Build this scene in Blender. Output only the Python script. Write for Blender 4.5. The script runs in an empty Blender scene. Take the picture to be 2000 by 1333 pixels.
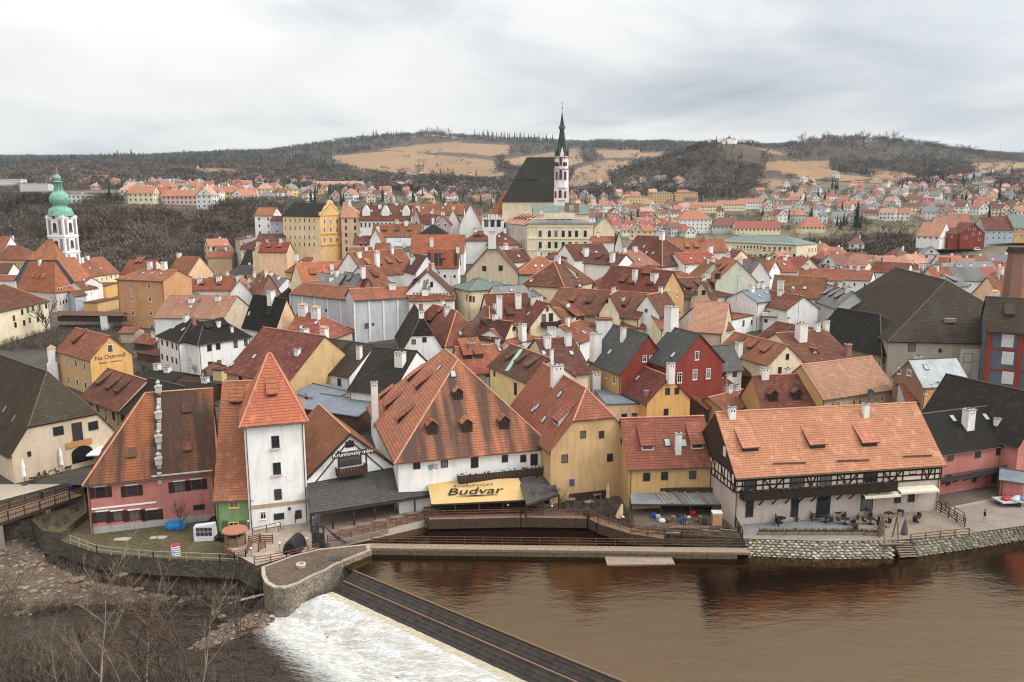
import bpy, bmesh, math, random
import numpy as np
from mathutils import Vector, Matrix, noise
R=math.radians
S=bpy.context.scene
COL=S.collection
# ---------------------------------------------------------------- camera
FPX=1555.56; CX,CY=1000.0,666.5; TH=R(10.25); CAMZ=44.0
cth,sth=math.cos(TH),math.sin(TH)
cam=bpy.data.cameras.new('camera'); cam.lens=28; cam.sensor_width=36; cam.clip_start=0.5; cam.clip_end=20000
co=bpy.data.objects.new('camera',cam); COL.objects.link(co); S.camera=co
co.location=(0,0,CAMZ); co.rotation_euler=(R(90)-TH,0,0)
# ---------------------------------------------------------------- world, sun, exposure
S.view_settings.view_transform='Standard'; S.view_settings.look='None'; S.view_settings.gamma=1
S.view_settings.exposure=0.07; S.view_settings.use_curve_mapping=False
S.render.engine='CYCLES'
S.cycles.max_bounces=6; S.cycles.diffuse_bounces=3; S.cycles.glossy_bounces=3; S.cycles.transparent_max_bounces=8
S.cycles.pixel_filter_type='BLACKMAN_HARRIS'; S.cycles.filter_width=1.1; S.cycles.volume_bounces=0; S.cycles.use_denoising=True
SUN_EL,SUN_AZ=40,100      # azimuth clockwise from +Y (view direction)
W=bpy.data.worlds.new('World'); S.world=W; W.use_nodes=True
def world():
    nt=W.node_tree; N=nt.nodes; L=nt.links; N.clear()
    out=N.new('ShaderNodeOutputWorld'); bg=N.new('ShaderNodeBackground'); bg.inputs['Strength'].default_value=0.1
    L.new(bg.outputs[0],out.inputs[0])
    sky=N.new('ShaderNodeTexSky'); sky.sky_type='NISHITA'; sky.sun_disc=False
    sky.sun_elevation=R(SUN_EL); sky.sun_rotation=R(SUN_AZ)
    tc=N.new('ShaderNodeTexCoord'); sp=N.new('ShaderNodeSeparateXYZ'); L.new(tc.outputs['Generated'],sp.inputs[0])
    def M(op,a,b=None,c=None):
        m=N.new('ShaderNodeMath'); m.operation=op
        for i,v in enumerate((a,b,c)):
            if v is None: continue
            if isinstance(v,(int,float)): m.inputs[i].default_value=v
            else: L.new(v,m.inputs[i])
        return m.outputs[0]
    zz=M('ADD',M('ABSOLUTE',sp.outputs[2]),0.16)
    cb=N.new('ShaderNodeCombineXYZ')
    L.new(M('DIVIDE',sp.outputs[0],zz),cb.inputs[0]); L.new(M('DIVIDE',sp.outputs[1],zz),cb.inputs[1])
    mp=N.new('ShaderNodeMapping'); mp.inputs['Location'].default_value=(3.1,7.7,0); mp.inputs['Scale'].default_value=(1.0,0.9,1)
    L.new(cb.outputs[0],mp.inputs[0])
    n1=N.new('ShaderNodeTexNoise'); n1.inputs['Scale'].default_value=1.0; n1.inputs['Detail'].default_value=7; n1.inputs['Roughness'].default_value=.52
    n1.inputs['Distortion'].default_value=.35
    L.new(mp.outputs[0],n1.inputs['Vector'])
    n2=N.new('ShaderNodeTexNoise'); n2.inputs['Scale'].default_value=.33; n2.inputs['Detail'].default_value=3
    L.new(mp.outputs[0],n2.inputs['Vector'])
    # cloud cover thickens slowly towards +X, and an overcast sky grows brighter overhead
    side=M('MULTIPLY_ADD',sp.outputs[0],0.10,0.0)
    v=M('ADD',M('ADD',M('MULTIPLY',n1.outputs[0],.72),M('MULTIPLY',n2.outputs[0],.45)),side)
    rp=N.new('ShaderNodeValToRGB'); e=rp.color_ramp.elements
    e[0].position=.46; e[0].color=(.90,.895,.88,1); e[1].position=.80; e[1].color=(.42,.46,.50,1)
    m=e.new(.57); m.color=(.80,.805,.80,1); m2=e.new(.655); m2.color=(.62,.65,.675,1)
    L.new(v,rp.inputs[0])
    sc=N.new('ShaderNodeVectorMath'); sc.operation='SCALE'
    # thin cloud glows broadly round the hidden sun
    dt=N.new('ShaderNodeVectorMath'); dt.operation='DOT_PRODUCT'; L.new(tc.outputs['Generated'],dt.inputs[0])
    dt.inputs[1].default_value=(math.sin(R(SUN_AZ))*math.cos(R(SUN_EL)),math.cos(R(SUN_AZ))*math.cos(R(SUN_EL)),math.sin(R(SUN_EL)))
    gl=M('MULTIPLY_ADD',M('POWER',M('MAXIMUM',dt.outputs['Value'],0.0),3.0),2.4,1.0)
    L.new(M('MULTIPLY',M('MULTIPLY_ADD',M('MAXIMUM',sp.outputs[2],0.0),14.0,8.6),gl),sc.inputs[3])
    L.new(rp.outputs[0],sc.inputs[0])
    mx=N.new('ShaderNodeMix'); mx.data_type='RGBA'; mx.inputs[0].default_value=.95
    L.new(sky.outputs[0],mx.inputs[6]); L.new(sc.outputs[0],mx.inputs[7]); L.new(mx.outputs[2],bg.inputs[0])
world()
sl=bpy.data.lights.new('sun','SUN'); sl.energy=1.5; sl.angle=R(12); sl.color=(1,.93,.84)
so=bpy.data.objects.new('sun',sl); COL.objects.link(so)
_d=Vector((math.sin(R(SUN_AZ))*math.cos(R(SUN_EL)),math.cos(R(SUN_AZ))*math.cos(R(SUN_EL)),math.sin(R(SUN_EL))))
so.rotation_euler=_d.to_track_quat('Z','Y').to_euler()
# ---------------------------------------------------------------- picture geometry -> places
def ray(px,py):
    a=(px-CX)/FPX; b=-(py-CY)/FPX
    return Vector((a,cth+b*sth,-sth+b*cth))
def P(px,py,z):
    d=ray(px,py); t=(z-CAMZ)/d.z
    return Vector((d.x*t,d.y*t,z))
def PY(px,py,Y):
    d=ray(px,py); t=Y/d.y
    return Vector((d.x*t,Y,CAMZ+d.z*t))
def proj(p):
    dz=p[2]-CAMZ; dep=p[1]*cth-dz*sth; v=p[1]*sth+dz*cth
    return (CX+FPX*p[0]/dep, CY-FPX*v/dep)
def zrow(y,py):
    b=-(py-CY)/FPX
    return CAMZ+y*(b*cth-sth)/(cth+b*sth)
# ground heights: rows of distance, columns of bearing (1000+F*x/y)
GC=[-1500,0,250,500,750,1000,1250,1500,1750,2000,3500]
GR={0:[2]*11,95:[2]*11,118:[2.2]*11,140:[2.5,2.5,2.5,3.5,4,4.5,4.5,4.5,4.5,4,4],
170:[3,3,3,4.5,7,8,8.5,8,7,6,6],200:[4,3,4,6,9.5,12,12.5,11.5,10,8,8],240:[4,4,4,7,13,17,16.5,14,11,9,9],
280:[5,5,5,7,15,20,18,12.5,10,9,9],330:[5,5,5,7,18,20,17,11,8,8,8],380:[5,4,4,5,14,19,13,8,8,9,10],
410:[7,7,7,8,10,17,10,8,9,13,14],440:[14,14,14,14,12,13,8,8,12,20,22],520:[34,36,38,35,20,12,10,11,16,23,26],
600:[40,42,43,41,31,18,14,15,20,28,30],700:[42,44,46,45,38,24,20,20,26,34,38],850:[46,48,50,49,44,32,28,30,36,44,50]}
for Y,pys in {1000:[385,378,372,372,380,395,392,388,385,380,375],1250:[370,362,352,358,368,378,375,370,362,360,355],
1500:[355,345,338,345,352,355,352,350,345,345,340],2000:[340,330,322,325,330,325,330,330,330,335,330],
2600:[325,318,312,308,298,300,305,303,300,318,320],3200:[312,312,314,302,277,279,286,288,292,308,310],
4000:[312,313,316,306,292,292,290,294,304,306,304],6500:[330,330,330,330,330,330,330,330,318,316,316]}.items():
    GR[Y]=[zrow(Y,p) for p in pys]
GY=sorted(GR); GA=np.array([GR[y] for y in GY]); GYa=np.array(GY,float); GCa=np.array(GC,float)
def sm(t): return t*t*(3-2*t)
BUMPS=[(1415,1450,150,170,66),(1690,2300,330,260,45),(850,3000,260,300,30),(640,2900,200,250,12),(1590,2200,160,200,18),(1250,2900,300,300,14)]
def gz(x,y):
    c=1000+FPX*x/max(y,1.0); c=min(max(c,GC[0]),GC[-1]); yy=min(max(y,0),6499)
    i=int(np.searchsorted(GYa,yy,'right'))-1; i=min(i,len(GY)-2)
    j=int(np.searchsorted(GCa,c,'right'))-1; j=min(j,len(GC)-2)
    ty=(yy-GY[i])/(GY[i+1]-GY[i]); tx=sm((c-GC[j])/(GC[j+1]-GC[j]))
    z=(GA[i,j]*(1-tx)+GA[i,j+1]*tx)*(1-ty)+(GA[i+1,j]*(1-tx)+GA[i+1,j+1]*tx)*ty
    if y>700:
        for (bp,by,sx,sy,h) in BUMPS:
            bx=(bp-1000)/FPX*by; q=((x-bx)/sx)**2+((y-by)/sy)**2
            if q<9: z+=h*math.exp(-q)
        k=min(1,(y-700)/1200); z+=k*noise.noise(Vector((x/170,y/210,1.3)))*9+k*noise.noise(Vector((x/60,y/80,4.3)))*2.5
    return z
def hit(px,py,y0=120,y1=6400):
    d=ray(px,py); y=y0; last=None
    while y<y1:
        t=y/d.y; z=CAMZ+d.z*t; g=gz(d.x*t,y)
        if z<=g:
            lo,hi=(last if last else y),y
            for _ in range(12):
                m=(lo+hi)/2; t=m/d.y
                if CAMZ+d.z*t<=gz(d.x*t,m): hi=m
                else: lo=m
            t=hi/d.y; return Vector((d.x*t,hi,CAMZ+d.z*t))
        last=y; y*=1.012
    return None
# ---------------------------------------------------------------- materials
MATS={}
class NT:
    def __init__(s,name):
        m=bpy.data.materials.new(name); m.use_nodes=True; s.m=m; s.nt=m.node_tree; s.N=s.nt.nodes; s.L=s.nt.links
        s.N.clear(); s.out=s.N.new('ShaderNodeOutputMaterial'); s.b=s.N.new('ShaderNodeBsdfPrincipled'); s.L.new(s.b.outputs[0],s.out.inputs[0]); s.b.inputs['Specular IOR Level'].default_value=.12
    def n(s,t,**kw):
        x=s.N.new(t)
        for k,v in kw.items():
            if k.startswith('_'): setattr(x,k[1:],v)
            else: x.inputs[k.replace('__',' ')].default_value=v
        return x
    def l(s,a,b): s.L.new(a,b)
    def mix(s,f,a,b,mode='MIX'):
        x=s.N.new('ShaderNodeMix'); x.data_type='RGBA'; x.blend_type=mode
        for i,v in ((0,f),(6,a),(7,b)):
            if isinstance(v,(int,float)): x.inputs[i].default_value=v
            elif isinstance(v,tuple): x.inputs[i].default_value=(*v[:3],1)
            else: s.L.new(v,x.inputs[i])
        return x.outputs[2]
    def ramp(s,f,p0,c0,p1,c1):
        x=s.N.new('ShaderNodeValToRGB'); e=x.color_ramp.elements
        e[0].position=p0; e[0].color=(c0,c0,c0,1) if isinstance(c0,(int,float)) else (*c0,1)
        e[1].position=p1; e[1].color=(c1,c1,c1,1) if isinstance(c1,(int,float)) else (*c1,1)
        s.L.new(f,x.inputs[0]); return x.outputs[0]
    def math(s,op,a,b=0.0,c=0.0):
        x=s.N.new('ShaderNodeMath'); x.operation=op
        for i,v in enumerate((a,b,c)):
            if isinstance(v,(int,float)): x.inputs[i].default_value=v
            else: s.L.new(v,x.inputs[i])
        return x.outputs[0]
    def coords(s,kind='Object',scale=(1,1,1),rot=(0,0,0)):
        if kind=='Pos': o=s.n('ShaderNodeNewGeometry').outputs['Position']
        else: o=s.n('ShaderNodeTexCoord').outputs[kind]
        mp=s.n('ShaderNodeMapping'); mp.inputs['Scale'].default_value=scale; mp.inputs['Rotation'].default_value=rot; s.l(o,mp.inputs[0]); return mp.outputs[0]
    def noise(s,vec,scale,detail=5,rough=.55,dist=0):
        x=s.n('ShaderNodeTexNoise'); x.inputs['Scale'].default_value=scale; x.inputs['Detail'].default_value=detail
        x.inputs['Roughness'].default_value=rough; x.inputs['Distortion'].default_value=dist; s.l(vec,x.inputs['Vector']); return x.outputs[0]
    def bump(s,h,strength=.4,dist=.05):
        x=s.n('ShaderNodeBump',Strength=strength,Distance=dist); s.l(h,x.inputs['Height']); s.l(x.outputs[0],s.b.inputs['Normal'])
def plaster(col,dirt=.35,name='plaster'):
    key=('pl',col,dirt)
    if key in MATS: return MATS[key]
    t=NT(name); v=t.coords('Pos')
    n1=t.noise(v,.35,6,.6); n2=t.noise(t.coords('Pos',(1.6,1.6,.22)),1.0,5,.6); n3=t.noise(v,6,4,.6)
    c=t.mix(t.ramp(n1,.35,0,.75,dirt*.75),col,tuple(x*.70*f for x,f in zip(col,(1,.93,.84))))
    c=t.mix(t.ramp(n2,.48,0,.8,dirt*.9),c,tuple(x*.48*f for x,f in zip(col,(1,.95,.88))))
    n4=t.noise(v,.16,3,.5); c=t.mix(t.ramp(n4,.56,0,.60,dirt*.45),c,tuple(min(1,x*1.12+.02) for x in col)); n5=t.noise(t.coords('Pos',(.9,.9,.5)),1.3,7,.75,.4); c=t.mix(t.ramp(n5,.58,0,.68,dirt*.8),c,tuple(x*.42*f for x,f in zip(col,(1,.92,.82))))
    c=t.mix(t.ramp(n3,.3,.10*dirt,.7,0),c,(.12,.1,.08))
    t.l(c,t.b.inputs['Base Color']); t.b.inputs['Roughness'].default_value=.92; t.bump(n3,.25,.03)
    MATS[key]=t.m; return t.m
def flat(name,col,rough=.7,metal=0,var=.15,scale=3.0,bump=.2):
    key=('fl',name,col,rough)
    if key in MATS: return MATS[key]
    t=NT(name); n=t.noise(t.coords('Pos'),scale,5,.6)
    c=t.mix(t.ramp(n,.3,0,.75,1),tuple(x*(1-var) for x in col),tuple(min(1,x*(1+var)) for x in col))
    t.l(c,t.b.inputs['Base Color']); t.b.inputs['Roughness'].default_value=rough; t.b.inputs['Metallic'].default_value=metal
    if bump: t.bump(n,bump,.02)
    MATS[key]=t.m; return t.m
def roofm(col,stain=(.10,.065,.05),amt=.5,row=.40,wid=.2,patch=.4,lite=None,name='roof_tiles'):
    key=('rf',col,stain,amt,row,lite)
    if key in MATS: return MATS[key]
    t=NT(name); uv=t.n('ShaderNodeUVMap').outputs[0]
    br=t.n('ShaderNodeTexBrick',Scale=1.0); br.inputs['Brick Width'].default_value=wid; br.inputs['Row Height'].default_value=row
    br.inputs['Mortar Size'].default_value=.022; br.inputs['Mortar Smooth'].default_value=.4; br.inputs['Bias'].default_value=0
    br.inputs['Color1'].default_value=(*[min(1,x*1.08) for x in col],1); br.inputs['Color2'].default_value=(*[x*.9 for x in col],1)
    br.inputs['Mortar'].default_value=(*[x*.55 for x in col],1); t.l(uv,br.inputs['Vector'])
    sv=t.n('ShaderNodeSeparateXYZ'); t.l(uv,sv.inputs[0])
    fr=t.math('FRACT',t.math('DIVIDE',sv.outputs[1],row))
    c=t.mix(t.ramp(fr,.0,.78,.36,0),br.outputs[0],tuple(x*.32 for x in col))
    pos=t.coords('Pos')
    big=t.noise(pos,.16,5,.6); mid=t.noise(pos,.9,6,.65)
    mp=t.n('ShaderNodeMapping'); mp.inputs['Scale'].default_value=(.55,.045,1); t.l(uv,mp.inputs[0])
    oi=t.n('ShaderNodeObjectInfo'); av=t.n('ShaderNodeVectorMath',_operation='ADD'); t.l(mp.outputs[0],av.inputs[0])
    cb=t.n('ShaderNodeCombineXYZ'); rr=t.math('MULTIPLY',oi.outputs['Random'],57.0)
    t.l(rr,cb.inputs[0]); t.l(rr,cb.inputs[2]); t.l(cb.outputs[0],av.inputs[1])
    st=t.noise(av.outputs[0],1.0,4,.5,.1)
    mo=t.noise(pos,2.6,6,.7)
    c=t.mix(t.ramp(big,.42,0,.62,patch),c,tuple(x*.52 for x in col))
    c=t.mix(t.ramp(mid,.52,0,.70,.55),c,lite if lite else tuple(min(1,x*1.35+.02) for x in col))
    lo=.62-.20*amt; sv_=t.math('ADD',t.math('MULTIPLY',st,.82),t.math('MULTIPLY',mid,.18))
    c=t.mix(t.math('MULTIPLY',t.ramp(sv_,lo,0,lo+.17,1),min(.93,.55+.3*amt)),c,stain)
    c=t.mix(t.ramp(mo,.48,0,.74,.4*patch+.12),c,tuple(x*.45 for x in stain))
    # every tile keeps its own tone
    hs=t.n('ShaderNodeHueSaturation'); t.l(c,hs.inputs['Color'])
    t.l(t.math('MULTIPLY_ADD',oi.outputs['Random'],.02,.492),hs.inputs['Hue'])
    t.l(t.math('MULTIPLY_ADD',t.math('FRACT',t.math('MULTIPLY',oi.outputs['Random'],7.31)),.5,.74),hs.inputs['Value'])
    hs.inputs['Saturation'].default_value=.96
    t.l(hs.outputs[0],t.b.inputs['Base Color']); t.b.inputs['Roughness'].default_value=.85
    h=t.math('ADD',t.math('MULTIPLY',fr,-1.0),t.math('MULTIPLY',mid,.8))
    t.bump(h,.7,.05)
    MATS[key]=t.m; return t.m
def sheetroof(col,name='metal_sheet'):
    key=('sh',col)
    if key in MATS: return MATS[key]
    t=NT(name); uv=t.n('ShaderNodeUVMap').outputs[0]; sv=t.n('ShaderNodeSeparateXYZ'); t.l(uv,sv.inputs[0])
    fr=t.math('FRACT',t.math('DIVIDE',sv.outputs[0],.7)); n=t.noise(t.coords('Pos'),.5,6,.65)
    c=t.mix(t.ramp(n,.35,0,.7,.8),col,tuple(x*.6 for x in col)); c=t.mix(t.ramp(fr,.0,.6,.1,0),c,tuple(x*.45 for x in col))
    n2=t.noise(t.coords('Pos'),2.2,5,.7); c=t.mix(t.ramp(n2,.55,0,.75,.5),c,tuple(min(1,x*1.4+.03) for x in col))
    t.l(c,t.b.inputs['Base Color']); t.b.inputs['Roughness'].default_value=.6; t.b.inputs['Metallic'].default_value=.0
    t.bump(t.ramp(fr,0,1,.12,0),.5,.04); MATS[key]=t.m; return t.m
def glassm(col=(.02,.022,.025),name='window_glass',rough=.08):
    key=('gl',col)
    if key in MATS: return MATS[key]
    t=NT(name); t.b.inputs['Base Color'].default_value=(*col,1); t.b.inputs['Roughness'].default_value=rough; t.b.inputs['IOR'].default_value=1.5; t.b.inputs['Specular IOR Level'].default_value=.5
    oi=t.n('ShaderNodeObjectInfo'); t.l(t.mix(t.ramp(oi.outputs['Random'],.55,0,1.0,.55),col,(.30,.28,.25)),t.b.inputs['Base Color'])
    n=t.noise(t.coords('Pos'),.8,2); t.bump(n,.05,.1); MATS[key]=t.m; return t.m
WALL={'white':(.80,.785,.75),'cream':(.78,.66,.46),'yellow':(.56,.355,.16),'ochre':(.56,.37,.185),'peach':(.76,.52,.33),
'orange':(.56,.30,.15),'pink':(.46,.18,.155),'red':(.25,.052,.036),'green':(.22,.33,.15),'beige':(.58,.47,.34),'grey':(.52,.53,.54),
'pgrey':(.62,.55,.50),'blue':(.42,.46,.52),'palegreen':(.66,.68,.55),'brick':(.30,.17,.13),'wood':(.10,.055,.035),'stone':(.36,.31,.25),
'slate':(.10,.12,.15),'tan':(.52,.38,.24),'rose':(.46,.385,.34),'oyellow':(.72,.42,.15),'lemon':(.72,.58,.28),'creamb':(.76,.60,.36),'ogold':(.68,.43,.19)}
ROOF={'orange':dict(col=(.31,.10,.05),amt=.45,patch=.6),'bright':dict(col=(.40,.12,.055),amt=.2,patch=.35),
'salmon':dict(col=(.40,.185,.12),amt=.3,patch=.4),'brown':dict(col=(.17,.055,.034),amt=.55,patch=.7,lite=(.31,.125,.075)),
'rust':(dict(col=(.22,.068,.037),amt=.55,patch=.7,lite=(.38,.15,.085))),'red':dict(col=(.28,.065,.036),amt=.35,patch=.5),
'streak':dict(col=(.36,.095,.045),stain=(.06,.038,.03),amt=1.25,patch=.1),'deep':dict(col=(.11,.04,.028),amt=.55,patch=.6,lite=(.22,.09,.06)),
'dark':dict(col=(.036,.031,.026),stain=(.02,.018,.016),amt=.5,patch=.5,lite=(.055,.048,.04)),
'black':dict(col=(.026,.021,.016),stain=(.013,.011,.009),amt=.4,patch=.4,lite=(.048,.039,.03)),
'moss':dict(col=(.050,.032,.019),stain=(.024,.018,.011),amt=.5,patch=.6,lite=(.068,.050,.030)),
'mossbrown':dict(col=(.056,.039,.026),stain=(.05,.045,.03),amt=.6,patch=.5,lite=(.085,.065,.045)),
'slate':dict(col=(.10,.097,.09),stain=(.07,.07,.065),amt=.5,patch=.4,lite=(.19,.185,.17)),
'grey':dict(col=(.22,.21,.20),stain=(.11,.10,.09),amt=.4,patch=.4,lite=(.3,.29,.28)),
'mill':dict(col=(.34,.115,.068),amt=.22,patch=.3,row=.5,wid=.25,lite=(.52,.22,.13)),
'millfront':dict(col=(.34,.105,.055),stain=(.06,.038,.03),amt=1.25,patch=.1,row=.42),
'tilered':dict(col=(.29,.092,.055),amt=.15,patch=.25),'hotel':dict(col=(.42,.155,.09),amt=.12,patch=.2,row=.34,lite=(.58,.27,.17))}
def wallm(k): return plaster(WALL[k],.5 if k in('white','grey','pgrey') else .65,name='wall_plaster') if isinstance(k,str) else k
def roofk(k):
    if not isinstance(k,str): return k
    if k=='copper': return sheetroof((.15,.195,.165),'copper_sheet')
    if k=='zinc': return sheetroof((.17,.19,.21),'zinc_sheet')
    if k=='lgrey': return sheetroof((.36,.38,.38),'zinc_sheet')
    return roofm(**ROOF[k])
GLASS=glassm(); WHITE=flat('white_paint',(.72,.70,.66),.6,var=.06); BROWNP=flat('brown_paint',(.07,.035,.022),.6); DARKW=flat('dark_wood',(.055,.034,.024),.75,var=.3)
WOOD=flat('weathered_wood',(.20,.13,.085),.8,var=.3); OLDWOOD=flat('grey_wood',(.26,.20,.15),.85,var=.3); METAL=flat('dark_metal',(.05,.05,.05),.5)
CHIMW=plaster((.74,.72,.68),.55,'chimney_plaster'); CHIMB=plaster((.30,.15,.11),.5,'chimney_brick'); CAPM=flat('chimney_cap',(.30,.27,.25),.9)
RIDGE=flat('ridge_tile',(.50,.24,.15),.85,var=.25,scale=2); RIDGED=flat('dark_ridge',(.10,.085,.07),.85)
# ---------------------------------------------------------------- mesh builder
class MB:
    def __init__(s): s.v=[]; s.f=[]; s.uv=[]; s.mi=[]
    def face(s,pts,m=0,uvs=None):
        b=len(s.v); s.v+= [tuple(p) for p in pts]; s.f.append(tuple(range(b,b+len(pts)))); s.mi.append(m); s.uv.append(uvs if uvs else [(0,0)]*len(pts))
    def poly(s,verts,faces,m=0):
        b=len(s.v); s.v+=[tuple(p) for p in verts]
        for f in faces: s.f.append(tuple(i+b for i in f)); s.mi.append(m); s.uv.append([(0,0)]*len(f))
    def box(s,x0,x1,y0,y1,z0,z1,m=0):
        s.poly([(x0,y0,z0),(x1,y0,z0),(x1,y1,z0),(x0,y1,z0),(x0,y0,z1),(x1,y0,z1),(x1,y1,z1),(x0,y1,z1)],
               [(0,3,2,1),(4,5,6,7),(0,1,5,4),(1,2,6,5),(2,3,7,6),(3,0,4,7)],m)
    def tube(s,p0,p1,r0,r1=None,n=6,m=0):
        r1=r0 if r1 is None else r1; p0=Vector(p0); p1=Vector(p1); d=(p1-p0)
        if d.length<1e-6: return
        d.normalize(); a=d.orthogonal().normalized(); b=d.cross(a)
        vs=[]
        for k in range(n):
            w=2*math.pi*k/n; o=a*math.cos(w)+b*math.sin(w); vs.append(p0+o*r0)
        for k in range(n):
            w=2*math.pi*k/n; o=a*math.cos(w)+b*math.sin(w); vs.append(p1+o*r1)
        s.poly(vs,[(k,(k+1)%n,n+(k+1)%n,n+k) for k in range(n)]+[tuple(range(n-1,-1,-1)),tuple(range(n,2*n))],m)
    def beam(s,p0,p1,w,h,m=0,up=(0,0,1)):
        p0=Vector(p0); p1=Vector(p1); d=(p1-p0).normalized(); u=Vector(up); sd=d.cross(u)
        if sd.length<1e-4: sd=d.cross(Vector((1,0,0)))
        sd.normalize(); u=sd.cross(d)
        vs=[]
        for q in (p0,p1):
            for (i,j) in ((-1,-1),(1,-1),(1,1),(-1,1)): vs.append(q+sd*(i*w/2)+u*(j*h/2))
        s.poly(vs,[(3,2,1,0),(4,5,6,7),(0,1,5,4),(1,2,6,5),(2,3,7,6),(3,0,4,7)],m)
    def lathe(s,prof,n=12,m=0,cx=0,cy=0,capb=False):
        b=len(s.v); k=len(prof)
        for (r,z) in prof:
            for i in range(n):
                w=2*math.pi*(i+.5)/n; s.v.append((cx+r*math.cos(w),cy+r*math.sin(w),z))
        for j in range(k-1):
            for i in range(n):
                a=b+j*n+i; c=b+j*n+(i+1)%n; s.f.append((a,c,c+n,a+n)); s.mi.append(m); s.uv.append([(0,0)]*4)
    def prism(s,poly,z0,z1,m=0,top=None):
        n=len(poly); vs=[(p[0],p[1],z0) for p in poly]+[(p[0],p[1],z1) for p in poly]
        s.poly(vs,[(k,(k+1)%n,n+(k+1)%n,n+k) for k in range(n)],m)
        s.poly(vs[:n],[tuple(range(n-1,-1,-1))],m); s.poly(vs[n:],[tuple(range(n))],m if top is None else top)
    def mesh(s,name,mats):
        me=bpy.data.meshes.new(name); me.from_pydata(s.v,[],s.f)
        for m in mats: me.materials.append(m)
        me.polygons.foreach_set('material_index',s.mi)
        if any(any(u!=(0,0) for u in q) for q in s.uv):
            l=me.uv_layers.new(name='UVMap'); l.data.foreach_set('uv',[c for q in s.uv for u in q for c in u])
        me.update(); return me
    def build(s,name,mats,parent=None,loc=None):
        if not isinstance(mats,(list,tuple)): mats=[mats]
        return link(name,s.mesh(name,mats),parent,loc)
def link(name,me,parent=None,loc=None):
    o=bpy.data.objects.new(name,me); COL.objects.link(o)
    if parent: o.parent=parent
    if loc is not None: o.location=loc
    return o
def smooth(o):
    me=o.data; me.polygons.foreach_set('use_smooth',[True]*len(me.polygons))
def tag(o,label,cat,group=None,kind=None):
    if label: o['label']=label
    if cat: o['category']=cat
    if group: o['group']=group
    if kind: o['kind']=kind
    return o
def empty(name,loc=(0,0,0),rz=0):
    o=bpy.data.objects.new(name,None); COL.objects.link(o); o.location=loc; o.rotation_euler=(0,0,rz); o.empty_display_size=.5; return o
def copy_tree(o,parent=None):
    c=o.copy(); COL.objects.link(c); c.parent=parent
    for ch in list(o.children): copy_tree(ch,c)
    return c
def struct(o): o['kind']='structure'; return o
# ---------------------------------------------------------------- windows
WMESH={}
def wmesh(w,h,style):
    k=(round(w,2),round(h,2),style)
    if k in WMESH: return WMESH[k]
    a=MB(); t=.10 if style!='n' else .05; d=.06
    fr={'w':WHITE,'b':BROWNP,'d':METAL,'y':flat('yellow_paint',(.75,.55,.12),.6),'n':METAL,'u':flat('blue_paint',(.10,.15,.28),.6),'o':flat('cream_paint',(.7,.6,.42),.6)}[style]
    x=w/2; z=h/2
    for (x0,x1,z0,z1) in ((-x,x,z-t,z),(-x,x,-z,-z+t),(-x,-x+t,-z+t,z-t),(x-t,x,-z+t,z-t)): a.box(x0,x1,-d,.02,z0,z1)
    if style!='n' and w>.5:
        a.box(-.025,.025,-d+.02,.0,-z+t,z-t); a.box(-x+t,-.025,-d+.02,0,.18*h,.18*h+.05); a.box(.025,x-t,-d+.02,0,.18*h,.18*h+.05)
    if style in 'wyo' : a.box(-x-.06,x+.06,-.14,.02,-z-.07,-z)
    fm=a.mesh('window',[fr]); b=MB(); b.box(-x+t*.5,x-t*.5,-.015,.0,-z+t*.5,z-t*.5); pm=b.mesh('pane',[GLASS])
    WMESH[k]=(fm,pm); return WMESH[k]
FAR={}
def fmesh(w,h):
    k=(round(w,1),round(h,1))
    if k not in FAR:
        a=MB(); x=w/2; z=h/2; a.box(-x,x,-.05,.02,-z,z,0); a.box(-x+.12,x-.12,-.07,-.045,-z+.12,z-.12,1); FAR[k]=a.mesh('window',[WHITE,GLASS])
    return FAR[k]
# ---------------------------------------------------------------- houses
HOUSES=[]
YT={'long cream palace':(438,404),'small orange roofed pavilion':393,'tall greenish white':205,'weathered white firewall':212,'left shoulder':214,'very big beige':213,'terracotta':(246,240),'big cream neo':296,'grey white wing with arc':(325,299),'green copper roof behind':325,'cream gable end with copper':300,'low crenellated white house':285,'narrow white pointed gable':285,
'white crenellated house with three':318,'steep red roofs':326,'second steep red':330,'yellow Jesuit':(334,324),'pink town house':332,'white renaissance row':330,'long orange roofs right':335,'ornate pink step gabled house in the square, left':322,
'ornate pink step gabled house in the square, right':318,'brown roof between the two':322,'orange roofs in a row':300,'charcoal pyramid':300,'orange gabled house front':292,'low cream house with two dark':300,'grey workshop':284,'grey shed roof':276,'orange little roofs':276,
'white tall house left of the y':345,'narrow pale blue house':338,'pink hotel with':(400,388),'cream hotel gable':386,'maroon roofed row at the foot of the college, upper':330,'maroon roofed row at the foot of the college, lower':310,'pale yellow house with curved':318,
'great church nave':402,'orange choir':408,'brick side roof':392,'orange hipped roof below the cren':302,'brown hipped roof below the cren':294,'peach house corner':282,'second bright red':272,
'white house with orange roof, first':(440,430),'cream house with pale roof, second':440,'low dark red wing':432,'blue grey house':436,'yellow house with green roof at':436,'pale green gable behind':455,'dark red gabled':430,
'long roof with many attic':292,'huge maroon':(266,250),'slate clad gable':(297,293),'pink white house with orange pyramid':(280,272),'big white gable with brown roof at the left':345,'brown roofed house with yellow':335,'brown roofed cottage with dark':322,'white cottage wall':312}
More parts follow.
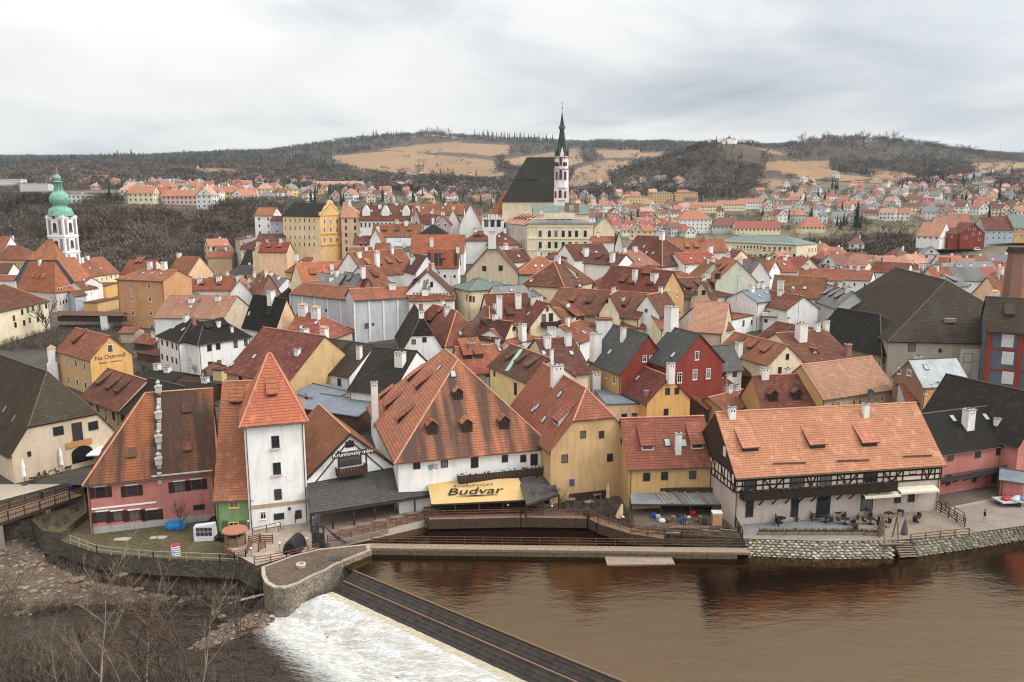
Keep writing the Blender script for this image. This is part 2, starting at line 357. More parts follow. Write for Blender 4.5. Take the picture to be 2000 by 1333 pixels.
def polyhit(o,d,pts):
    n=(pts[1]-pts[0]).cross(pts[2]-pts[0])
    if n.length<1e-6: return None
    n.normalize(); dn=d.dot(n)
    if abs(dn)<1e-6: return None
    t=(pts[0]-o).dot(n)/dn
    if t<=0: return None
    q=o+d*t
    sg=None
    for i in range(len(pts)):
        a=pts[i]; b=pts[(i+1)%len(pts)]
        c=(b-a).cross(q-a).dot(n)
        if abs(c)<1e-4: continue
        if sg is None: sg=c>0
        elif (c>0)!=sg: return None
    return t,q,n
def H(label,kind,A,B,h,wall='white',roof='orange',D=None,rv=None,rt=.5,pitch=47,C=None,q=.5,hips='',zg=None,ze=None,
      win='auto',ws='b',chim=(),dorm=(),sky=(),ov=.45,near=None,wall2=None,roof2=None,name='house',cat='house',group='houses of the old town',
      flo=2.9,ww=1.0,wh=1.35,ridge=True,eavetrim=None,cm=None,Y=None,Y2=None,far=False,gp=None):
    """kind: e = ridge along the front eave, g = gable to the front, f = flat roof.  A,B: front eave corners."""
    rng=random.Random(hash(label)&0xffff if False else sum(map(ord,label)))
    # ---- place the eave line
    if Y is None:
        for k_,v_ in YT.items():
            if label.startswith(k_): Y=v_; break
    if isinstance(Y,tuple): Y,Y2=Y
    if ze is None:
        if Y is not None:
            pa=PY(A[0],A[1],Y); ze=pa.z; g=zg if zg is not None else ze-h; YY=Y
        else:
            g=zg if zg is not None else 4.0
            for _ in range(25):
                ze=g+h; m=P((A[0]+B[0])/2,(A[1]+B[1])/2,ze)
                if zg is None: g=g*.5+gz(m.x,m.y)*.5
            ze=g+h
    else: g=zg if zg is not None else ze-h
    if Y is not None:
        Yb=Y2 or Y; pb=PY(B[0],B[1],Yb); pb.z=ze
    else: pa=P(A[0],A[1],ze); pb=P(B[0],B[1],ze)
    ex=Vector((pb.x-pa.x,pb.y-pa.y,0)); L=ex.length; ex.normalize(); ey=Vector((-ex.y,ex.x,0)); rz=math.atan2(ex.y,ex.x)
    if C is not None:
        lo,hi=1.0,60.0; r=lambda d:proj(pb+ey*d)[0]
        for _ in range(30):
            m=(lo+hi)/2
            if (r(m)<C)==(r(60)>r(1)): lo=m
            else: hi=m
        D=lo
    tp=math.tan(R(pitch))
    if kind=='f': rise=0; D=D or 9
    elif kind=='e':
        if D is None:
            lo,hi=2.0,45.0
            for _ in range(30):
                m=(lo+hi)/2; q3=pa+ex*(L*rt)+ey*(m/2); row=proj((q3.x,q3.y,ze+tp*m/2))[1]
                if row>rv: lo=m
                else: hi=m
            D=lo; rise=tp*D/2
        elif rv is not None:
            q3=pa+ex*(L*rt)+ey*(D/2); rise=zrow(q3.y,rv)-ze
        else: rise=tp*D/2
    else:
        D=D or 10
        if rv is not None:
            hr_=(L/2*.95 if 'A' in hips else ((1-q)*L/2*.9 if 'a' in hips else 0)); q3=pa+ex*(L*.5)+ey*hr_; rise=zrow(q3.y,rv)-ze
        else: rise=tp*L/2
    if kind!='f':
        sp=(D if kind=='e' else L)/2; pp=math.degrees(math.atan2(rise,sp))
        if pp<12 or pp>70: print('PITCH %.0f L%.1f D%.1f'%(pp,L,D),label)
        rise=max(rise,sp*.15)
    HOUSES.append((label,L,D,h,pa,pb,math.degrees(math.atan2(rise,(D if kind=='e' else L)/2)) if kind!='f' else 0))
    root=empty(name,(pa.x,pa.y,g),rz); tag(root,label,cat,group)
    dist=pa.length
    if near is None: near=dist<190
    h2=ze-g; zr=h2+rise
    # frame with the ridge along x'
    if kind=='g': LL,WW=D,L; T=lambda x,y,z:Vector((L-y,x,z)); Ti=lambda p:Vector((p.y,L-p.x,p.z))
    else: LL,WW=L,D; T=lambda x,y,z:Vector((x,y,z)); Ti=lambda p:Vector(p)
    tpp=rise/(WW/2) if kind!='f' else 0
    W2=WW/2
    # hips: string with 'A'/'B' full hips, 'a'/'b' half hips. for g kinds A = front
    def endp(ch):
        if ch in hips: return (0.0,W2*.95)
        if ch.lower() in hips: return (q,(1-q)*W2*.9)
        return (1.0,0.0)
    qa,ha=endp('A'); qb,hb=endp('B')
    if ha+hb>LL-.3: s_=(LL-.3)/(ha+hb); ha*=s_; hb*=s_
    # walls
    w=MB(); dp=3.0
    if kind=='f':
        w.prism([(0,0),(LL,0),(LL,WW),(0,WW)],-dp,h2)
    else:
        def endpoly(x,qq):
            pts=[T(x,0,-dp),T(x,WW,-dp),T(x,WW,h2)]
            if qq<=0: pts+= [T(x,0,h2)]
            elif qq>=1: pts+=[T(x,W2,zr-.06),T(x,0,h2)]
            else: pts+=[T(x,WW-W2*qq,h2+rise*qq-.04),T(x,W2*qq,h2+rise*qq-.04),T(x,0,h2)]
            return pts
        w.face([T(0,0,-dp),T(LL,0,-dp),T(LL,0,h2),T(0,0,h2)]); w.face([T(LL,WW,-dp),T(0,WW,-dp),T(0,WW,h2),T(LL,WW,h2)])
        e0=endpoly(0,qa); e0=[e0[0]]+e0[:0:-1]
        w.face(e0,1 if wall2 else 0); w.face(endpoly(LL,qb),1 if (wall2 and kind=='e') else 0)
    mats=[wallm(wall)]+([wallm(wall2)] if wall2 else [])
    w.build('wall',mats,root)
    # roof planes
    planes=[]
    if kind!='f':
        o0=ov if qa==0 else .25; o1=ov if qb==0 else .25
        ze2=h2-ov*tpp; th=.16
        def pt(x,y,z): return T(x,y,z+.10)
        def zat(y): return h2+tpp*(y if y<=W2 else WW-y)
        R0=(ha if qa<1 else -o0,W2,zr); R1=(LL-hb if qb<1 else LL+o1,W2,zr)
        def side(sgn):
            yy=lambda y:y if sgn==0 else WW-y
            pts=[(-o0,yy(-ov),ze2),(LL+o1,yy(-ov),ze2)]
            if qb==1: pts.append(R1)
            elif qb>0: pts+= [(LL+o1,yy(W2*qb),h2+rise*qb),R1]
            else: pts.append(R1)
            if (Vector(R0)-Vector(R1)).length>.02: pts.append(R0)
            if 0<qa<1: pts.append((-o0,yy(W2*qa),h2+rise*qa))
            if sgn: pts=pts[::-1]
            return pts
        planes=[side(0),side(1)]
        if qa<1:
            if qa==0: planes.append([(-o0,WW+ov,ze2),(-o0,-ov,ze2),R0])
            else: planes.append([(-o0,WW-W2*qa,h2+rise*qa),(-o0,W2*qa,h2+rise*qa),R0])
        if qb<1:
            if qb==0: planes.append([(LL+o1,-ov,ze2),(LL+o1,WW+ov,ze2),R1])
            else: planes.append([(LL+o1,W2*qb,h2+rise*qb),(LL+o1,WW-W2*qb,h2+rise*qb),R1])
        rf=MB(); tops=[]
        for k,pl in enumerate(planes):
            pts=[pt(*p) for p in pl]; tops.append(pts)
            u=(pts[1]-pts[0]) if k!=1 else (pts[-1]-pts[-2] if False else pts[1]-pts[0])
            n=(pts[1]-pts[0]).cross(pts[2]-pts[0]).normalized()
            if n.z<0: n=-n
            uu=Vector((0,0,1)).cross(n)
            uu=uu.normalized() if uu.length>1e-4 else Vector((1,0,0)); vv=n.cross(uu); vv=vv if vv.z>0 else -vv
            off=pts[0]
            base=min(p.dot(vv) for p in pts)
            uvs=[((p).dot(uu)+k*3.7,(p.dot(vv)-base)) for p in pts]
            rf.face(pts,1 if (roof2 and k==gp) else 0,uvs)
            low=[Vector((p.x,p.y,p.z-th)) for p in pts]
            rf.face(low[::-1],0,[(a,b) for a,b in uvs[::-1]])
            for i in range(len(pts)):
                j=(i+1)%len(pts); rf.face([pts[j],pts[i],low[i],low[j]],0,[uvs[j],uvs[i],uvs[i],uvs[j]])
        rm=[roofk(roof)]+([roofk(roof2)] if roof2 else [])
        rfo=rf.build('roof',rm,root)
        if near or (ridge and dist<260):
            rc=MB(); lt=roof in('orange','bright','salmon','rust','red','streak','mill','millfront','tilered','hotel','brown','deep')
            rr=.13 if near else .10
            rc.tube(pt(*R0)+Vector((0,0,.02)),pt(*R1)+Vector((0,0,.02)),rr,n=5)
            for pl in planes[2:]:
                rc.tube(pt(*pl[0]),pt(*pl[2]),rr*.9,n=5); rc.tube(pt(*pl[1]),pt(*pl[2]),rr*.9,n=5)
            rc.build('ridge_cap',[RIDGE if lt else RIDGED],rfo)
        if near:
            gt=MB(); zz=ze2-.02
            for yy in ((-ov-.06),) : gt.tube(T(-o0,yy,zz),T(LL+o1,yy,zz),.08,n=5)
            gt.build('gutter',[flat('gutter_metal',(.10,.075,.06),.5)],root)
            if kind=='g': gt=MB(); gt.tube(T(-o0,WW+ov+.06,zz),T(LL+o1,WW+ov+.06,zz),.08,n=5); gt.build('gutter',[flat('gutter_metal',(.10,.075,.06),.5)],root)
            for xx in ([.25,LL-.25] if kind=='e' and LL>7 else [.25]):
                dpn=MB(); dpn.tube(T(xx,-.10,-1),T(xx,-.10,h2-.4),.06,n=5); dpn.tube(T(xx,-.10,h2-.4),T(xx,-ov-.02,zz),.06,n=5); dpn.build('downpipe',[flat('gutter_metal',(.10,.075,.06),.5)],root)
    else:
        rf=MB(); pts=[Vector((-.2,-.2,h2+.12)),Vector((LL+.2,-.2,h2+.12)),Vector((LL+.2,WW+.2,h2+.12)),Vector((-.2,WW+.2,h2+.12))]
        tops=[pts]; rf.box(-.2,LL+.2,-.2,WW+.2,h2-.1,h2+.118); rf.face(pts,0,[(p.x,p.y) for p in pts]); rf.build('roof',[roofk(roof)],root)
    # ---- local ray
    Mi=Matrix.Rotation(-rz,4,'Z')@Matrix.Translation((-pa.x,-pa.y,-g)); cl=Mi@Vector((0,0,CAMZ))
    def lray(px,py):
        d=ray(px,py); return cl,(Mi.to_3x3()@d)
    def on_roof(px,py):
        if isinstance(px,Vector): return px,py
        o_,d_=lray(px,py); best=None
        for k,pts in enumerate(tops):
            for tri in range(1,len(pts)-1):
                r_=polyhit(o_,d_,[pts[0],pts[tri],pts[tri+1]])
                if r_ and (best is None or r_[0]<best[0]): best=(r_[0],r_[1],r_[2] if r_[2].z>0 else -r_[2])
        if best is None:
            # nearest point of the ridge
            if kind=='f': return Vector((LL/2,WW/2,h2)),Vector((0,0,1))
            a=pt(*R0); b=pt(*R1); t0=min(((i/20),) for i in range(21)) ; bd=1e9; q_=a
            for i in range(21):
                c_=a.lerp(b,i/20); e_=(c_-o_).normalized().angle(d_.normalized())
                if e_<bd: bd=e_; q_=c_
            return q_,Vector((0,0,1))
        return best[1],best[2]
    faces=[('F',Vector((0,0,0)),Vector((1,0,0)),Vector((0,-1,0)),L),('R',Vector((L,0,0)),Vector((0,1,0)),Vector((1,0,0)),D),
           ('L',Vector((0,D,0)),Vector((0,-1,0)),Vector((-1,0,0)),D)]
    def put_win(p,nrm,w_,h_,st=ws):
        rzz=math.atan2(nrm.x,-nrm.y)
        if near:
            fm,pm=wmesh(w_,h_,st); o=link('window',fm,root,p+nrm*.012); o.rotation_euler=(0,0,rzz); link('pane',pm,o)
        else:
            o=link('window',fmesh(w_,h_),root,p+nrm*.012); o.rotation_euler=(0,0,rzz)
    def on_wall(px,py):
        o_,d_=lray(px,py); best=None
        for nm,or_,ax,nr,ln in faces:
            dn=d_.dot(nr)
            if dn>=-1e-6: continue
            t=(or_-o_).dot(nr)/dn
            if t<=0: continue
            p=o_+d_*t; s_=(p-or_).dot(ax)
            if -.2<=s_<=ln+.2 and -4<p.z<zr+.5 and (best is None or t<best[0]): best=(t,p,nr,nm)
        return best
    vis=[f for f in faces if (cl-f[1]).dot(f[3])>0]
    if win=='auto':
        nf=max(1,int((h2-.6)/flo))
        for nm,or_,ax,nr,ln in vis:
            n=max(1,int(ln/(2.6 if dist<260 else 3.0)))
            if ln<2.5: continue
            for f_ in range(nf):
                zc=h2-1.25-f_*flo-(.3 if nf>1 else 0)
                if zc<.9: break
                for k in range(n):
                    if rng.random()<.1 and dist<260: continue
                    s_=ln*(k+.5)/n; put_win(or_+ax*s_+Vector((0,0,zc)),nr,ww,wh)
            isg=(kind=='g' and nm=='F') or (kind=='e' and nm in 'RL')
            e_q=(qa if (kind=='g' or nm=='L') else qb)
            if isg and e_q>=.5 and rise>2.6 and kind!='f':
                for s_ in ((-.9,.9) if ln>7 else (0,)): put_win(or_+ax*(ln/2+s_)+Vector((0,0,h2+rise*.3)),nr,ww*.75,wh*.75)
    elif win:
        for wi in win:
            b_=on_wall(wi[0],wi[1])
            if b_: put_win(b_[1],b_[2],wi[2] if len(wi)>2 else ww,wi[3] if len(wi)>3 else wh,wi[4] if len(wi)>4 else ws)
            else: print('WIN miss',label,wi)
    if group=='houses of the old town' and kind!='f' and dist<345 and LL>5 and not label.startswith(('long salmon roofed house with paired','salmon roof with blank','long charcoal','broad sooty','low grey sheet','slate clad','dark red gabled','large black roof')):
        TD=lambda v:(T(*v)-T(0,0,0)).normalized()
        def spot(fx,fy,sd=0):
            y_=W2*fy; z_=h2+tpp*y_; yy_=y_ if sd==0 else WW-y_
            return pt(LL*fx,yy_,z_),TD((0,-tpp if sd==0 else tpp,1))
        lo_x,hi_x=(.3 if qa<1 else .12),(.7 if qb<1 else .88)
        if not chim:
            chim=[(*spot(rng.uniform(lo_x,hi_x),rng.uniform(.78,.97),rng.randint(0,1)),rng.choice((.8,1.0,1.3)),rng.uniform(.9,1.7),rng.choice('wwwbt')) for _ in range(2 if LL>9 else 1)]
        if not dorm and not sky and rise>2:
            sd_=0 if kind=='e' else rng.randint(0,1); n_=max(1,int(LL*(.8 if kind=='e' else .6)/4)); t_=rng.random()
            if t_<.45: dorm=[(*spot(lo_x+(hi_x-lo_x)*(i+.5)/n_,.38,sd_),'s',rng.choice((1.1,1.5)),.6) for i in range(n_)]
            elif t_<.85: sky=[(*spot(lo_x+(hi_x-lo_x)*(i+.5)/n_,rng.choice((.4,.6)),sd_),) for i in range(n_)]
    for c in chim:
        p,nrm=on_roof(c[0],c[1]); wd=c[2] if len(c)>2 else .9; hh=c[3] if len(c)>3 else 1.8; st=c[4] if len(c)>4 else 'w'
        m=MB(); x=wd/2; y=wd*.4; zb=-1.2; m.box(-x,x,-y,y,zb,hh)
        o=m.build('chimney',[CHIMB if st=='b' else CHIMW],root,p)
        k=MB(); k.box(-x-.08,x+.08,-y-.08,y+.08,hh,hh+.14,0)
        for i in range(2 if wd>.8 else 1):
            xx=(-x*.45+i*x*.9) if wd>.8 else 0; k.box(xx-.12,xx+.12,-.12,.12,hh+.14,hh+.34,1)
        if st=='t':
            k=MB(); k.box(-x-.08,x+.08,-y-.08,y+.08,hh,hh+.1,0)
            for a_,b_ in ((-1,-1),(1,-1),(-1,1),(1,1)): k.box(a_*x-(.12 if a_>0 else 0),a_*x+(.12 if a_<0 else 0),b_*y-(.12 if b_>0 else 0),b_*y+(.12 if b_<0 else 0),hh+.1,hh+.42,0)
            k.poly([(-x-.1,-y-.1,hh+.42),(x+.1,-y-.1,hh+.42),(x+.1,y+.1,hh+.42),(-x-.1,y+.1,hh+.42),(-x*.6,0,hh+.8),(x*.6,0,hh+.8)],[(0,1,5,4),(2,3,4,5),(1,2,5),(3,0,4),(3,2,1,0)],1)
            k.build('chimney_cap',[CHIMW,RIDGE],o)
        else: k.build('chimney_cap',[CAPM,METAL],o)
        if near and wd>.8:
            for i in (-1,1): v=MB(); v.box(i*x*.4-.09,i*x*.4+.09,-y-.015,-y+.05,hh-.55,hh-.3); v.build('vent',[METAL],o)
    for c in dorm:
        ty=c[2]; wd=c[3]; hd=c[4]; p,nrm=on_roof(c[0],c[1])
        dh=Vector((nrm.x,nrm.y,0))
        if dh.length<.05: continue
        tl=dh.length/nrm.z; dh.normalize(); rzz=math.atan2(dh.x,-dh.y)
        root2=empty_mesh=None
        m=MB(); x=wd/2; rm_=[roofk(roof)]
        if ty=='s':
            ts=tl*.70; bk=hd/(tl-ts); 
            m.poly([(-x,0,-.1),(x,0,-.1),(x,0,hd),(-x,0,hd),(-x,bk,hd+ts*bk),(x,bk,hd+ts*bk)],[(0,1,2,3),(1,5,2),(0,3,4)])
            o=m.build('dormer',[DARKW if c[5:6]!=('w',) else CHIMW],root,p); o.rotation_euler=(0,0,rzz)
            r=MB(); e_=.3; pts=[Vector((-x-.18,-e_,hd-ts*e_+.08)),Vector((x+.18,-e_,hd-ts*e_+.08)),Vector((x+.18,bk+.05,hd+ts*bk+.08)),Vector((-x-.18,bk+.05,hd+ts*bk+.08))]
            uv=[(0,0),(wd,0),(wd,bk*1.15),(0,bk*1.15)]; r.face(pts,0,uv); lo_=[q_-Vector((0,0,.12)) for q_ in pts]; r.face(lo_[::-1],0,uv)
            for i in range(4): j=(i+1)%4; r.face([pts[j],pts[i],lo_[i],lo_[j]],0,[uv[j],uv[i],uv[i],uv[j]])
            r.build('dormer_roof',rm_,o)
            g_=MB(); g_.box(-x+.12,x-.12,-.03,-.005,hd*.18,hd*.88); g_.build('pane',[GLASS],o)
        else:
            gh=x*.75; tt=(hd+gh)/tl; te=hd/tl
            m.poly([(-x,0,-.15),(x,0,-.15),(x,0,hd),(0,0,hd+gh),(-x,0,hd),(-x,te,hd),(x,te,hd)],[(0,1,2,3,4),(1,6,2),(0,4,5)])
            o=m.build('dormer',[DARKW if c[5:6]!=('w',) else CHIMW],root,p); o.rotation_euler=(0,0,rzz)
            r=MB()
            for sg in (-1,1):
                k_=.25; pts=[Vector((sg*(x+.2),-.25,hd-.15)),Vector((0,-.25,hd+gh+.06)),Vector((0,tt,hd+gh+.06)),Vector((sg*(x+.2),te-.1,hd-.15))]
                uv=[(0,0),(0,x*1.2),(tt,x*1.2),(te,0)]; r.face(pts,0,uv); lo_=[q_-Vector((0,0,.1)) for q_ in pts]; r.face(lo_[::-1],0,uv)
                for i in range(4): j=(i+1)%4; r.face([pts[j],pts[i],lo_[i],lo_[j]],0,[uv[j],uv[i],uv[i],uv[j]])
            r.build('dormer_roof',rm_,o)
            if near: fm,pm=wmesh(wd*.62,hd*.8,'w' if c[5:6]==('w',) else 'b'); ww_=link('window',fm,o,(0,-.02,hd*.5)); 
            g_=MB(); g_.box(-x*.55,x*.55,-.03,-.005,hd*.15,hd*.9); g_.build('pane',[GLASS],o)
    for c in sky:
        p,nrm=on_roof(c[0],c[1]); dh=Vector((nrm.x,nrm.y,0))
        if dh.length<.05: continue
        ang=math.atan2(dh.length,nrm.z); dh.normalize(); rzz=math.atan2(dh.x,-dh.y)
        m=MB(); m.box(-.42,.42,-.6,.6,-.05,.10,0); m.box(-.34,.34,-.5,.5,.08,.115,1)
        o=m.build('skylight',[METAL,flat('sky_glass',(.35,.38,.40),.1,var=.02,bump=0) if c[2:3]!=('d',) else GLASS],root,p+nrm*.02); o.rotation_euler=(ang,0,rzz)
    root['_info']=0; del root['_info']
    H.on_wall=on_wall; H.on_roof=on_roof; H.dim=(L,D,h2,zr); H.g=g; H.rz=rz; H.pa=pa; H.T=T
    return root
def lettering(txt,parent,p,rot,size,mat,name='lettering',ext=.01,sx=1,shear=0,spacing=1):
    cu=bpy.data.curves.new(name,'FONT'); cu.body=txt; cu.size=size; cu.extrude=ext; cu.align_x='CENTER'; cu.align_y='CENTER'; cu.shear=shear; cu.space_character=spacing; cu.resolution_u=3
    t=bpy.data.objects.new('tmp',cu); COL.objects.link(t); dg=bpy.context.evaluated_depsgraph_get(); me=bpy.data.meshes.new_from_object(t.evaluated_get(dg)); bpy.data.objects.remove(t)
    me.materials.clear(); me.materials.append(mat); o=link(name,me,parent,p); o.rotation_euler=rot; o.scale=(sx,1,1); return o
# ---------------------------------------------------------------- terrain
FIELDS=[[(640,306),(760,295),(850,303),(965,314),(975,332),(940,342),(800,340),(690,327)],[(740,292),(880,277),(995,284),(1000,302),(960,305),(900,299),(820,299)],
[(985,312),(1090,296),(1135,289),(1140,316),(1085,331),(1000,322)],[(1160,294),(1250,293),(1252,307),(1180,309)],
[(1120,332),(1180,314),(1240,314),(1215,330),(1150,346),(1112,356)],[(1110,350),(1194,332),(1190,354),(1108,366)],
[(1492,316),(1560,315),(1618,314),(1632,346),(1590,351),(1500,332)],[(1480,288),(1565,306),(1500,300)],[(1700,330),(1790,344),(1790,352),(1710,349)],[(1630,340),(1700,346),(1690,356),(1640,356)],[(1240,300),(1300,296),(1290,305),(1245,309)],[(1490,352),(1560,356),(1540,366),(1480,360)],
[(1895,319),(2100,317),(2100,333),(1900,331)],[(380,328),(470,330),(470,336),(380,336)],[(860,330),(1000,338),(960,346),(850,341)],
[(1700,348),(1760,352),(1750,360),(1700,356)]]
def inpoly(x,y,pl):
    r=False; n=len(pl); j=n-1
    for i in range(n):
        if (pl[i][1]>y)!=(pl[j][1]>y) and x<(pl[j][0]-pl[i][0])*(y-pl[i][1])/(pl[j][1]-pl[i][1])+pl[i][0]: r=not r
        j=i
    return r
def infield(x,y,dy=0):
    if y<1050: return False
    q=proj((x,y,gz(x,y))); q=(q[0],q[1]-dy); q=(q[0]+noise.noise(Vector((x/40,y/40,9)))*5,q[1]+noise.noise(Vector((x/40,y/40,5)))*1.5)
    return any(inpoly(q[0],q[1],f) for f in FIELDS)
def groundm(name,c1,c2,c3,s1=.05,s2=.6,aspect=(1,1,1)):
    t=NT(name); p=t.coords('Pos',aspect); a=t.noise(p,s1,6,.6); b=t.noise(p,s2,6,.65)
    c=t.mix(t.ramp(a,.35,0,.68,1),c1,c2); c=t.mix(t.ramp(b,.48,0,.68,.8),c,c3)
    t.l(c,t.b.inputs['Base Color']); t.b.inputs['Roughness'].default_value=.95; t.bump(b,.5,.1); return t.m
def cover_mat():
    t=NT('land'); a=t.n('ShaderNodeVertexColor',_layer_name='cover'); sp=t.n('ShaderNodeSeparateColor'); t.l(a.outputs[0],sp.inputs[0])
    p=t.coords('Pos'); nb=t.noise(p,.02,6,.65); nm=t.noise(p,.09,6,.65); nf=t.noise(p,1.2,6,.65); ns=t.noise(t.coords('Pos',(1,.25,1)),.01,6,.6)
    scrub=t.mix(t.ramp(nb,.35,0,.68,1),(.085,.064,.048),(.052,.044,.036)); scrub=t.mix(t.ramp(nm,.45,0,.7,.8),scrub,(.125,.095,.062))
    field=t.mix(t.ramp(ns,.38,0,.64,1),(.26,.16,.085),(.20,.125,.07)); field=t.mix(t.ramp(nm,.5,0,.75,.5),field,(.20,.145,.09))
    gard=t.mix(t.ramp(nm,.35,0,.66,1),(.13,.10,.066),(.175,.145,.085)); gard=t.mix(t.ramp(nb,.45,0,.65,.8),gard,(.085,.082,.05))
    town=t.mix(t.ramp(nf,.35,0,.68,1),(.075,.065,.054),(.045,.038,.031)); town=t.mix(t.ramp(nm,.45,0,.7,.7),town,(.10,.086,.07))
    blue=(.045,.055,.05)
    def edge(ch): return t.ramp(t.math('ADD',ch,t.math('MULTIPLY_ADD',nm,.7,-.35)),.44,0,.56,1)
    c=t.mix(edge(sp.outputs[1]),scrub,gard); c=t.mix(edge(sp.outputs[2]),c,town); c=t.mix(edge(sp.outputs[0]),c,field)
    t.l(c,t.b.inputs['Base Color']); t.b.inputs['Roughness'].default_value=.95; t.bump(nf,.5,.1); return t.m
def terrain():
    cols=np.arange(-1500,3501,10.0); ys=[112.0]
    while ys[-1]<6400: ys.append(ys[-1]*1.0105+.4)
    V=[]; Cc=[]
    for y in ys:
        for c in cols:
            x=(c-1000)/FPX*y; z=gz(x,y); V.append((x,y,z)); r=g=b=0.0
            if y<395: b=1.0 if (c>560 or y<262) else 0.0; g=1.0-b
            elif c<700 and y<560: pass
            elif y<950 or (c>1450 and y<1250): g=1.0
            if y>1050 and -100<c<2200:
                q=proj((x,y,z)); r=1.0 if any(inpoly(q[0],q[1],f) for f in FIELDS) else 0.0
            Cc.append((r,g,b,1))
    n=len(cols); a=np.arange(len(ys)-1)[:,None]*n+np.arange(n-1)[None]; Fc=np.stack([a,a+1,a+n+1,a+n],-1).reshape(-1,4).tolist()
    me=bpy.data.meshes.new('ground'); me.from_pydata(V,[],Fc); at=me.color_attributes.new('cover','FLOAT_COLOR','POINT'); at.data.foreach_set('color',np.array(Cc,dtype=np.float32).ravel())
    me.materials.append(cover_mat()); me.polygons.foreach_set('use_smooth',[True]*len(Fc)); me.update()
    struct(link('ground',me))
terrain()
# ---------------------------------------------------------------- water
def waterm(name,base,refl,rough,bs,scale,tint):
    t=NT(name); v=t.coords('Pos',scale); a=t.noise(v,1.0,4,.6,.3); b=t.noise(v,.28,3,.5)
    h=t.math('ADD',t.math('MULTIPLY',a,.6),t.math('MULTIPLY',b,1.2))
    bp=t.n('ShaderNodeBump',Strength=bs,Distance=.25); t.l(h,bp.inputs['Height'])
    d=t.n('ShaderNodeBsdfDiffuse'); d.inputs['Color'].default_value=(*base,1); g=t.n('ShaderNodeBsdfGlossy'); g.inputs['Color'].default_value=(*tint,1); g.inputs['Roughness'].default_value=rough
    t.l(bp.outputs[0],g.inputs['Normal']); f=t.n('ShaderNodeFresnel',IOR=1.34); t.l(bp.outputs[0],f.inputs['Normal'])
    m=t.n('ShaderNodeMixShader'); t.l(t.math('MULTIPLY_ADD',f.outputs[0],.9,refl),m.inputs[0]); t.l(d.outputs[0],m.inputs[1]); t.l(g.outputs[0],m.inputs[2]); t.l(m.outputs[0],t.out.inputs[0]); return t.m
M_WU=waterm('pool_water',(.004,.002,.001),.115,.10,.13,(1.0,2.0,1),(1,.70,.44))
M_WL=waterm('rapid_water',(.010,.006,.004),.03,.15,.9,(1.6,2.4,1),(.95,.8,.66))
C0=P(690,1117,0); C1=P(1214,1333,0); L0=P(650,1157,-.9); L1=P(1030,1333,-.9); T0=P(556,1197,-2.8); T1=P(790,1333,-2.8)
ex_=lambda a,b,t:a+(b-a)*t
def sheet(name,pts,mat,z=None):
    m=MB(); m.face([tuple(p) for p in pts]); return struct(m.build(name,[mat]))
C2=ex_(C0,C1,2.2); L2=ex_(L0,L1,2.2); T2=ex_(T0,T1,2.2)
sheet('river_water',[Vector((C0.x,C0.y,0)),Vector((C2.x,C2.y,0)),Vector((170,C2.y,0)),Vector((220,150,0)),Vector((-42,150,0)),Vector((-42,99.5,0)),P(640,1090,0)],M_WU)
sheet('lower_water',[Vector((-160,20,-2.9)),Vector((60,20,-2.9)),Vector((60,78,-2.9)),Vector((-5,101,-2.9)),Vector((-42,112,-2.9)),Vector((-160,112,-2.9))],M_WL)
# weir : boarded slope, lip, foam
def weir():
    root=empty('weir',(C0.x,C0.y,0)); tag(root,'long low wooden weir with a dark boarded slope and white water below it','weir')
    off=Vector((C0.x,C0.y,0)); m=MB(); W_=flat('wet_boards',(.028,.022,.018),.22,var=.5,scale=1.2)
    q=lambda a,b,s,t:(a[0].lerp(a[1],s)).lerp(b[0].lerp(b[1],s),t)-off
    A=(C0+Vector((0,0,.05)),C2+Vector((0,0,.05))); Bq=(L0,L2)
    nb=14
    for i in range(nb):
        t0=i/nb; t1=(i+.93)/nb
        p=[q(A,Bq,0,t0),q(A,Bq,1,t0),q(A,Bq,1,t1),q(A,Bq,0,t1)]
        b=MB(); dz=Vector((0,0,-.09)); rs=Vector((0,0,.03 if i%2 else 0)); p=[v+rs for v in p]
        b.face(p); b.face([v+dz for v in p[::-1]])
        for k in range(4): j=(k+1)%4; b.face([p[j],p[k],p[k]+dz,p[j]+dz])
        b.build('board',[W_],root)
    b=MB(); b.face([A[0]-off-Vector((0,0,.3)),A[1]-off-Vector((0,0,.3)),Bq[1]-off-Vector((0,0,.3)),Bq[0]-off-Vector((0,0,.3))]); 
    b.face([Bq[0]-off,Bq[1]-off,Bq[1]-off-Vector((0,0,3)),Bq[0]-off-Vector((0,0,3))]); b.face([A[1]-off,A[0]-off,A[0]-off-Vector((0,0,3)),A[1]-off-Vector((0,0,3))]); b.build('weir_body',[flat('wet_stone',(.05,.04,.03),.5)],root)
    for s in (0,.5): 
        b=MB(); b.beam(q(A,Bq,0,s)+Vector((0,0,.08)),q(A,Bq,1,s)+Vector((0,0,.08)),.18,.14); b.build('crest_beam',[flat('wet_beam',(.16,.10,.06),.5)],root)
weir()
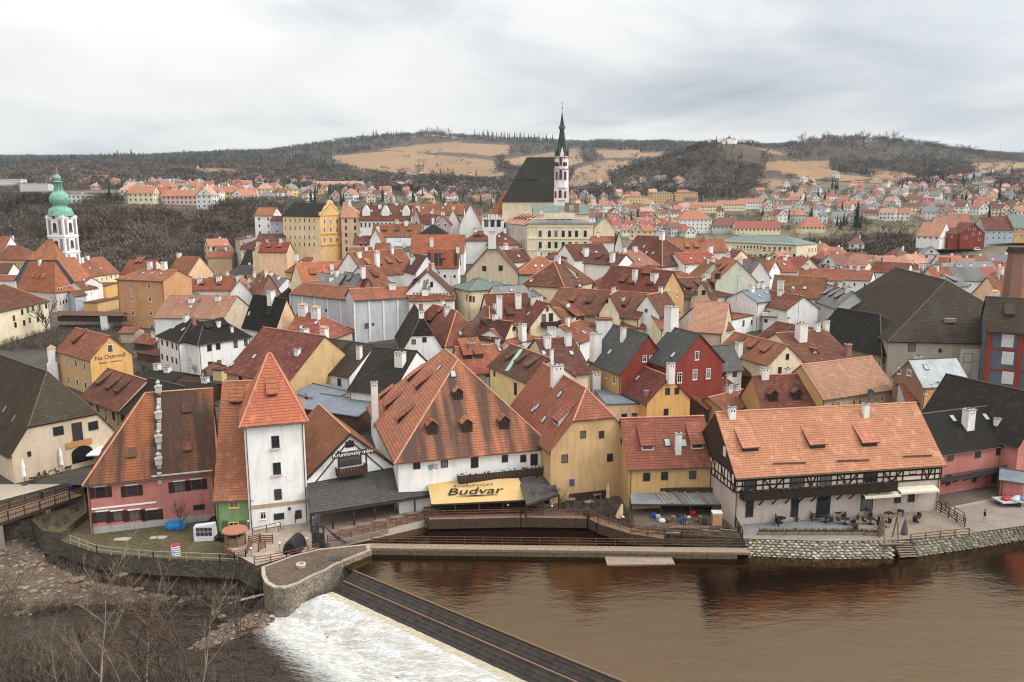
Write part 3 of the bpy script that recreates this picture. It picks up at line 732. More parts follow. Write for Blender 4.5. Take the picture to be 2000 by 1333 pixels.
def foam():
    t=NT('white_water'); v=t.n('ShaderNodeUVMap').outputs[0]
    mp=t.n('ShaderNodeMapping'); mp.inputs['Scale'].default_value=(1.6,1.0,1); t.l(v,mp.inputs[0]); n=t.noise(mp.outputs[0],2.6,9,.78,.6)
    mp2=t.n('ShaderNodeMapping'); mp2.inputs['Scale'].default_value=(.5,.5,1); t.l(v,mp2.inputs[0]); n2=t.noise(mp2.outputs[0],1.2,6,.7,.8)
    sv=t.n('ShaderNodeSeparateXYZ'); t.l(v,sv.inputs[0])
    c=t.mix(t.ramp(n,.36,0,.57,1),(.27,.23,.17),(.84,.84,.83)); lip=t.ramp(sv.outputs[1],.8,1,1.6,0)
    c=t.mix(t.ramp(n2,.40,0,.62,.7),c,(.36,.32,.25)); c=t.mix(lip,c,t.mix(t.ramp(n,.4,0,.6,1),(.34,.28,.17),(.58,.52,.40))); t.l(c,t.b.inputs['Base Color']); t.b.inputs['Roughness'].default_value=.5
    # beyond the toe the foam breaks up
    fade=t.ramp(t.math('DIVIDE',sv.outputs[1],20.0),.37,0.0,.80,.58); al=t.ramp(t.math('SUBTRACT',t.math('ADD',t.math('MULTIPLY',n2,.5),t.math('MULTIPLY',n,.5)),fade),.10,0,.32,1)
    t.l(al,t.b.inputs['Alpha']); t.bump(n,.8,.25); t.m.surface_render_method='DITHERED' if hasattr(t.m,'surface_render_method') else 'DITHERED'
    nu,nv=260,64; V=[];F_=[];U=[]
    O0=ex_(L0,T0,1.0); wid=(T0-L0).length
    dirf=((T0-L0).normalized()+(T1-L1).normalized()); 
    ax=(L2-L0); ll=ax.length
    for j in range(nv+1):
        s=j/nv*2.6   # 0 lip, 1 toe, >1 spreading
        for i in range(nu+1):
            u=i/nu; a=L0.lerp(L2,u); b=T0.lerp(T2,u)
            if s<=1:
                k=s; p=a.lerp(b,k); z=-.85-(2.0)*(k**1.4 if k<1 else 1)
                if s<.12: z=-.85-s*.4
            else:
                p=b+(b-a)*(s-1)*.8; z=-2.84
            am=.04+.16*min(1,max(0,s-.15)) ; am*= 1 if s<1.25 else max(.25,1-(s-1.25))
            z+=noise.fractal(Vector((u*ll*.9,s*wid*.9,2)),1,2,4)*am*1.6
            if s>=1: z=max(z,-2.865+.02*(1-min(1,s-1)))
            V.append((p.x,p.y,z)); U.append((u*ll,s*wid))
    n=nu+1
    for j in range(nv):
        for i in range(nu): a=j*n+i; F_.append((a,a+1,a+n+1,a+n))
    me=bpy.data.meshes.new('white_water'); me.from_pydata(V,[],F_); l=me.uv_layers.new(name='UVMap')
    l.data.foreach_set('uv',[c for f in F_ for k in f for c in U[k]]); me.materials.append(t.m); me.polygons.foreach_set('use_smooth',[True]*len(F_))
    o=link('foam',me); tag(o,'white foaming water tumbling off the weir into the lower river','foam',kind='stuff')
foam()
# ---------------------------------------------------------------- riverside ground
M_GRAVEL=groundm('gravel',(.115,.08,.056),(.06,.043,.031),(.17,.125,.09),.25,2.2)
M_LAWN=groundm('winter_lawn',(.065,.055,.028),(.10,.078,.04),(.14,.105,.065),.3,1.6)
M_DIRT=groundm('trodden_earth',(.11,.082,.062),(.07,.053,.04),(.16,.125,.10),.3,1.8)
M_PAVE=groundm('terrace_gravel',(.23,.185,.135),(.16,.13,.10),(.29,.235,.175),.3,3)
M_COB=groundm('grey_setts',(.18,.18,.18),(.13,.13,.13),(.25,.24,.235),.4,4)
def stonewallm(name,c,sc=2.2,mort=.4):
    t=NT(name); v=t.coords('Pos',(1,1,1.25)); vo=t.n('ShaderNodeTexVoronoi',Scale=sc,_feature='DISTANCE_TO_EDGE'); t.l(v,vo.inputs['Vector'])
    vc=t.n('ShaderNodeTexVoronoi',Scale=sc); t.l(v,vc.inputs['Vector']); n=t.noise(t.coords('Pos'),.5,6,.65)
    sv=t.n('ShaderNodeSeparateColor'); t.l(vc.outputs['Color'],sv.inputs[0])
    cc=t.mix(sv.outputs[0],tuple(x*.65 for x in c),tuple(x*1.3 for x in c)); cc=t.mix(t.ramp(vo.outputs[0],.0,1,.06,0),cc,tuple(x*mort for x in c))
    cc=t.mix(t.ramp(n,.42,0,.68,.75),cc,(.07,.06,.045)); t.l(cc,t.b.inputs['Base Color']); t.b.inputs['Roughness'].default_value=.9
    t.bump(t.ramp(vo.outputs[0],0,0,.12,1),.7,.08); return t.m
M_WALLS=stonewallm('rubble_wall',(.11,.093,.073),2.0); M_PIER=stonewallm('pier_masonry',(.27,.225,.17),3.2)
def block(name,pp,z1,z0,top,sidem=None,label=None,cat=None,kind='structure',zs=None):
    pts=[P(x,y,z1) for x,y in pp]
    a=sum(pts[i].x*pts[(i+1)%len(pts)].y-pts[(i+1)%len(pts)].x*pts[i].y for i in range(len(pts)))
    if a<0: pts=pts[::-1]
    m=MB(); o=pts[0]; m.prism([(p.x-o.x,p.y-o.y) for p in pts],z0-z1,0,1,0); ob=m.build(name,[top,sidem or top],None,(o.x,o.y,z1))
    if kind=='structure': struct(ob)
    else: tag(ob,label,cat)
    return ob
BANKS=dict(z=1.8)
block('terrace',[(1448,1047),(1452,1052),(1600,1057),(1740,1056),(1890,1043),(2000,1026),(2500,985),(2500,860),(1420,880)],1.8,-1,M_PAVE,M_WALLS)
block('setts_paving',[(1458,1046),(1460,1020),(1640,1008),(1672,1018),(1690,1048),(1600,1052),(1500,1050)],1.806,1.6,M_COB)
block('yard',[(830,1012),(1150,1008),(1165,1020),(1235,1038),(1448,1052),(1448,900),(820,900)],1.5,-1,M_DIRT,M_WALLS)
block('garden_lawn',[(84,1037),(128,1060),(190,1080),(300,1090),(430,1096),(505,1100),(520,1080),(640,1060),(640,960),(430,900),(150,960)],-.6,-3.5,M_LAWN,M_WALLS)
block('deck_terrace',[(440,1072),(500,1105),(580,1083),(628,1070),(640,1000),(560,1000),(460,1035)],.35,-3.2,flat('terrace_flags',(.33,.26,.20),.9,var=.25,scale=1.2),M_WALLS)
def pier():
    pp=[(512,1107),(572,1085),(625,1072),(722,1062),(726,1071),(652,1101),(636,1112),(610,1122),(580,1138),(555,1146),(535,1146),(520,1137),(513,1124)]
    pts=[P(x,y,.9) for x,y in pp]; o=pts[0]
    r=empty('stone_pier',(o.x,o.y,0)); tag(r,'rounded stone pier with gravel top between the mill race and the weir','pier')
    loc=[(p.x-o.x,p.y-o.y) for p in pts]
    a=sum(loc[i][0]*loc[(i+1)%len(loc)][1]-loc[(i+1)%len(loc)][0]*loc[i][1] for i in range(len(loc)))
    if a<0: loc=loc[::-1]
    m=MB(); m.prism(loc,-3.4,.62); m.build('pier_body',[M_PIER],r)
    cx=sum(p[0] for p in loc)/len(loc); cy=sum(p[1] for p in loc)/len(loc)
    m=MB(); m.prism([(cx+(x-cx)*1.02,cy+(y-cy)*1.02) for x,y in loc],.622,.86); m.build('coping',[flat('coping_stone',(.36,.30,.24),.9,var=.25)],r)
    m=MB(); m.prism([(cx+(x-cx)*.93,cy+(y-cy)*.93) for x,y in loc],.7,.9); m.build('pier_top',[M_GRAVEL],r)
    q=P(588,1107,.9); m=MB(); m.lathe([(.55,0),(.6,.35),(.35,.4),(.3,.1)],14); m.build('stone_ring',[flat('ring_stone',(.42,.36,.28),.9)],r,(q.x-o.x,q.y-o.y,.9))
    q=P(655,1092,.93); m=MB(); m.box(-.8,.8,-.5,.5,0,.05); m.build('hatch_cover',[METAL],r,(q.x-o.x,q.y-o.y,.9))
pier()
# small apron weir & rapid left of the pier
def rapid():
    a=P(520,1160,-2.7); b=P(432,1181,-2.7); ax=(b-a); L=ax.length; ax.normalize(); sd=Vector((-ax.y,ax.x,0)); nu,nv=40,14; V=[];F_=[];U=[]
    for j in range(nv+1):
        for i in range(nu+1):
            u=i/nu; v=j/nv-.5; w=(.9+1.6*u*(1-u)+.35*noise.noise(Vector((u*6,3,0))))*1.2; k=a+ax*(u*L)+sd*(v*w*2*(.6+.4*noise.noise(Vector((u*5,v*2,7)))))
            z=-2.83+max(0,(.25-abs(v)*.5))*(1-u*.8)+.12*noise.fractal(Vector((u*9,v*5,1)),1,2,3); V.append((k.x,k.y,z)); U.append((u*L+30,9+abs(v)*16+u*3))
    n=nu+1
    for j in range(nv):
        for i in range(nu): q=j*n+i; F_.append((q,q+1,q+n+1,q+n))
    me=bpy.data.meshes.new('rapid'); me.from_pydata(V,[],F_); l=me.uv_layers.new(name='UVMap'); l.data.foreach_set('uv',[c for f in F_ for k in f for c in U[k]]); me.materials.append(bpy.data.materials['white_water']); me.polygons.foreach_set('use_smooth',[True]*len(F_)); o=link('rapid',me)
    tag(o,'small white rapid gushing out beside the rounded stone pier','rapid',kind='stuff')
rapid()
def heightpatch(name,pp,zf,mat,step=.6,kind='structure',label=None):
    pts=[P(x,y,-2.4) for x,y in pp]; x0=min(p.x for p in pts); x1=max(p.x for p in pts); y0=min(p.y for p in pts); y1=max(p.y for p in pts)
    nx=int((x1-x0)/step)+1; ny=int((y1-y0)/step)+1; pl=[(p.x,p.y) for p in pts]; V=[];F_=[]
    def dist(x,y):
        d=1e9
        for i in range(len(pl)):
            a=Vector(pl[i]); b=Vector(pl[(i+1)%len(pl)]); ab=b-a; t=max(0,min(1,(Vector((x,y))-a).dot(ab)/ab.length_squared)); d=min(d,(a+ab*t-Vector((x,y))).length)
        return d if inpoly(x,y,pl) else -d
    for j in range(ny+1):
        for i in range(nx+1):
            x=x0+i*step; y=y0+j*step; V.append((x,y,zf(x,y,dist(x,y))))
    for j in range(ny):
        for i in range(nx): a=j*(nx+1)+i; F_.append((a,a+1,a+nx+2,a+nx+1))
    me=bpy.data.meshes.new(name); me.from_pydata(V,[],F_); me.materials.append(mat); me.polygons.foreach_set('use_smooth',[True]*len(F_)); o=link(name,me)
    o['kind']=kind
    if label: o['label']=label
    return o,pl
def bankz(x,y,d):
    n=noise.noise(Vector((x/3,y/3,0)))*.25+noise.noise(Vector((x/.9,y/.9,3)))*.1
    return -3.3+min(1.0,max(-.3,d*.35))+n*(1 if d>0 else .3)+max(0,d-4)*.05
PB=[(-300,950),(80,1020),(110,1085),(200,1120),(320,1145),(500,1150),(510,1165),(440,1172),(330,1175),(260,1180),(120,1185),(40,1200),(-200,1230),(-500,1250)]
heightpatch('gravel_bank',PB,bankz,M_GRAVEL)
PI=[(330,1265),(380,1235),(430,1205),(500,1178),(545,1175),(555,1195),(540,1222),(480,1240),(410,1262),(350,1275)]
heightpatch('gravel_spit',PI,bankz,M_GRAVEL,.5)
# loose stones on the gravel : stuff
def rockverts(rng,s):
    a=[]
    for (x,y,z) in ((1,0,0),(-1,0,0),(0,1,0),(0,-1,0),(0,0,1),(0,0,-1),(.7,.7,.4),(-.7,.7,.4),(-.7,-.7,.4),(.7,-.7,.4)):
        k=s*rng.uniform(.7,1.15); a.append(Vector((x*k*1.2,y*k,z*k*.6)))
    return a
def hullrock(rng,s):
    bm=bmesh.new(); [bm.verts.new(v) for v in rockverts(rng,s)]; bmesh.ops.convex_hull(bm,input=bm.verts); me=bpy.data.meshes.new('stone'); bm.to_mesh(me); bm.free(); return me
ROCKC=[flat('stone_a',(.15,.11,.08),.9,var=.3),flat('stone_b',(.085,.06,.042),.9,var=.3),flat('stone_c',(.21,.175,.14),.9,var=.25),flat('stone_d',(.15,.10,.07),.9,var=.2)]
def scatter_stones(name,pl,n,smin,smax,zf,label,seed=3):
    rng=random.Random(seed); V=[];F_=[];mi=[]; prot=[]
    for k in range(12):
        me=hullrock(rng,1.0); prot.append(([v.co.copy() for v in me.vertices],[tuple(p.vertices) for p in me.polygons])); bpy.data.meshes.remove(me)
    xs=[p[0] for p in pl]; ys=[p[1] for p in pl]; c=0
    while c<n:
        x=rng.uniform(min(xs),max(xs)); y=rng.uniform(min(ys),max(ys))
        if not inpoly(x,y,pl): continue
        c+=1; s=smin+(smax-smin)*rng.random()**3; a=rng.random()*6.28; ca,sa=math.cos(a)*s,math.sin(a)*s; b=len(V); vs,fs=rng.choice(prot); z=zf(x,y)
        V+=[(x+v.x*ca-v.y*sa,y+v.x*sa+v.y*ca,z+v.z*s) for v in vs]; F_+=[tuple(i+b for i in f) for f in fs]; mi+=[rng.randrange(4)]*len(fs)
    me=bpy.data.meshes.new(name); me.from_pydata(V,[],F_); [me.materials.append(m) for m in ROCKC]; me.polygons.foreach_set('material_index',mi); o=link(name,me); o['kind']='stuff'; o['label']=label; o['category']='stones'; return o
def zbank(pl):
    def f(x,y):
        d=1e9
        for i in range(len(pl)):
            a=Vector(pl[i]); b=Vector(pl[(i+1)%len(pl)]); ab=b-a; t=max(0,min(1,(Vector((x,y))-a).dot(ab)/ab.length_squared)); d=min(d,(a+ab*t-Vector((x,y))).length)
        return bankz(x,y,d)
    return f
plB=[(p.x,p.y) for p in (P(x,y,-2.4) for x,y in PB)]; plI=[(p.x,p.y) for p in (P(x,y,-2.4) for x,y in PI)]
scatter_stones('loose_stones',plB,4200,.06,.45,zbank(plB),'pale and brown loose stones strewn over the gravel bank',3)
scatter_stones('loose_stones',plI,900,.06,.35,zbank(plI),'pale and brown loose stones strewn over the gravel spit below the pier',5)
_r=random.Random(8)
for k,(x,y,s,lab) in enumerate([(150,1132,.9,'brown'),(170,1140,.8,'grey'),(420,1196,.5,'tan'),(433,1203,.45,'tan'),(487,1222,.55,'tan'),(500,1232,.5,'tan'),(512,1222,.5,'grey'),(470,1228,.45,'brown'),(270,1150,.55,'brown'),(240,1122,.6,'tan')]):
    p=P(x,y,-2.2); me=hullrock(_r,s); me.materials.append(ROCKC[{'brown':3,'grey':0,'tan':0}[lab]]); o=link('boulder',me,None,(p.x,p.y,-2.3))
    tag(o,'rounded %s boulder, %s'%(lab,('largest on the gravel bank left of the garden wall','flattish one just right of the largest on the gravel bank','alone at the head of the gravel spit','second at the head of the gravel spit','mid spit below the pier','right of the mid spit pair','at the spit end beside the foam','left of the spit stones by the foam','under the garden wall in the middle','under the garden wall left end')[k]),'boulder','boulders in the lower river')
# ---------------------------------------------------------------- cobbled embankment: each stone a piece
def embank(name,label,top,bot,nrow,seed,zt=1.75,zb=-.15,limit=300):
    rng=random.Random(seed); tp_=[P(x,y,zt) for x,y in top]; bt=[P(x,y,zb) for x,y in bot]
    def along(pl,s):
        ls=[(pl[i+1]-pl[i]).length for i in range(len(pl)-1)]; d=s*sum(ls)
        for i,l in enumerate(ls):
            if d<=l or i==len(ls)-1: return pl[i].lerp(pl[i+1],d/l)
            d-=l
    tl=sum((tp_[i+1]-tp_[i]).length for i in range(len(tp_)-1)); o0=tp_[0]; root=empty(name,(o0.x,o0.y,0)); tag(root,label,'embankment')
    m=MB(); N_=24
    for i in range(N_):
        a=along(tp_,i/N_)-Vector((o0.x,o0.y,.1)); b=along(tp_,(i+1)/N_)-Vector((o0.x,o0.y,.1)); c=along(bt,(i+1)/N_)-Vector((o0.x,o0.y,.25)); d=along(bt,i/N_)-Vector((o0.x,o0.y,.25)); m.face([d,c,b,a])
    m.build('mortar_bed',[flat('mortar_bed',(.13,.115,.09),.95)],root)
    mats=[flat('cobble_a',(.33,.30,.25),.85,var=.2),flat('cobble_b',(.25,.225,.18),.85,var=.2),flat('cobble_c',(.40,.365,.30),.85,var=.2),flat('cobble_d',(.19,.185,.165),.85,var=.2),flat('cobble_e',(.29,.235,.15),.85,var=.3)]
    metas=[]
    for k in range(10):
        bm=bmesh.new(); nn=rng.choice((5,6,6,7)); vs=[]
        for i in range(nn):
            w=2*math.pi*(i+rng.uniform(-.2,.2))/nn; r_=rng.uniform(.82,1.02); vs.append((math.cos(w)*r_,math.sin(w)*r_))
        for (x,y) in vs: bm.verts.new((x,y,-.25)); bm.verts.new((x*.98,y*.98,.0)); bm.verts.new((x*.72,y*.72,.2))
        bmesh.ops.convex_hull(bm,input=bm.verts); 
        for mm in mats[k%5:k%5+1]:
            me=bpy.data.meshes.new('stone'); bm.to_mesh(me); me.materials.append(mm); metas.append(me)
        bm.free()
    cnt=0; rest=MB(); restmi=[]
    cells=[]
    ncol=int(tl/.62)
    for r_ in range(nrow):
        for c_ in range(ncol):
            s=(c_+.5*(r_%2)+rng.uniform(-.18,.18)+.25)/ncol; t=(r_+.5+rng.uniform(-.14,.14))/nrow
            if s>1: continue
            a=along(tp_,s); b=along(bt,s); p=a.lerp(b,t)-Vector((o0.x,o0.y,0)); sl=(b-a); cells.append((p,math.atan2((b-a).y,(b-a).x)+math.pi/2,math.atan2(-sl.z,sl.xy.length),sl.length/nrow))
    rng.shuffle(cells); cells.sort(key=lambda q:0)
    for k,(p,rz,tilt,hh) in enumerate(cells):
        me=metas[rng.randrange(len(metas))]; sx=.33*rng.uniform(.85,1.15); sy=hh*.53*rng.uniform(.88,1.1)
        mat=Matrix.Translation(p)@Matrix.Rotation(rz,4,'Z')@Matrix.Rotation(tilt,4,'X')@Matrix.Rotation(rng.choice((0,math.pi)),4,'Z')@Matrix.Diagonal((sx,sy,.35,1))
        if k<limit: o=link('stone',me,root); o.matrix_local=mat
        else:
            vs=[mat@v.co for v in me.vertices]; rest.poly(vs,[tuple(f.vertices) for f in me.polygons],mats.index(me.materials[0]))
    if rest.v:
        o=rest.build('stones',mats,root); o['kind']='stuff'
embank('stone_embankment','sloping embankment of pale rounded stones below the hotel terrace',[(1455,1052),(1600,1057),(1745,1056)],[(1462,1088),(1600,1095),(1745,1093)],7,4)
embank('stone_embankment','sloping mossy stone embankment at the right, beyond the wooden steps',[(1785,1055),(1890,1044),(2000,1027),(2200,1000)],[(1785,1090),(1900,1073),(2000,1056),(2200,1030)],6,6)
def ez(px,pyb,zg,pye): return zrow(P(px,pyb,zg).y,pye)
def localm(root): return Matrix.Rotation(-root.rotation_euler[2],4,'Z')@Matrix.Translation(-root.location)
def loc_of(root,p): return localm(root)@Vector(p)
PICK=flat('brown_rail',(.11,.065,.04),.75,var=.3); RUSTRAIL=flat('red_rail',(.17,.07,.045),.75,var=.25)
def railing(root,p0,p1,h=1.0,n=None,rails=2,mat=None,pick=False,r=.05):
    """posts and rails between two local points, each its own part"""
    mat=mat or PICK; p0=Vector(p0); p1=Vector(p1); L=(p1-p0).length; n=n or max(1,round(L/2.0))
    for i in range(n+1):
        q=p0.lerp(p1,i/n); m=MB(); m.box(-r,r,-r,r,0,h); m.build('post',[mat],root,q)
    for k in range(rails):
        z=h*(1-k/max(1,rails)) -.02
        m=MB(); m.beam(p0+Vector((0,0,z)),p1+Vector((0,0,z)),r*1.3,r*1.6); m.build('rail',[mat],root)
    if pick:
        m=MB(); k=int(L/.16)
        for i in range(k): q=p0.lerp(p1,(i+.5)/k); m.box(q.x-.035,q.x+.035,q.y-.02,q.y+.02,q.z+.1,q.z+h-.05)
        o=m.build('pickets',[mat],root); o['kind']='stuff'
def balcony(root,x0,x1,py,depth=1.1,ht=1.0,mat=None,solid=True,flowers=False,brackets=0):
    a=H.on_wall(x0,py); b=H.on_wall(x1,py)
    if not a or not b: print('balcony miss',root['label']); return
    pa,nr=a[1],a[2]; pb=b[1]; z=min(pa.z,pb.z); mat=mat or DARKW; ax=(pb-pa); ax.z=0; L=ax.length; ax.normalize(); rz=math.atan2(ax.y,ax.x)
    if Vector((ax.y,-ax.x,0)).dot(nr)<0: pa,pb=pb,pa; ax=-ax; rz+=math.pi
    m=MB(); m.box(0,L,-depth,-.01,-.15,0); o=m.build('balcony',[mat],root,Vector((pa.x,pa.y,z))); o.rotation_euler=(0,0,rz)
    if solid:
        n=max(3,int(L/.45))
        me=MB(); me.box(0,L/n-.025,-depth-.03,-depth+.01,.0,ht-.08); pm=me.mesh('board',[mat])
        for i in range(n): link('board',pm,o,(i*L/n,0,0))
        for s in (0,L-.05): m=MB(); m.box(s,s+.05,-depth,-.02,0,ht-.08); m.build('side_board',[mat],o)
    else:
        n=max(6,int(L/.14)); m=MB()
        for i in range(n+1): x=i*L/n; m.box(x-.015,x+.015,-depth,-depth+.03,0,ht)
        q=m.build('balusters',[mat],o); q['kind']='stuff'
    m=MB(); m.box(-.05,L+.05,-depth-.06,-depth+.04,ht-.08,ht+.02); m.build('handrail',[mat],o)
    if flowers:
        rng=random.Random(int(x0)); m=MB()
        for i in range(int(L*5)):
            x=rng.random()*L; c=Vector((x,-depth-.05+rng.uniform(-.12,.1),ht+rng.uniform(0,.28))); r_=rng.uniform(.07,.16)
            m.poly([c+Vector((r_,0,0)),c+Vector((-r_,0,.02)),c+Vector((0,r_,0)),c+Vector((0,-r_,0)),c+Vector((0,0,r_)),c+Vector((0,0,-r_))],[(0,2,4),(2,1,4),(1,3,4),(3,0,4),(2,0,5),(1,2,5),(3,1,5),(0,3,5)])
        q=m.build('plants',[flat('dry_plants',(.10,.075,.045),.9,var=.5,scale=5)],o); q['kind']='stuff'
    for i in range(brackets):
        x=L*(i+.5)/brackets; m=MB(); m.beam((x,-.02,-1.0),(x,-depth*.9,-.15),.12,.12); m.build('bracket',[mat],o)
    return o
FR='buildings along the river front'
# ---- old barn with mossy roof, left
r=H('old rendered barn with huge mossy brown half hipped roof at left edge','g',(22,887),(225,843),3.5,'beige','moss',zg=2.2,ze=ez(60,928,2.2,872),rv=727,D=26,hips='a',q=.33,
  win=[(114,842,1.5,1.4,'d'),(182,832,1.5,1.4,'d'),(57,887,.5,.8,'d'),(151,844,1.5,3.0,'b')],roof2='mossbrown',gp=2,ridge=True,sky=[(10,800,'d'),(28,818,'d')],group=FR,near=True,cat='barn',name='barn')
b_=H.on_wall(161,888)
if b_:
    m=MB(); pts=[(-1.6,0),(1.6,0)]+[(1.6*math.cos(a),1.5+1.1*math.sin(a)) for a in [math.pi*k/8 for k in range(9)]]
    m.poly([(x,-.02,z-1.2) for x,z in pts]+[(x,.02,z-1.2) for x,z in pts],[tuple(range(len(pts))),])
    o=m.build('arched_door',[flat('door_dark',(.012,.01,.008),.8)],r,b_[1]+b_[2]*.03); o.rotation_euler=(0,0,math.atan2(b_[2].x,-b_[2].y))
b_=H.on_wall(154,866)
if b_:
    m=MB(); m.box(-1.9,1.9,-.1,0,-.45,.45); o=m.build('sign_board',[flat('sign_orange',(.42,.20,.08),.7)],r,b_[1]+b_[2]*.1); o.rotation_euler=(0,0,math.atan2(b_[2].x,-b_[2].y))
# chimney behind the barn
q=P(104,722,6.5); c=empty('chimney_stack',(q.x,q.y,3),.3); tag(c,'tall white rendered chimney with little tiled cap behind the mossy barn','chimney')
m=MB(); m.box(-1.0,1.0,-.7,.7,-1,5.0); m.box(-.7,.7,-.6,.6,5.0,8.3); m.build('shaft',[CHIMW],c); m=MB(); m.poly([(-.85,-.75,8.3),(.85,-.75,8.3),(.85,.75,8.3),(-.85,.75,8.3),(0,0,9.1)],[(0,1,4),(1,2,4),(2,3,4),(3,0,4),(3,2,1,0)]); m.build('cap',[RIDGE],c)
# ---- Na Ostrove
r=H('bright yellow guesthouse with Na Ostrově lettering on its gable','e',(112,683),(176,702),8.3,'ochre','rust',zg=2.5,C=257,rv=649,wall2='oyellow',  # gable gets a brighter yellow than the side wall, painting in its sunlit side
  win=[(132,705,.95,1.6),(149,710,.95,1.6),(166,716,.95,1.6),(135,742,.95,1.6),(152,747,.95,1.6),(168,753,.95,1.6),(215,681,1.2,1.7)],dorm=[(143,672,'s',1.6,.9)],group=FR,cat='guesthouse',name='guesthouse')
for txt,px,py,sz,nm in (('Na Ostrově',216,697,1.3,'lettering'),('Pension - restaurace',215,707,.55,'lettering')):
    b_=H.on_wall(px,py)
    if b_: lettering(txt,r,b_[1]+b_[2]*.04,(R(90),0,math.atan2(b_[2].x,-b_[2].y)),sz,flat('sign_dark',(.06,.05,.06),.7))
# ---- shop with three dormers, dark annexe
r=H('low orange shop with brown roof carrying three long sloping dormers','e',(160,773),(231,800),4.6,'tan','brown',zg=2.5,rv=731,pitch=40,win=[(177,792,.9,1.5),(191,797,.9,1.5),(207,812,1.1,2.4,'w'),(222,811,.9,1.9)],
  dorm=[(190,754,'s',1.5,.75),(209,763,'s',1.5,.75),(227,770,'s',1.5,.75)],group=FR,cat='shop',name='shop')
r=H('low dark roofed annexe with shop fronts beside the three dormer shop','e',(236,801),(302,820),4.4,'tan','black',zg=2.5,rv=748,pitch=38,win=[(240,818,1.8,2.2,'d'),(255,822,2,2.4,'d'),(272,826,1.8,2.2,'d')],sky=[(285,790,'d')],group=FR,cat='annexe',name='annexe')
# ---- pink house
r=H('long pink house with orange and sooty roof, dark shutters, beside the wooden bridge','e',(168,940),(418,915),7,'pink','streak',zg=-.5,ze=ez(178,1040,-.5,938),rv=764,rt=.75,pitch=52,hips='A',group=FR,
  win=[(197,962,1.3,1.5),(258,959,1.3,1.5),(350,951,1.3,1.4),(384,947,1.3,1.4),(201,1010,1.3,1.4),(229,1009,1.3,1.4),(263,1007,1.3,1.4),(298,1006,1.5,1.4),(389,991,1.5,.8)],
  dorm=[(366,806,'s',.9,.35),(366,880,'s',.9,.3),(257,893,'s',.9,.3)])
Lh,Dh,h2h,zrh=H.dim
for (px,py) in ((197,962),(258,959),(350,951),(384,947),(201,1010),(229,1009),(263,1007),(298,1006)):
    b_=H.on_wall(px,py)
    for s in (-1,1):
        m=MB(); m.box(-.32,.32,-.05,.0,-.75,.75)
        for k in range(6): m.box(-.26,.26,-.07,-.05,-.65+k*.22,-.55+k*.22)
        m.build('shutter',[flat('brown_shutter',(.045,.022,.018),.7)],r,b_[1]+b_[2]*.03+Vector((s*1.02,0,0)))
    m=MB(); m.box(-.8,.8,-.12,0,-.10,.04); m.build('lintel',[WHITE],r,b_[1]+b_[2]*.03+Vector((0,0,.9)))
for (x0,x1,z) in ((.3,Lh*.52,3.3),): m=MB(); m.box(x0,x1,-.1,0,z,z+.22); m.build('cornice_band',[WHITE],r)
m=MB(); m.box(Lh*.5,Lh-.2,-.3,0,h2h-.45,h2h-.12); m.build('eaves_cornice',[flat('grey_cornice',(.50,.46,.43),.8)],r)
m=MB(); m.box(.1,Lh-.1,-.06,0,-1,.8); m.build('plinth',[plaster((.35,.34,.32),.6)],r)
# baroque firewall gable riding over the roof slope
xg=Lh*.56; m=MB(); W2=Dh/2; tp_=(zrh-h2h)/W2
prof=[]; steps=9
for i in range(steps+1):
    y=-.3+(W2+.2)*i/steps; z=h2h+tp_*y
    prof.append((y,z+.55+(.25 if i%2 else 0))); prof.append((y+(W2/steps)*.75,z+.6+(.25 if i%2 else 0)))
pts=[(xg-.25,y,z) for y,z in prof]; n=len(pts); low=[(xg-.25,y,h2h+tp_*y-1.0) for y,z in prof]
pts2=[(xg+.3,y,z) for y,z in prof]; low2=[(xg+.3,y,h2h+tp_*y-1.0) for y,z in prof]
for i in range(n-1):
    m.face([low[i],low[i+1],pts[i+1],pts[i]][::-1]); m.face([low2[i],low2[i+1],pts2[i+1],pts2[i]]); m.face([pts[i],pts[i+1],pts2[i+1],pts2[i]][::-1])
m.face([low[0],pts[0],pts2[0],low2[0]]); o=m.build('firewall_gable',[plaster((.40,.385,.36),.7)],r)
for i,f in enumerate((.06,.33,.62,.95)):
    y=W2*f; z=h2h+tp_*y+.6; m=MB(); m.box(xg-.38,xg+.42,y-.4,y+.3,z,z+.8); m.box(xg-.46,xg+.5,y-.48,y+.38,z+.8,z+1.0); m.lathe([(.28,z+1.0),(.18,z+1.25),(.32,z+1.5),(.05,z+1.85)],8,0,xg,y-.05); m.build('finial',[plaster((.44,.41,.37),.6)],o)
# ---- green house
r=H('narrow green house with yellow framed windows and very steep orange roof','e',(420,969),(491,966),5.5,'green','orange',zg=-.5,ze=ez(430,1045,-.5,968),rv=746,pitch=57,group=FR,ws='y',
  win=[(457,981,1.3,1.6),(457,1033,1.3,1.9)],dorm=[(462,790,'s',1.5,.7)])
for s in (-1,1):
    b_=H.on_wall(457+s*17,1026)
    if b_:
        m=MB()
        for k in range(5): m.box(-.4,.4,-.04,0,-.7+k*.32,-.66+k*.32); m.box(-.4+k*.2,-.37+k*.2,-.04,0,-.75,.65)
        m.build('window_grille',[METAL],r,b_[1]+b_[2]*.04)
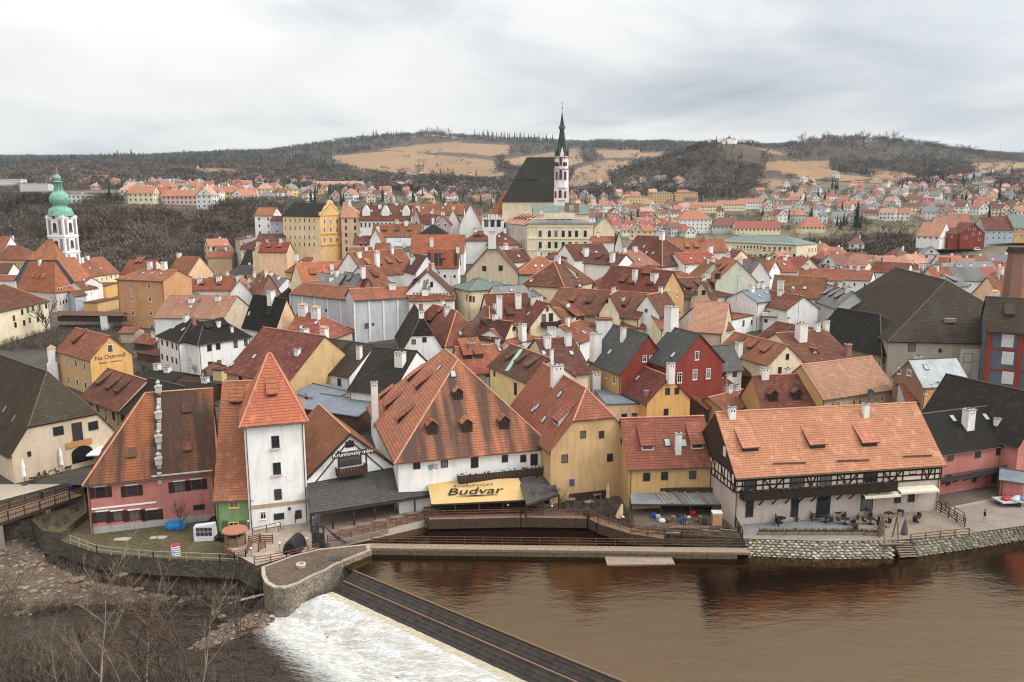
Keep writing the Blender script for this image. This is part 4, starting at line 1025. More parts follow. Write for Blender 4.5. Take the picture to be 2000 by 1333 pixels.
# ---- white tower
r=empty('x'); bpy.data.objects.remove(r)
zt=ez(492,1035,.35,818)
r=H('tall white water tower with steep orange pyramid roof and one column of windows','e',(475,818),(593,808),14,'white','bright',zg=.35,ze=zt,D=7.6,rv=692,hips='AB',ov=.55,group=FR,ws='d',cat='tower',name='tower',
  win=[(538,863,1.0,1.6),(541,915,1.0,1.6),(543,966,.95,1.5),(514,1007,.8,1.1,'w'),(545,1009,1.35,.9,'d'),(565,994,.4,.4,'d'),(583,1005,.8,1.2,'b')],dorm=[(532,775,'s',1.1,.75)])
Lw,Dw,hw,_=H.dim
m=MB(); m.box(-.08,Lw+.05,-.14,0,2.9,3.35); m.build('stone_band',[plaster((.40,.30,.2),.5)],r)
for (px,py) in ((538,863),(541,915)):
    b_=H.on_wall(px,py+13); m=MB(); m.box(-.7,.7,-.3,0,-.12,.06); o=m.build('window_sill',[plaster((.6,.52,.45),.3)],r,b_[1])
    m=MB()
    for k in range(10): x=-.5+k*.11; m.poly([(x,-.2,.06),(x+.1,-.24,.06),(x+.05,-.15,.3),(x,-.1,.06)],[(0,1,2),(1,3,2),(3,0,2)])
    q=m.build('plants',[flat('dry_plants',(.10,.075,.045),.9,var=.5,scale=5)],o); q['kind']='stuff'
# ---- restaurant gable house
r=H('white gabled mill restaurant with Krumlovský mlýn sign and timber balcony','g',(598,936),(768,909),5,'white','orange',zg=1,ze=6.3,D=17,rv=846,group=FR,win=[(684,897,3.2,1.9,'d'),(683,868,1.2,.9,'d')],near=True,cat='restaurant',name='restaurant')
balcony(r,655,712,917,1.5,1.1,DARKW)
for s in (0,1):
    Lr,Dr,hr,zr_=H.dim; m=MB(); x0,x1=(-.3,Lr/2) if s==0 else (Lr+.3,Lr/2); m.beam((x0,-.38,hr-.15),(x1,-.38,zr_-.12),.14,.34); m.build('bargeboard',[DARKW],r)
    m=MB(); m.beam((x0*.8+x1*.2,-.06,hr-.9),(x1,-.06,zr_-1.0),.1,.16); m.build('timber',[DARKW],r)
b_=H.on_wall(684,881)
lettering('Krumlovský mlýn',r,b_[1]+Vector((0,-1.5,.1)),(R(90),0,0),.8,flat('sign_white',(.75,.75,.72),.6)); m=MB(); m.box(-2.9,2.9,-.06,0,-.35,.45); m.build('sign_board',[DARKW],r,b_[1]+Vector((0,-1.42,0)))
for px in (656,710):
    b_=H.on_wall(px,895); m=MB(); m.box(-.1,.1,-1.4,-1.2,-1.6,1.4); m.build('balcony_post',[DARKW],r,b_[1])
m=MB()
rng=random.Random(5)
for k in range(40):
    x=rng.choice((-1,1))*rng.uniform(2.2,2.6); c_=Vector((x,-1.1,rng.uniform(-1.4,1.2))); m.poly([c_+Vector((.15,0,0)),c_+Vector((-.15,0,.05)),c_+Vector((0,.1,.2)),c_+Vector((0,-.1,-.1))],[(0,1,2),(1,3,2),(3,0,2),(0,3,1)])
# lean-to roof over the river terrace
def leanto(label,cat,pts,zs,zg,mat,posts=5,th=.18,name='canopy',floor=None,postm=None,back=False,group=None,wallm_=None,planks=0):
    w=[P(x,y,z) for (x,y),z in zip(pts,zs)]; w[2]=w[1]+(w[3]-w[0]) if name=='awning' else w[2]; o=w[3]; root=empty(name,(o.x,o.y,zg)); tag(root,label,cat,group); off=Vector((o.x,o.y,zg)); q=[v-off for v in w]   # tl,tr,br,bl
    m=MB(); lu=(q[2]-q[3]).length; lv=(q[0]-q[3]).length; uv=[(0,lv),((q[1]-q[0]).length,lv),(lu,0),(0,0)]
    m.face([q[3],q[2],q[1],q[0]],0,uv[::-1]); lo=[v-Vector((0,0,th)) for v in q]; m.face(lo,0,uv)
    for i in range(4): j=(i+1)%4; m.face([q[i],q[j],lo[j],lo[i]],0,[uv[i],uv[j],uv[j],uv[i]])
    m.build('roof',[mat],root)
    for i in range(posts):
        t=i/(posts-1); p=q[3].lerp(q[2],t)*.97+q[0].lerp(q[1],t)*.03; m=MB(); m.box(-.11,.11,-.11,.11,0,p.z-th); m.build('post',[postm or DARKW],root,(p.x,p.y,0))
    m=MB(); m.beam(q[3]-Vector((0,0,th+.1)),q[2]-Vector((0,0,th+.1)),.16,.2); m.build('beam',[postm or DARKW],root)
    return root,q
SHING=roofm((.075,.068,.062),(.04,.037,.035),.3,row=.5,wid=.45,patch=.3,lite=(.10,.093,.085),name='dark_shingle')
r,q=leanto('wide dark shingled canopy over the mill restaurant terrace above the race','canopy',[(596,936),(778,912),(850,965),(607,1003)],[6.0,6.0,3.5,3.6],.9,SHING,7)
f0=q[3]; f1=q[2]; m=MB(); 
pf=[P(x,y,.9) for x,y in ((618,1058),(645,1062),(838,1014),(838,985),(620,990))]; off=r.location; m.prism([(p.x-off.x,p.y-off.y) for p in pf],-.6,.02); m.build('floor',[flat('terrace_planks',(.20,.15,.12),.8,var=.3)],r)
a=P(640,1060,.9)-off; b=P(838,1014,.9)-off; a.z=b.z=0
railing(r,a,b,1.0,9,4,RUSTRAIL)
m=MB(); m.beam(a+Vector((0,0,-.6)),b+Vector((0,0,-.6)),.4,1.2); m.build('edge_wall',[flat('stone_pale',(.38,.34,.30),.9)],r)
for i in range(6):   # tables and benches under the roof
    p=a.lerp(b,(i+.5)/6)+Vector((.8,2.2,0)); t=empty('picnic_table',r.location+p,.25); tag(t,'dark picnic table under the shingled canopy, %s from the left'%('first second third fourth fifth sixth'.split()[i]),'table','picnic tables under the canopy')
    m=MB(); m.box(-.8,.8,-.35,.35,.7,.76); m.build('tabletop',[WOOD],t)
    for s in (-1,1): m=MB(); m.box(-.8,.8,s*.7-.13,s*.7+.13,.42,.46); m.build('bench_seat',[WOOD],t)
    for s in (-.6,.6): m=MB(); m.box(s-.04,s+.04,-.7,.7,.36,.42); m.box(s-.04,s+.04,-.06,.06,0,.7); m.build('leg',[WOOD],t)
# ---- big mill
r=H('huge white mill under an immense hipped orange roof striped with soot','g',(777,896),(1073,868),7.4,'white','mill',zg=1.5,ze=8.9,rv=704,D=30,hips='AB',roof2='millfront',gp=2,ov=.6,group=FR,cat='mill',name='mill',
  win=[(814,908,1.0,1.25),(868,905,1.0,1.25),(986,896,.9,1.1),(1022,896,.9,1.1),(1043,898,1.1,1.7,'b'),(927,902,1.1,1.8,'b')],
  dorm=[(845,849,'g',1.5,1.5),(913,845,'g',1.5,1.5),(986,839,'g',1.5,1.5),(896,781,'g',1.3,1.3),(796,746,'s',1.5,.8),(812,762,'s',1.5,.8),(752,800,'s',1.5,.8),(776,826,'s',1.5,.8),(742,780,'s',1.3,.7)],
  chim=[(733,822,1.0,6.3,'w')],sky=[(858,720),(885,731)])
balcony(r,893,1063,921,1.1,1.0,DARKW,flowers=True,brackets=5)
b_=H.on_wall(841,913)
m=MB(); m.poly([(-.35,-.04,.4),(.35,-.04,.4),(.35,-.04,-.1),(0,-.04,-.5),(-.35,-.04,-.1)],[(4,3,2,1,0)]); m.build('crest',[flat('crest_blue',(.16,.26,.32),.7)],r,b_[1]+b_[2]*.01)
for k in range(4):
    m=MB(); 
    for i in range(6): x=.35+i*.12; z=.35-k*.2+.06*math.sin(i*1.1); m.box(x,x+.12,-.05,-.02,z-.03,z+.03)
    m.build('crest_stripe',[flat('crest_dark',(.12,.13,.15),.7)],r,b_[1]+b_[2]*.01)
# Budvar awning
t=NT('awning_cloth'); n_=t.noise(t.coords('Pos'),.6,5,.6); c_=t.mix(t.ramp(n_,.35,0,.7,.6),(.52,.35,.155),(.42,.275,.12)); t.l(c_,t.b.inputs['Base Color']); t.b.inputs['Roughness'].default_value=.8; AWN=t.m
r,q=leanto('yellow cloth awning printed Budvar in black script below the mill balcony','awning',[(834,942),(1013,934),(1027,988),(843,985)],[4.9,4.9,3.4,3.4],1.5,AWN,5,.05,'awning')
ux=(q[2]-q[3]).normalized(); uy=((q[0]+q[1])/2-(q[2]+q[3])/2).normalized(); uz=ux.cross(uy).normalized(); uy=uz.cross(ux)
rot=Matrix((ux,uy,uz)).transposed().to_euler(); cc=(q[0]+q[1]+q[2]+q[3])/4
INK=flat('print_black',(.02,.015,.012),.7)
lettering('Budvar',r,cc+uy*-.25+uz*.16+ux*-.3,rot,2.0,INK,sx=1.35,shear=.25)
lettering('BUDĚJOVICKÝ',r,cc+uy*1.0+uz*.16+ux*-.3,rot,.62,INK,sx=1.15,spacing=1.25)
m=MB()
for i in range(14):
    x=-2.9+i*.42; y0=-1.12-.09*math.sin(i/13*3.1); a_=ux*x+uy*(y0-.06); b2=ux*(x+.42)+uy*(-1.12-.09*math.sin((i+1)/13*3.1)-.06); w_=.05+.09*math.sin(i/13*3.14)
    m.face([a_,b2,b2+uy*w_*1.4,a_+uy*w_*1.4])
m.build('lettering_underline',[INK],r,cc+uz*.15)
r,q=leanto('small black flat canopy between the yellow awning and the ochre mill','canopy',[(1013,938),(1078,930),(1092,965),(1028,985)],[4.6,4.6,3.9,3.9],1.5,SHING,3,.12)
# ---- ochre mill with red roof
r=H('plain ochre mill with big half hipped red roof beside the white mill','g',(1076,878),(1238,862),7,'ochre','tilered',zg=1.5,ze=ez(1090,985,1.5,878),rv=760,D=21,hips='a',q=.5,group=FR,cat='mill',name='mill',
  win=[(1139,849,.8,1.1),(1175,849,.8,1.1),(1103,896,.9,1.2),(1191,894,.9,1.2),(1117,943,.8,1.1,'u')],chim=[(1088,744,1.7,2.4)],dorm=[(1085,830,'s',2.2,1.0,'w')],sky=[(1094,771),(1043,800),(1063,820),(1050,795)])
m=MB(); m.box(0,7,-.3,0,0,2.6); b_=H.on_wall(1150,975)
if b_: m=MB(); m.box(-3,3,-.25,0,-1.2,1.1); m.build('shed_front',[DARKW],r,b_[1])
# ---- yellow house with two white dormers
r=H('yellow house with red tiled roof, two white cheeked dormers and tall chimney','e',(1229,911),(1392,905),7,'yellow','tilered',zg=1.5,ze=ez(1245,992,1.5,908),rv=816,pitch=48,group=FR,
  win=[(1263,932,1.0,1.2),(1298,930,1.0,1.2),(1353,928,1.0,1.2),(1214,862,.5,.9)],dorm=[(1265,880,'s',1.7,.9,'w'),(1362,877,'s',1.7,.9,'w')],chim=[(1324,883,.8,2.6)],sky=[(1303,865),(1335,866)],ws='d')
# junk shed
r,q=leanto('rusty tin lean-to shed with planks piled on top below the yellow house','shed',[(1228,951),(1388,946),(1407,985),(1233,984)],[4.2,4.2,3.2,3.2],1.5,sheetroof((.22,.23,.24)),4,.08,'shed')
rng=random.Random(4); ux=(q[2]-q[3]).normalized()
for i in range(16):
    s=rng.uniform(.32,.99); a_=q[3].lerp(q[2],s)+Vector((0,0,.1)); b2=q[0].lerp(q[1],min(1,s-.12+rng.uniform(-.03,.03)))+Vector((0,0,.12)); m=MB(); m.beam(a_,b2,.16,.05); m.build('plank',[rng.choice([WOOD,OLDWOOD,flat('pale_plank',(.42,.31,.22),.8)])],r)
m=MB(); m.box(.2,q[2].x-.2,2.6,2.9,0,2.9); m.build('back_wall',[DARKW],r)
JC=[(.02,.10,.35),(.30,.25,.2),(.5,.5,.48),(.35,.03,.03),(.12,.08,.05),(.25,.16,.1),(.06,.06,.07)]
jn=[('blue plastic tub','tub'),('wooden crate','crate'),('white sack','sack'),('red canister','canister'),('brown box','box'),('stacked boards','boards'),('dark bin','bin')]
pos_=('in front of the tin shed, far left','in front of the tin shed, left','in front of the tin shed, left of centre','in front of the tin shed, centre','in front of the tin shed, right of centre','in front of the tin shed, right','in front of the tin shed, far right')
for k in range(14):
    p=P(1278+k*7.5,1012+rng.uniform(-6,16),1.5); t_=k%7; s=rng.uniform(.25,.5); m=MB()
    if t_ in(0,6,3): m.lathe([(.01,0),(s*.7,0),(s,s*1.3),(s*.9,s*1.35),(s*.8,s*.4)],10)
    elif t_==2: m.lathe([(.05,0),(s*1.1,.05),(s*1.2,s*.6),(s*.8,s*1.1),(s*.1,s*1.3)],8)
    else:
        for z in range(3): m.box(-s,s,-s*.6,s*.6,z*s*.45,z*s*.45+s*.38)
    o=m.build(jn[t_][1],[flat('junk%d'%t_,JC[t_],.6)],None,p); o.rotation_euler=(0,0,rng.random()*3); tag(o,'%s lying %s%s'%(jn[t_][0],pos_[k%7],', front row' if k>6 else ''),jn[t_][1],'clutter before the tin shed')
# lattice crate
p=P(1399,1026,1.5); r=empty('lattice_crate',p); tag(r,'pale orange slatted crate with white lid standing right of the tin shed','crate')
for k in range(6): m=MB(); m.box(-.6,.6,-.5,-.46,.15+k*.26,.33+k*.26); m.build('slat',[flat('orange_wood',(.55,.32,.18),.8)],r)
for k in range(4): m=MB(); m.box(-.6+k*.38,-.54+k*.38,-.46,-.42,0,1.7); m.build('batten',[flat('orange_wood',(.55,.32,.18),.8)],r)
m=MB(); m.box(-.58,.58,-.42,.5,.0,1.6); m.build('body',[flat('crate_inside',(.3,.2,.13),.9)],r); m=MB(); m.box(-.65,.65,-.52,.55,1.7,1.9); m.build('lid',[WHITE],r)
# ---- half timbered hotel
zh=ez(1430,1026,1.8,924)
r=H('long half timbered hotel with salmon roof, three shed dormers and dark balcony','e',(1437,924),(1840,899),7,'rose','hotel',zg=1.8,ze=zh,rv=797,rt=.5,pitch=44,ov=.65,group=FR,cat='hotel',name='hotel',wall2='rose',
  win=[(1465,937,1.5,2.0,'d'),(1555,934,1.5,2.0,'d'),(1612,931,1.4,2.0,'d'),(1699,926,1.4,2.0,'d'),(1783,917,1.1,1.4,'d'),
  (1464,992,1.1,2.6,'d'),(1552,991,1.1,2.6,'d'),(1608,988,2.0,2.7,'d'),(1693,981,1.8,2.4,'d'),(1753,972,1.0,1.6,'d'),(1780,970,1.0,1.6,'d')],
  dorm=[(1466,882,'s',2.2,.75),(1597,876,'s',2.2,.75),(1699,872,'s',2.2,.75)],chim=[(1429,814,.9,1.3),(1690,812,.8,1.6)])
Lh,Dh,hh,zr_=H.dim; BEAM=flat('black_beam',(.028,.02,.016),.7,var=.3); INF=plaster((.66,.56,.46),.35,'infill')
ztop=hh-.15; zb=hh-2.6
m=MB(); m.box(.02,Lh-.02,-.05,.0,zb,ztop); m.build('infill_panel',[INF],r)
def beam(p0,p1,w=.18):
    m=MB(); m.beam(p0,p1,w,.10,up=(0,-1,0)); m.build('timber',[BEAM],r)
for z in (zb,zb+.75,zb+1.5,ztop): beam((0,-.09,z),(Lh,-.09,z),.2)
opens=[]
for px in (1465,1555,1612,1699,1783):
    b_=H.on_wall(px,935); opens.append(b_[1].x)
nb=int(Lh/.95)
for i in range(nb+1):
    x=Lh*i/nb
    if any(abs(x-o_)<.8 for o_ in opens): continue
    beam((x,-.10,zb),(x,-.10,ztop),.15)
for i,o_ in enumerate(opens+[Lh]):
    pv=0 if i==0 else opens[i-1]
    for (x0,x1) in ((pv+1.0,(pv+o_)/2),((pv+o_)/2,o_-1.0)):
        if x1-x0>.6: beam((x0,-.12,ztop if x0==pv+1.0 else zb),(x1,-.12,zb if x0==pv+1.0 else ztop),.16)
for o_ in opens[:4]:
    m=MB(); m.box(o_-.85,o_+.85,-.13,-.09,zb-.3,zb+1.95); m.build('balcony_door',[GLASS],r)
    for s in (-.85,-.02,.81): m=MB(); m.box(o_+s,o_+s+.06,-.16,-.13,zb-.3,zb+1.95); m.build('door_frame',[BEAM],r)
# timbered left side and dark boarded gable
m=MB(); W2=Dh/2; nb=int(Dh/.42); 
for i in range(nb):
    y0=Dh*i/nb+.02; y1=Dh*(i+1)/nb-.02; ym=(y0+y1)/2; zt_=hh+(zr_-hh)*(1-abs(ym-W2)/W2)-.12; zt_=max(zt_,hh)
    b2=MB(); b2.box(-.12,-.02,y0,y1,hh-.3,zt_); b2.build('board',[DARKW],r)
m=MB(); m.box(-.04,-.005,.1,Dh-.1,zb,hh-.3); m.build('infill_panel',[INF],r)
for i in range(int(Dh/1.0)+1):
    y=min(Dh-.1,i*1.0+.1); b2=MB(); b2.beam((-.07,y,zb),(-.07,y,hh-.3),.16,.10,up=(1,0,0)); b2.build('timber',[BEAM],r)
for z in (zb,zb+.9,hh-.3): b2=MB(); b2.beam((-.07,.1,z),(-.07,Dh-.1,z),.18,.1,up=(-1,0,0)); b2.build('timber',[BEAM],r)
for k in range(5): b2=MB(); b2.beam((-.08,.3+k*2.6,zb),(-.08,1.6+k*2.6,hh-.3),.14,.1,up=(-1,0,0)); b2.build('timber',[BEAM],r)
for (yy,zz) in ((W2*.5,hh+1.2),): m=MB(); m.box(-.18,-.1,yy-.4,yy+.4,zz,zz+1.3); m.build('hatch',[plaster((.6,.57,.52),.3)],r)
# balcony
o=balcony(r,1445,1741,951,1.3,1.15,BEAM,flowers=True,brackets=0)
for i in range(11): m=MB(); x=1+i*1.85; m.beam((x,-.02,-1.3),(x,-1.1,-.16),.14,.14); m.build('bracket',[BEAM],o)
# snow guards
for (px0,px1,py) in ((1509,1573,907),(1634,1697,902),(1763,1819,893)):
    a,_n=H.on_roof(px0,py); b,_n=H.on_roof(px1,py-2); m=MB(); m.beam(a+_n*.15,b+_n*.15,.08,.22); m.build('snow_guard',[flat('copper_brown',(.13,.06,.045),.6)],r)
# rolled awnings
for (x0,x1,py,dz) in ((1679,1748,966,0),(1748,1822,957,.0)):
    a=H.on_wall(x0,py)[1]; b=H.on_wall(x1,py)[1]; m=MB(); z=(a.z+b.z)/2+.25; m.face([(a.x,-.1,z+.35),(b.x,-.1,z+.35),(b.x,-1.3,z),(a.x,-1.3,z)][::-1]); m.face([(a.x,-1.3,z-.28),(b.x,-1.3,z-.28),(b.x,-1.3,z),(a.x,-1.3,z)]); m.face([(a.x,-1.3,z-.28),(b.x,-1.3,z-.28),(b.x,-1.28,z),(a.x,-1.28,z)][::-1]); m.build('rolled_awning',[flat('cream_cloth',(.62,.56,.44),.8)],r)
for px in (1430,1575,1822):
    b_=H.on_wall(min(px,1820),975)
for i,(px,py) in enumerate([(1506,996),(1530,996),(1640,990),(1655,989),(1720,986),(1733,985)]):
    p=P(px,py+12,1.8); t_=empty('garden_chair',p,.3*i); tag(t_,'dark folded garden chair against the hotel wall, %s from the left'%('first second third fourth fifth sixth'.split()[i]),'chair','garden chairs along the hotel wall')
    m=MB(); m.box(-.45,.45,-.25,.25,.4,.46); m.build('seat',[BEAM],t_); m=MB(); m.box(-.45,.45,.2,.25,.46,1.0); m.build('backrest',[BEAM],t_)
    for sx in (-.4,.36):
        for sy in (-.22,.18): m=MB(); m.box(sx,sx+.04,sy,sy+.04,0,.4); m.build('leg',[BEAM],t_)
for i,(px,py) in enumerate([(1712,1002),(1735,1012),(1758,1008),(1745,998)]):
    p=P(px,py,1.8); t_=empty('terrace_table',p,.5*i); tag(t_,'dark wooden terrace table standing '+('left before the hotel corner','in front of the others before the hotel corner','right before the hotel corner','closest to the wall before the hotel corner')[i],'table','terrace tables')
    m=MB(); m.box(-.5,.5,-.4,.4,.7,.76); m.build('tabletop',[BEAM],t_)
    for sx in (-.45,.39):
        for sy in (-.35,.29): m=MB(); m.box(sx,sx+.06,sy,sy+.06,0,.7); m.build('leg',[BEAM],t_)
for i,px in enumerate((1775,1783,1791,1799,1807)):
    p=P(px,996-i*1.2,1.8); t_=empty('stacked_chair',p,.2); tag(t_,'dark chair below the two right hotel windows, %s from the left'%('first second third fourth fifth'.split()[i]),'chair','chairs stacked under the hotel windows')
    m=MB(); m.box(-.25,.25,-.25,.25,.4,.45); m.build('seat',[BEAM],t_); m=MB(); m.box(-.25,.25,.2,.25,.45,1.0); m.build('backrest',[BEAM],t_)
    for sx in (-.23,.19):
        for sy in (-.22,.18): m=MB(); m.box(sx,sx+.04,sy,sy+.04,0,.4); m.build('leg',[BEAM],t_)
# ---- pink houses, right
zp=ez(1840,972,1.9,884)
r=H('pink house with dark roof, tall white chimney and iron balcony right of the hotel','e',(1832,884),(1985,862),6.5,'pink','black',zg=1.9,ze=zp,rv=803,pitch=40,group=FR,ws='d',
  win=[(1857,890,1.1,1.6),(1910,885,1.1,1.5),(1951,880,1.1,1.5),(1852,938,.9,1.6),(1903,932,.9,1.6),(1942,930,1.0,2.2)],chim=[(1890,834,1.4,2.6,'w'),(1947,835,.8,1.3,'w')],sky=[(1861,818),(1925,815)])
balcony(r,1832,1955,915,1.2,.9,METAL,solid=False,brackets=6)
r=H('mauve house with dark roof cut off by the right picture edge','g',(1990,868),(2080,850),7,'pink','black',zg=2.2,ze=zp+.6,rv=775,D=16,win=[],group=FR)
r=H('small pink shed with grey sheet roof in the corner beside the iron balcony house','e',(1955,935),(2000,942),3,'pink','zinc',zg=2,D=5,pitch=15,win=[],group=FR,name='shed',cat='shed')
# ================================================================ old town, left to right and front to back
# ---- left quarter
H('terracotta coloured corner block of four storeys with roof terrace and chimneys','e',(228,545),(318,543),14.5,'orange','orange',zg=4.5,D=12,pitch=24,hips='A',C=None,ws='w',near=True,
  win=[(255,558,1,1.6),(257,584,1,1.6),(260,612,1,1.6),(263,639,1,1.6),(291,558,1,1.6),(293,584,1,1.6),(295,612,1,1.6),(297,639,1,1.6)],chim=[(292,512,1.3,2.2,'w'),(320,508,1.5,2.4,'w'),(303,503,.8,1.5,'b')])
H('peach gabled house with orange roof right of the terracotta corner block','e',(326,535),(367,537),9,'tan','orange',zg=5,C=416,rv=501,win=[],wall2='peach',chim=[(350,501,1.5,1.3,'w')])
H('low peach roof with twin dormers behind the terracotta corner block','e',(236,535),(290,536),6,'cream','orange',zg=6,rv=508,pitch=40,dorm=[(266,515,'s',1.2,.8),(274,515,'s',1.2,.8)])
H('grey flat roofed wing left of the peach gable','e',(322,580),(388,577),6,'white','grey',rv=562,pitch=22,D=9,win=[])
H('orange roofed house with two chimneys behind the salmon roofed long house','e',(366,566),(452,566),7,'white','rust',rv=545,pitch=42,chim=[(390,552,1.4,1.2),(428,548,1.6,1.4)],win=[])
H('long salmon roofed house with sandy grey gable at its right','e',(301,620),(436,622),8,'white','salmon',rv=578,C=492,wall2='beige',win=[(313,660,1,1.3),(330,660,1,1.3)],chim=[(374,590,1.4,.9),(426,586,1.4,.9)],sky=[(389,588,'d'),(373,600)])
H('house with bright peach roof slope and row of slit dormers','g',(440,586),(500,584),7,'white','salmon',zg=4,rv=548,D=16,dorm=[(468,562,'s',1.6,.5),(481,560,'s',1.6,.5)],win=[])
H('house with grey shingled slope behind the peach slope','e',(470,574),(525,583),7,'white','grey',zg=4,rv=540,pitch=40,dorm=[(490,556,'s',1.8,.5),(500,562,'s',1.8,.5)],win=[])
H('small white gabled house with open black barn roof left of the curved white block','g',(508,575),(548,572),6,'brick','rust',rv=538,D=10,win=[])
H('tiny dark hipped roof squeezed against the curved white block','e',(538,583),(568,586),6,'dark' if False else 'grey','black',rv=562,hips='AB',pitch=45,win=[])
H('white pension with dark hipped roof and small balcony, left of the diagonal roof','e',(387,671),(488,656),9,'white','black',zg=3,rv=626,pitch=40,hips='AB',near=True,ws='d',
  win=[(409,680,1.1,1.5),(426,677,1.1,1.5),(411,713,1.1,1.5),(428,710,1.1,1.5),(460,672,1.0,1.9),(480,668,.9,1.9)],chim=[(427,637,.9,1.0),(453,648,.6,1.0)],dorm=[(410,643,'s',1.6,.5),(440,640,'s',1.6,.6)])
Rb=bpy.context.scene.objects
H('white pension wing with dark roof and two rows of small windows facing left','e',(309,655),(350,668),9,'white','black',zg=3,D=12,rv=623,hips='AB',near=True,ws='d',
  win=[(317,669,.8,1.3),(327,672,.8,1.3),(337,676,.8,1.3),(345,679,.8,1.3),(317,697,.8,1.3),(327,700,.8,1.3),(337,703,.8,1.3),(345,706,.8,1.3)],sky=[(340,640),(358,644)])
H('tall white house with big charcoal roof and broad brick chimney, peach gable on right','e',(475,634),(538,645),8,'white','black',zg=5,C=586,rv=580,wall2='peach',near=True,ws='d',win=[(505,652,.9,1.7),(518,655,.9,1.4)],chim=[(530,588,1.7,2.4)],dorm=[(523,616,'s',2.0,.5)],sky=[(487,613)])
H('hipped orange brown roof carrying two capped white chimneys','e',(555,660),(638,664),7,'beige','rust',zg=5,C=692,rv=612,hips='B',near=True,win=[],chim=[(592,614,1.8,1.9,'t'),(617,619,1.8,1.9,'t')])
H('broad sooty brown roof running diagonally down behind the white tower','e',(443,724),(562,748),6.5,'ochre','brown',zg=3,rv=640,rt=0,D=19,near=True,win=[(470,740,1,1.2)],chim=[(581,692,1.1,1.0)],sky=[(454,712),(497,697),(478,680)])
H('small orange slanting roof with tall weathered chimney beside the diagonal roof','e',(560,720),(590,728),6,'wood','rust',zg=3,rv=680,pitch=40,near=True,win=[],chim=[(580,693,1.6,3.6,'w')])
H('white house with blue windows under dark mossy roof, tall white chimney','e',(585,719),(682,735),6.5,'white','mossbrown',zg=3,rv=668,rt=.5,D=15,near=True,ws='u',win=[(605,732,1.2,1.6),(622,736,1.2,1.6),(663,747,1.0,1.5)],
  chim=[(627,703,1.6,4.2,'w'),(611,678,1.5,1.9,'t'),(702,700,1.0,2.4)],dorm=[(606,702,'s',1.9,1.0),(641,708,'s',2.2,1.1)])
H('large black roof sweeping down right of the blue windowed white house','e',(682,760),(765,770),7,'white','black',zg=3,rv=682,rt=.4,D=17,near=True,win=[],chim=[(782,712,1.7,2.2)])
H('low grey sheet metal roof below the blue windowed house, upper','e',(578,767),(645,784),4.5,'white','zinc',zg=3,D=8,pitch=13,near=True,win=[(598,775,.8,1)])
H('low grey sheet metal roof below the blue windowed house, lower','e',(592,796),(700,812),4.5,'wood','zinc',zg=2.4,D=10,pitch=14,near=True,win=[])
H('orange house with brown boarded dormer between pyramid tower and diagonal roof','e',(557,752),(588,750),5,'ochre','orange',zg=2.6,rv=725,pitch=42,near=True,win=[])
H('big dark mossy roof with half hipped white gable and two brown windows','g',(786,686),(866,683),6.5,'white','moss',zg=5,rv=617,D=22,hips='a',q=.45,near=True,ws='b',win=[(808,668,.9,1.1),(829,664,.9,1.1)],chim=[(739,666,.8,2.3,'b'),(735,676,1.1,1.0)],sky=[(735,646),(757,638)],roof2='black',gp=2)
H('orange brown hipped roof with pair of skylights on its right face','g',(871,673),(950,665),6.5,'beige','rust',zg=6,rv=608,D=22,hips='AB',near=True,win=[],sky=[(899,652),(912,651)],dorm=[(838,630,'s',2.0,.8),(857,612,'s',1.2,.6)])
H('orange roof with two tall sloping dormers beneath the skylight roof','e',(903,729),(962,724),6,'beige','orange',zg=4,rv=677,pitch=46,near=True,win=[],dorm=[(914,702,'s',1.7,1.1),(936,700,'s',1.7,1.1)])
H('orange roof strip between the two dormer roof and the copper strip roof','e',(962,706),(1010,695),6,'beige','orange',zg=5,rv=672,pitch=46,near=True,win=[])
H('yellow house with brown roof split by pale green copper strip','e',(956,713),(1030,745),7.5,'lemon','deep',zg=4.5,C=1120,rv=701,rt=1,near=True,wall2='white',ws='d',win=[(1007,760,1.0,2.3),(966,730,.7,1.2)],chim=[(1088,692,.6,1.6)])
a,_n=H.on_roof(1018,683); b,_n=H.on_roof(990,725); m=MB(); m.beam(a+_n*.06,b+_n*.06,1.1,.06,up=tuple(_n)); m.build('copper_flashing',[flat('verdigris',(.30,.47,.38),.6)],bpy.data.objects[[o.name for o in COL.objects if o.get('label','').startswith('yellow house with brown roof split')][0]])
H('blank pale wall house in front of the copper strip roof','f',(950,735),(1012,735),6,'grey','rust',zg=3,D=6,near=True,win=[])
H('brown roofed house with pair of square white chimneys','e',(1080,733),(1153,727),7,'cream','deep',zg=5,D=17,rv=661,near=True,win=[],chim=[(1069,678,1.2,2.2),(1109,673,1.2,2.2)],sky=[(1116,690),(1062,690)])
H('grey slate roofed house with crimson gable on right and yellow front','e',(1150,703),(1213,728),8,'yellow','slate',zg=4.5,C=1312,rv=655,rt=1,near=True,wall2='red',ws='w',win=[(1184,733,.8,1.2),(1200,740,.9,2.0),(1259,701,.9,1.2),(1272,701,.9,1.2)],chim=[(1163,697,2.0,4.6,'w'),(1217,664,1.0,2.3,'w')],sky=[(1175,648),(1192,688),(1191,688)],gp=None)
H('crimson gabled house under grey slate roof, tallest of the red houses','e',(1262,700),(1314,716),10,'red','slate',zg=4.5,C=1412,rv=653,rt=1,near=True,wall2='red',ws='w',win=[(1361,695,.9,1.6),(1357,732,1,1.9),(1383,730,1,1.9),(1327,738,1,1.9)],chim=[(1288,660,2.2,3.8,'w')],sky=[(1315,694)])
H('small house with white tiled cap chimney against the crimson gable','e',(1214,742),(1236,745),4,'red','rust',zg=4,D=5,pitch=35,near=True,win=[],chim=[(1228,722,2.0,3.0,'t')])
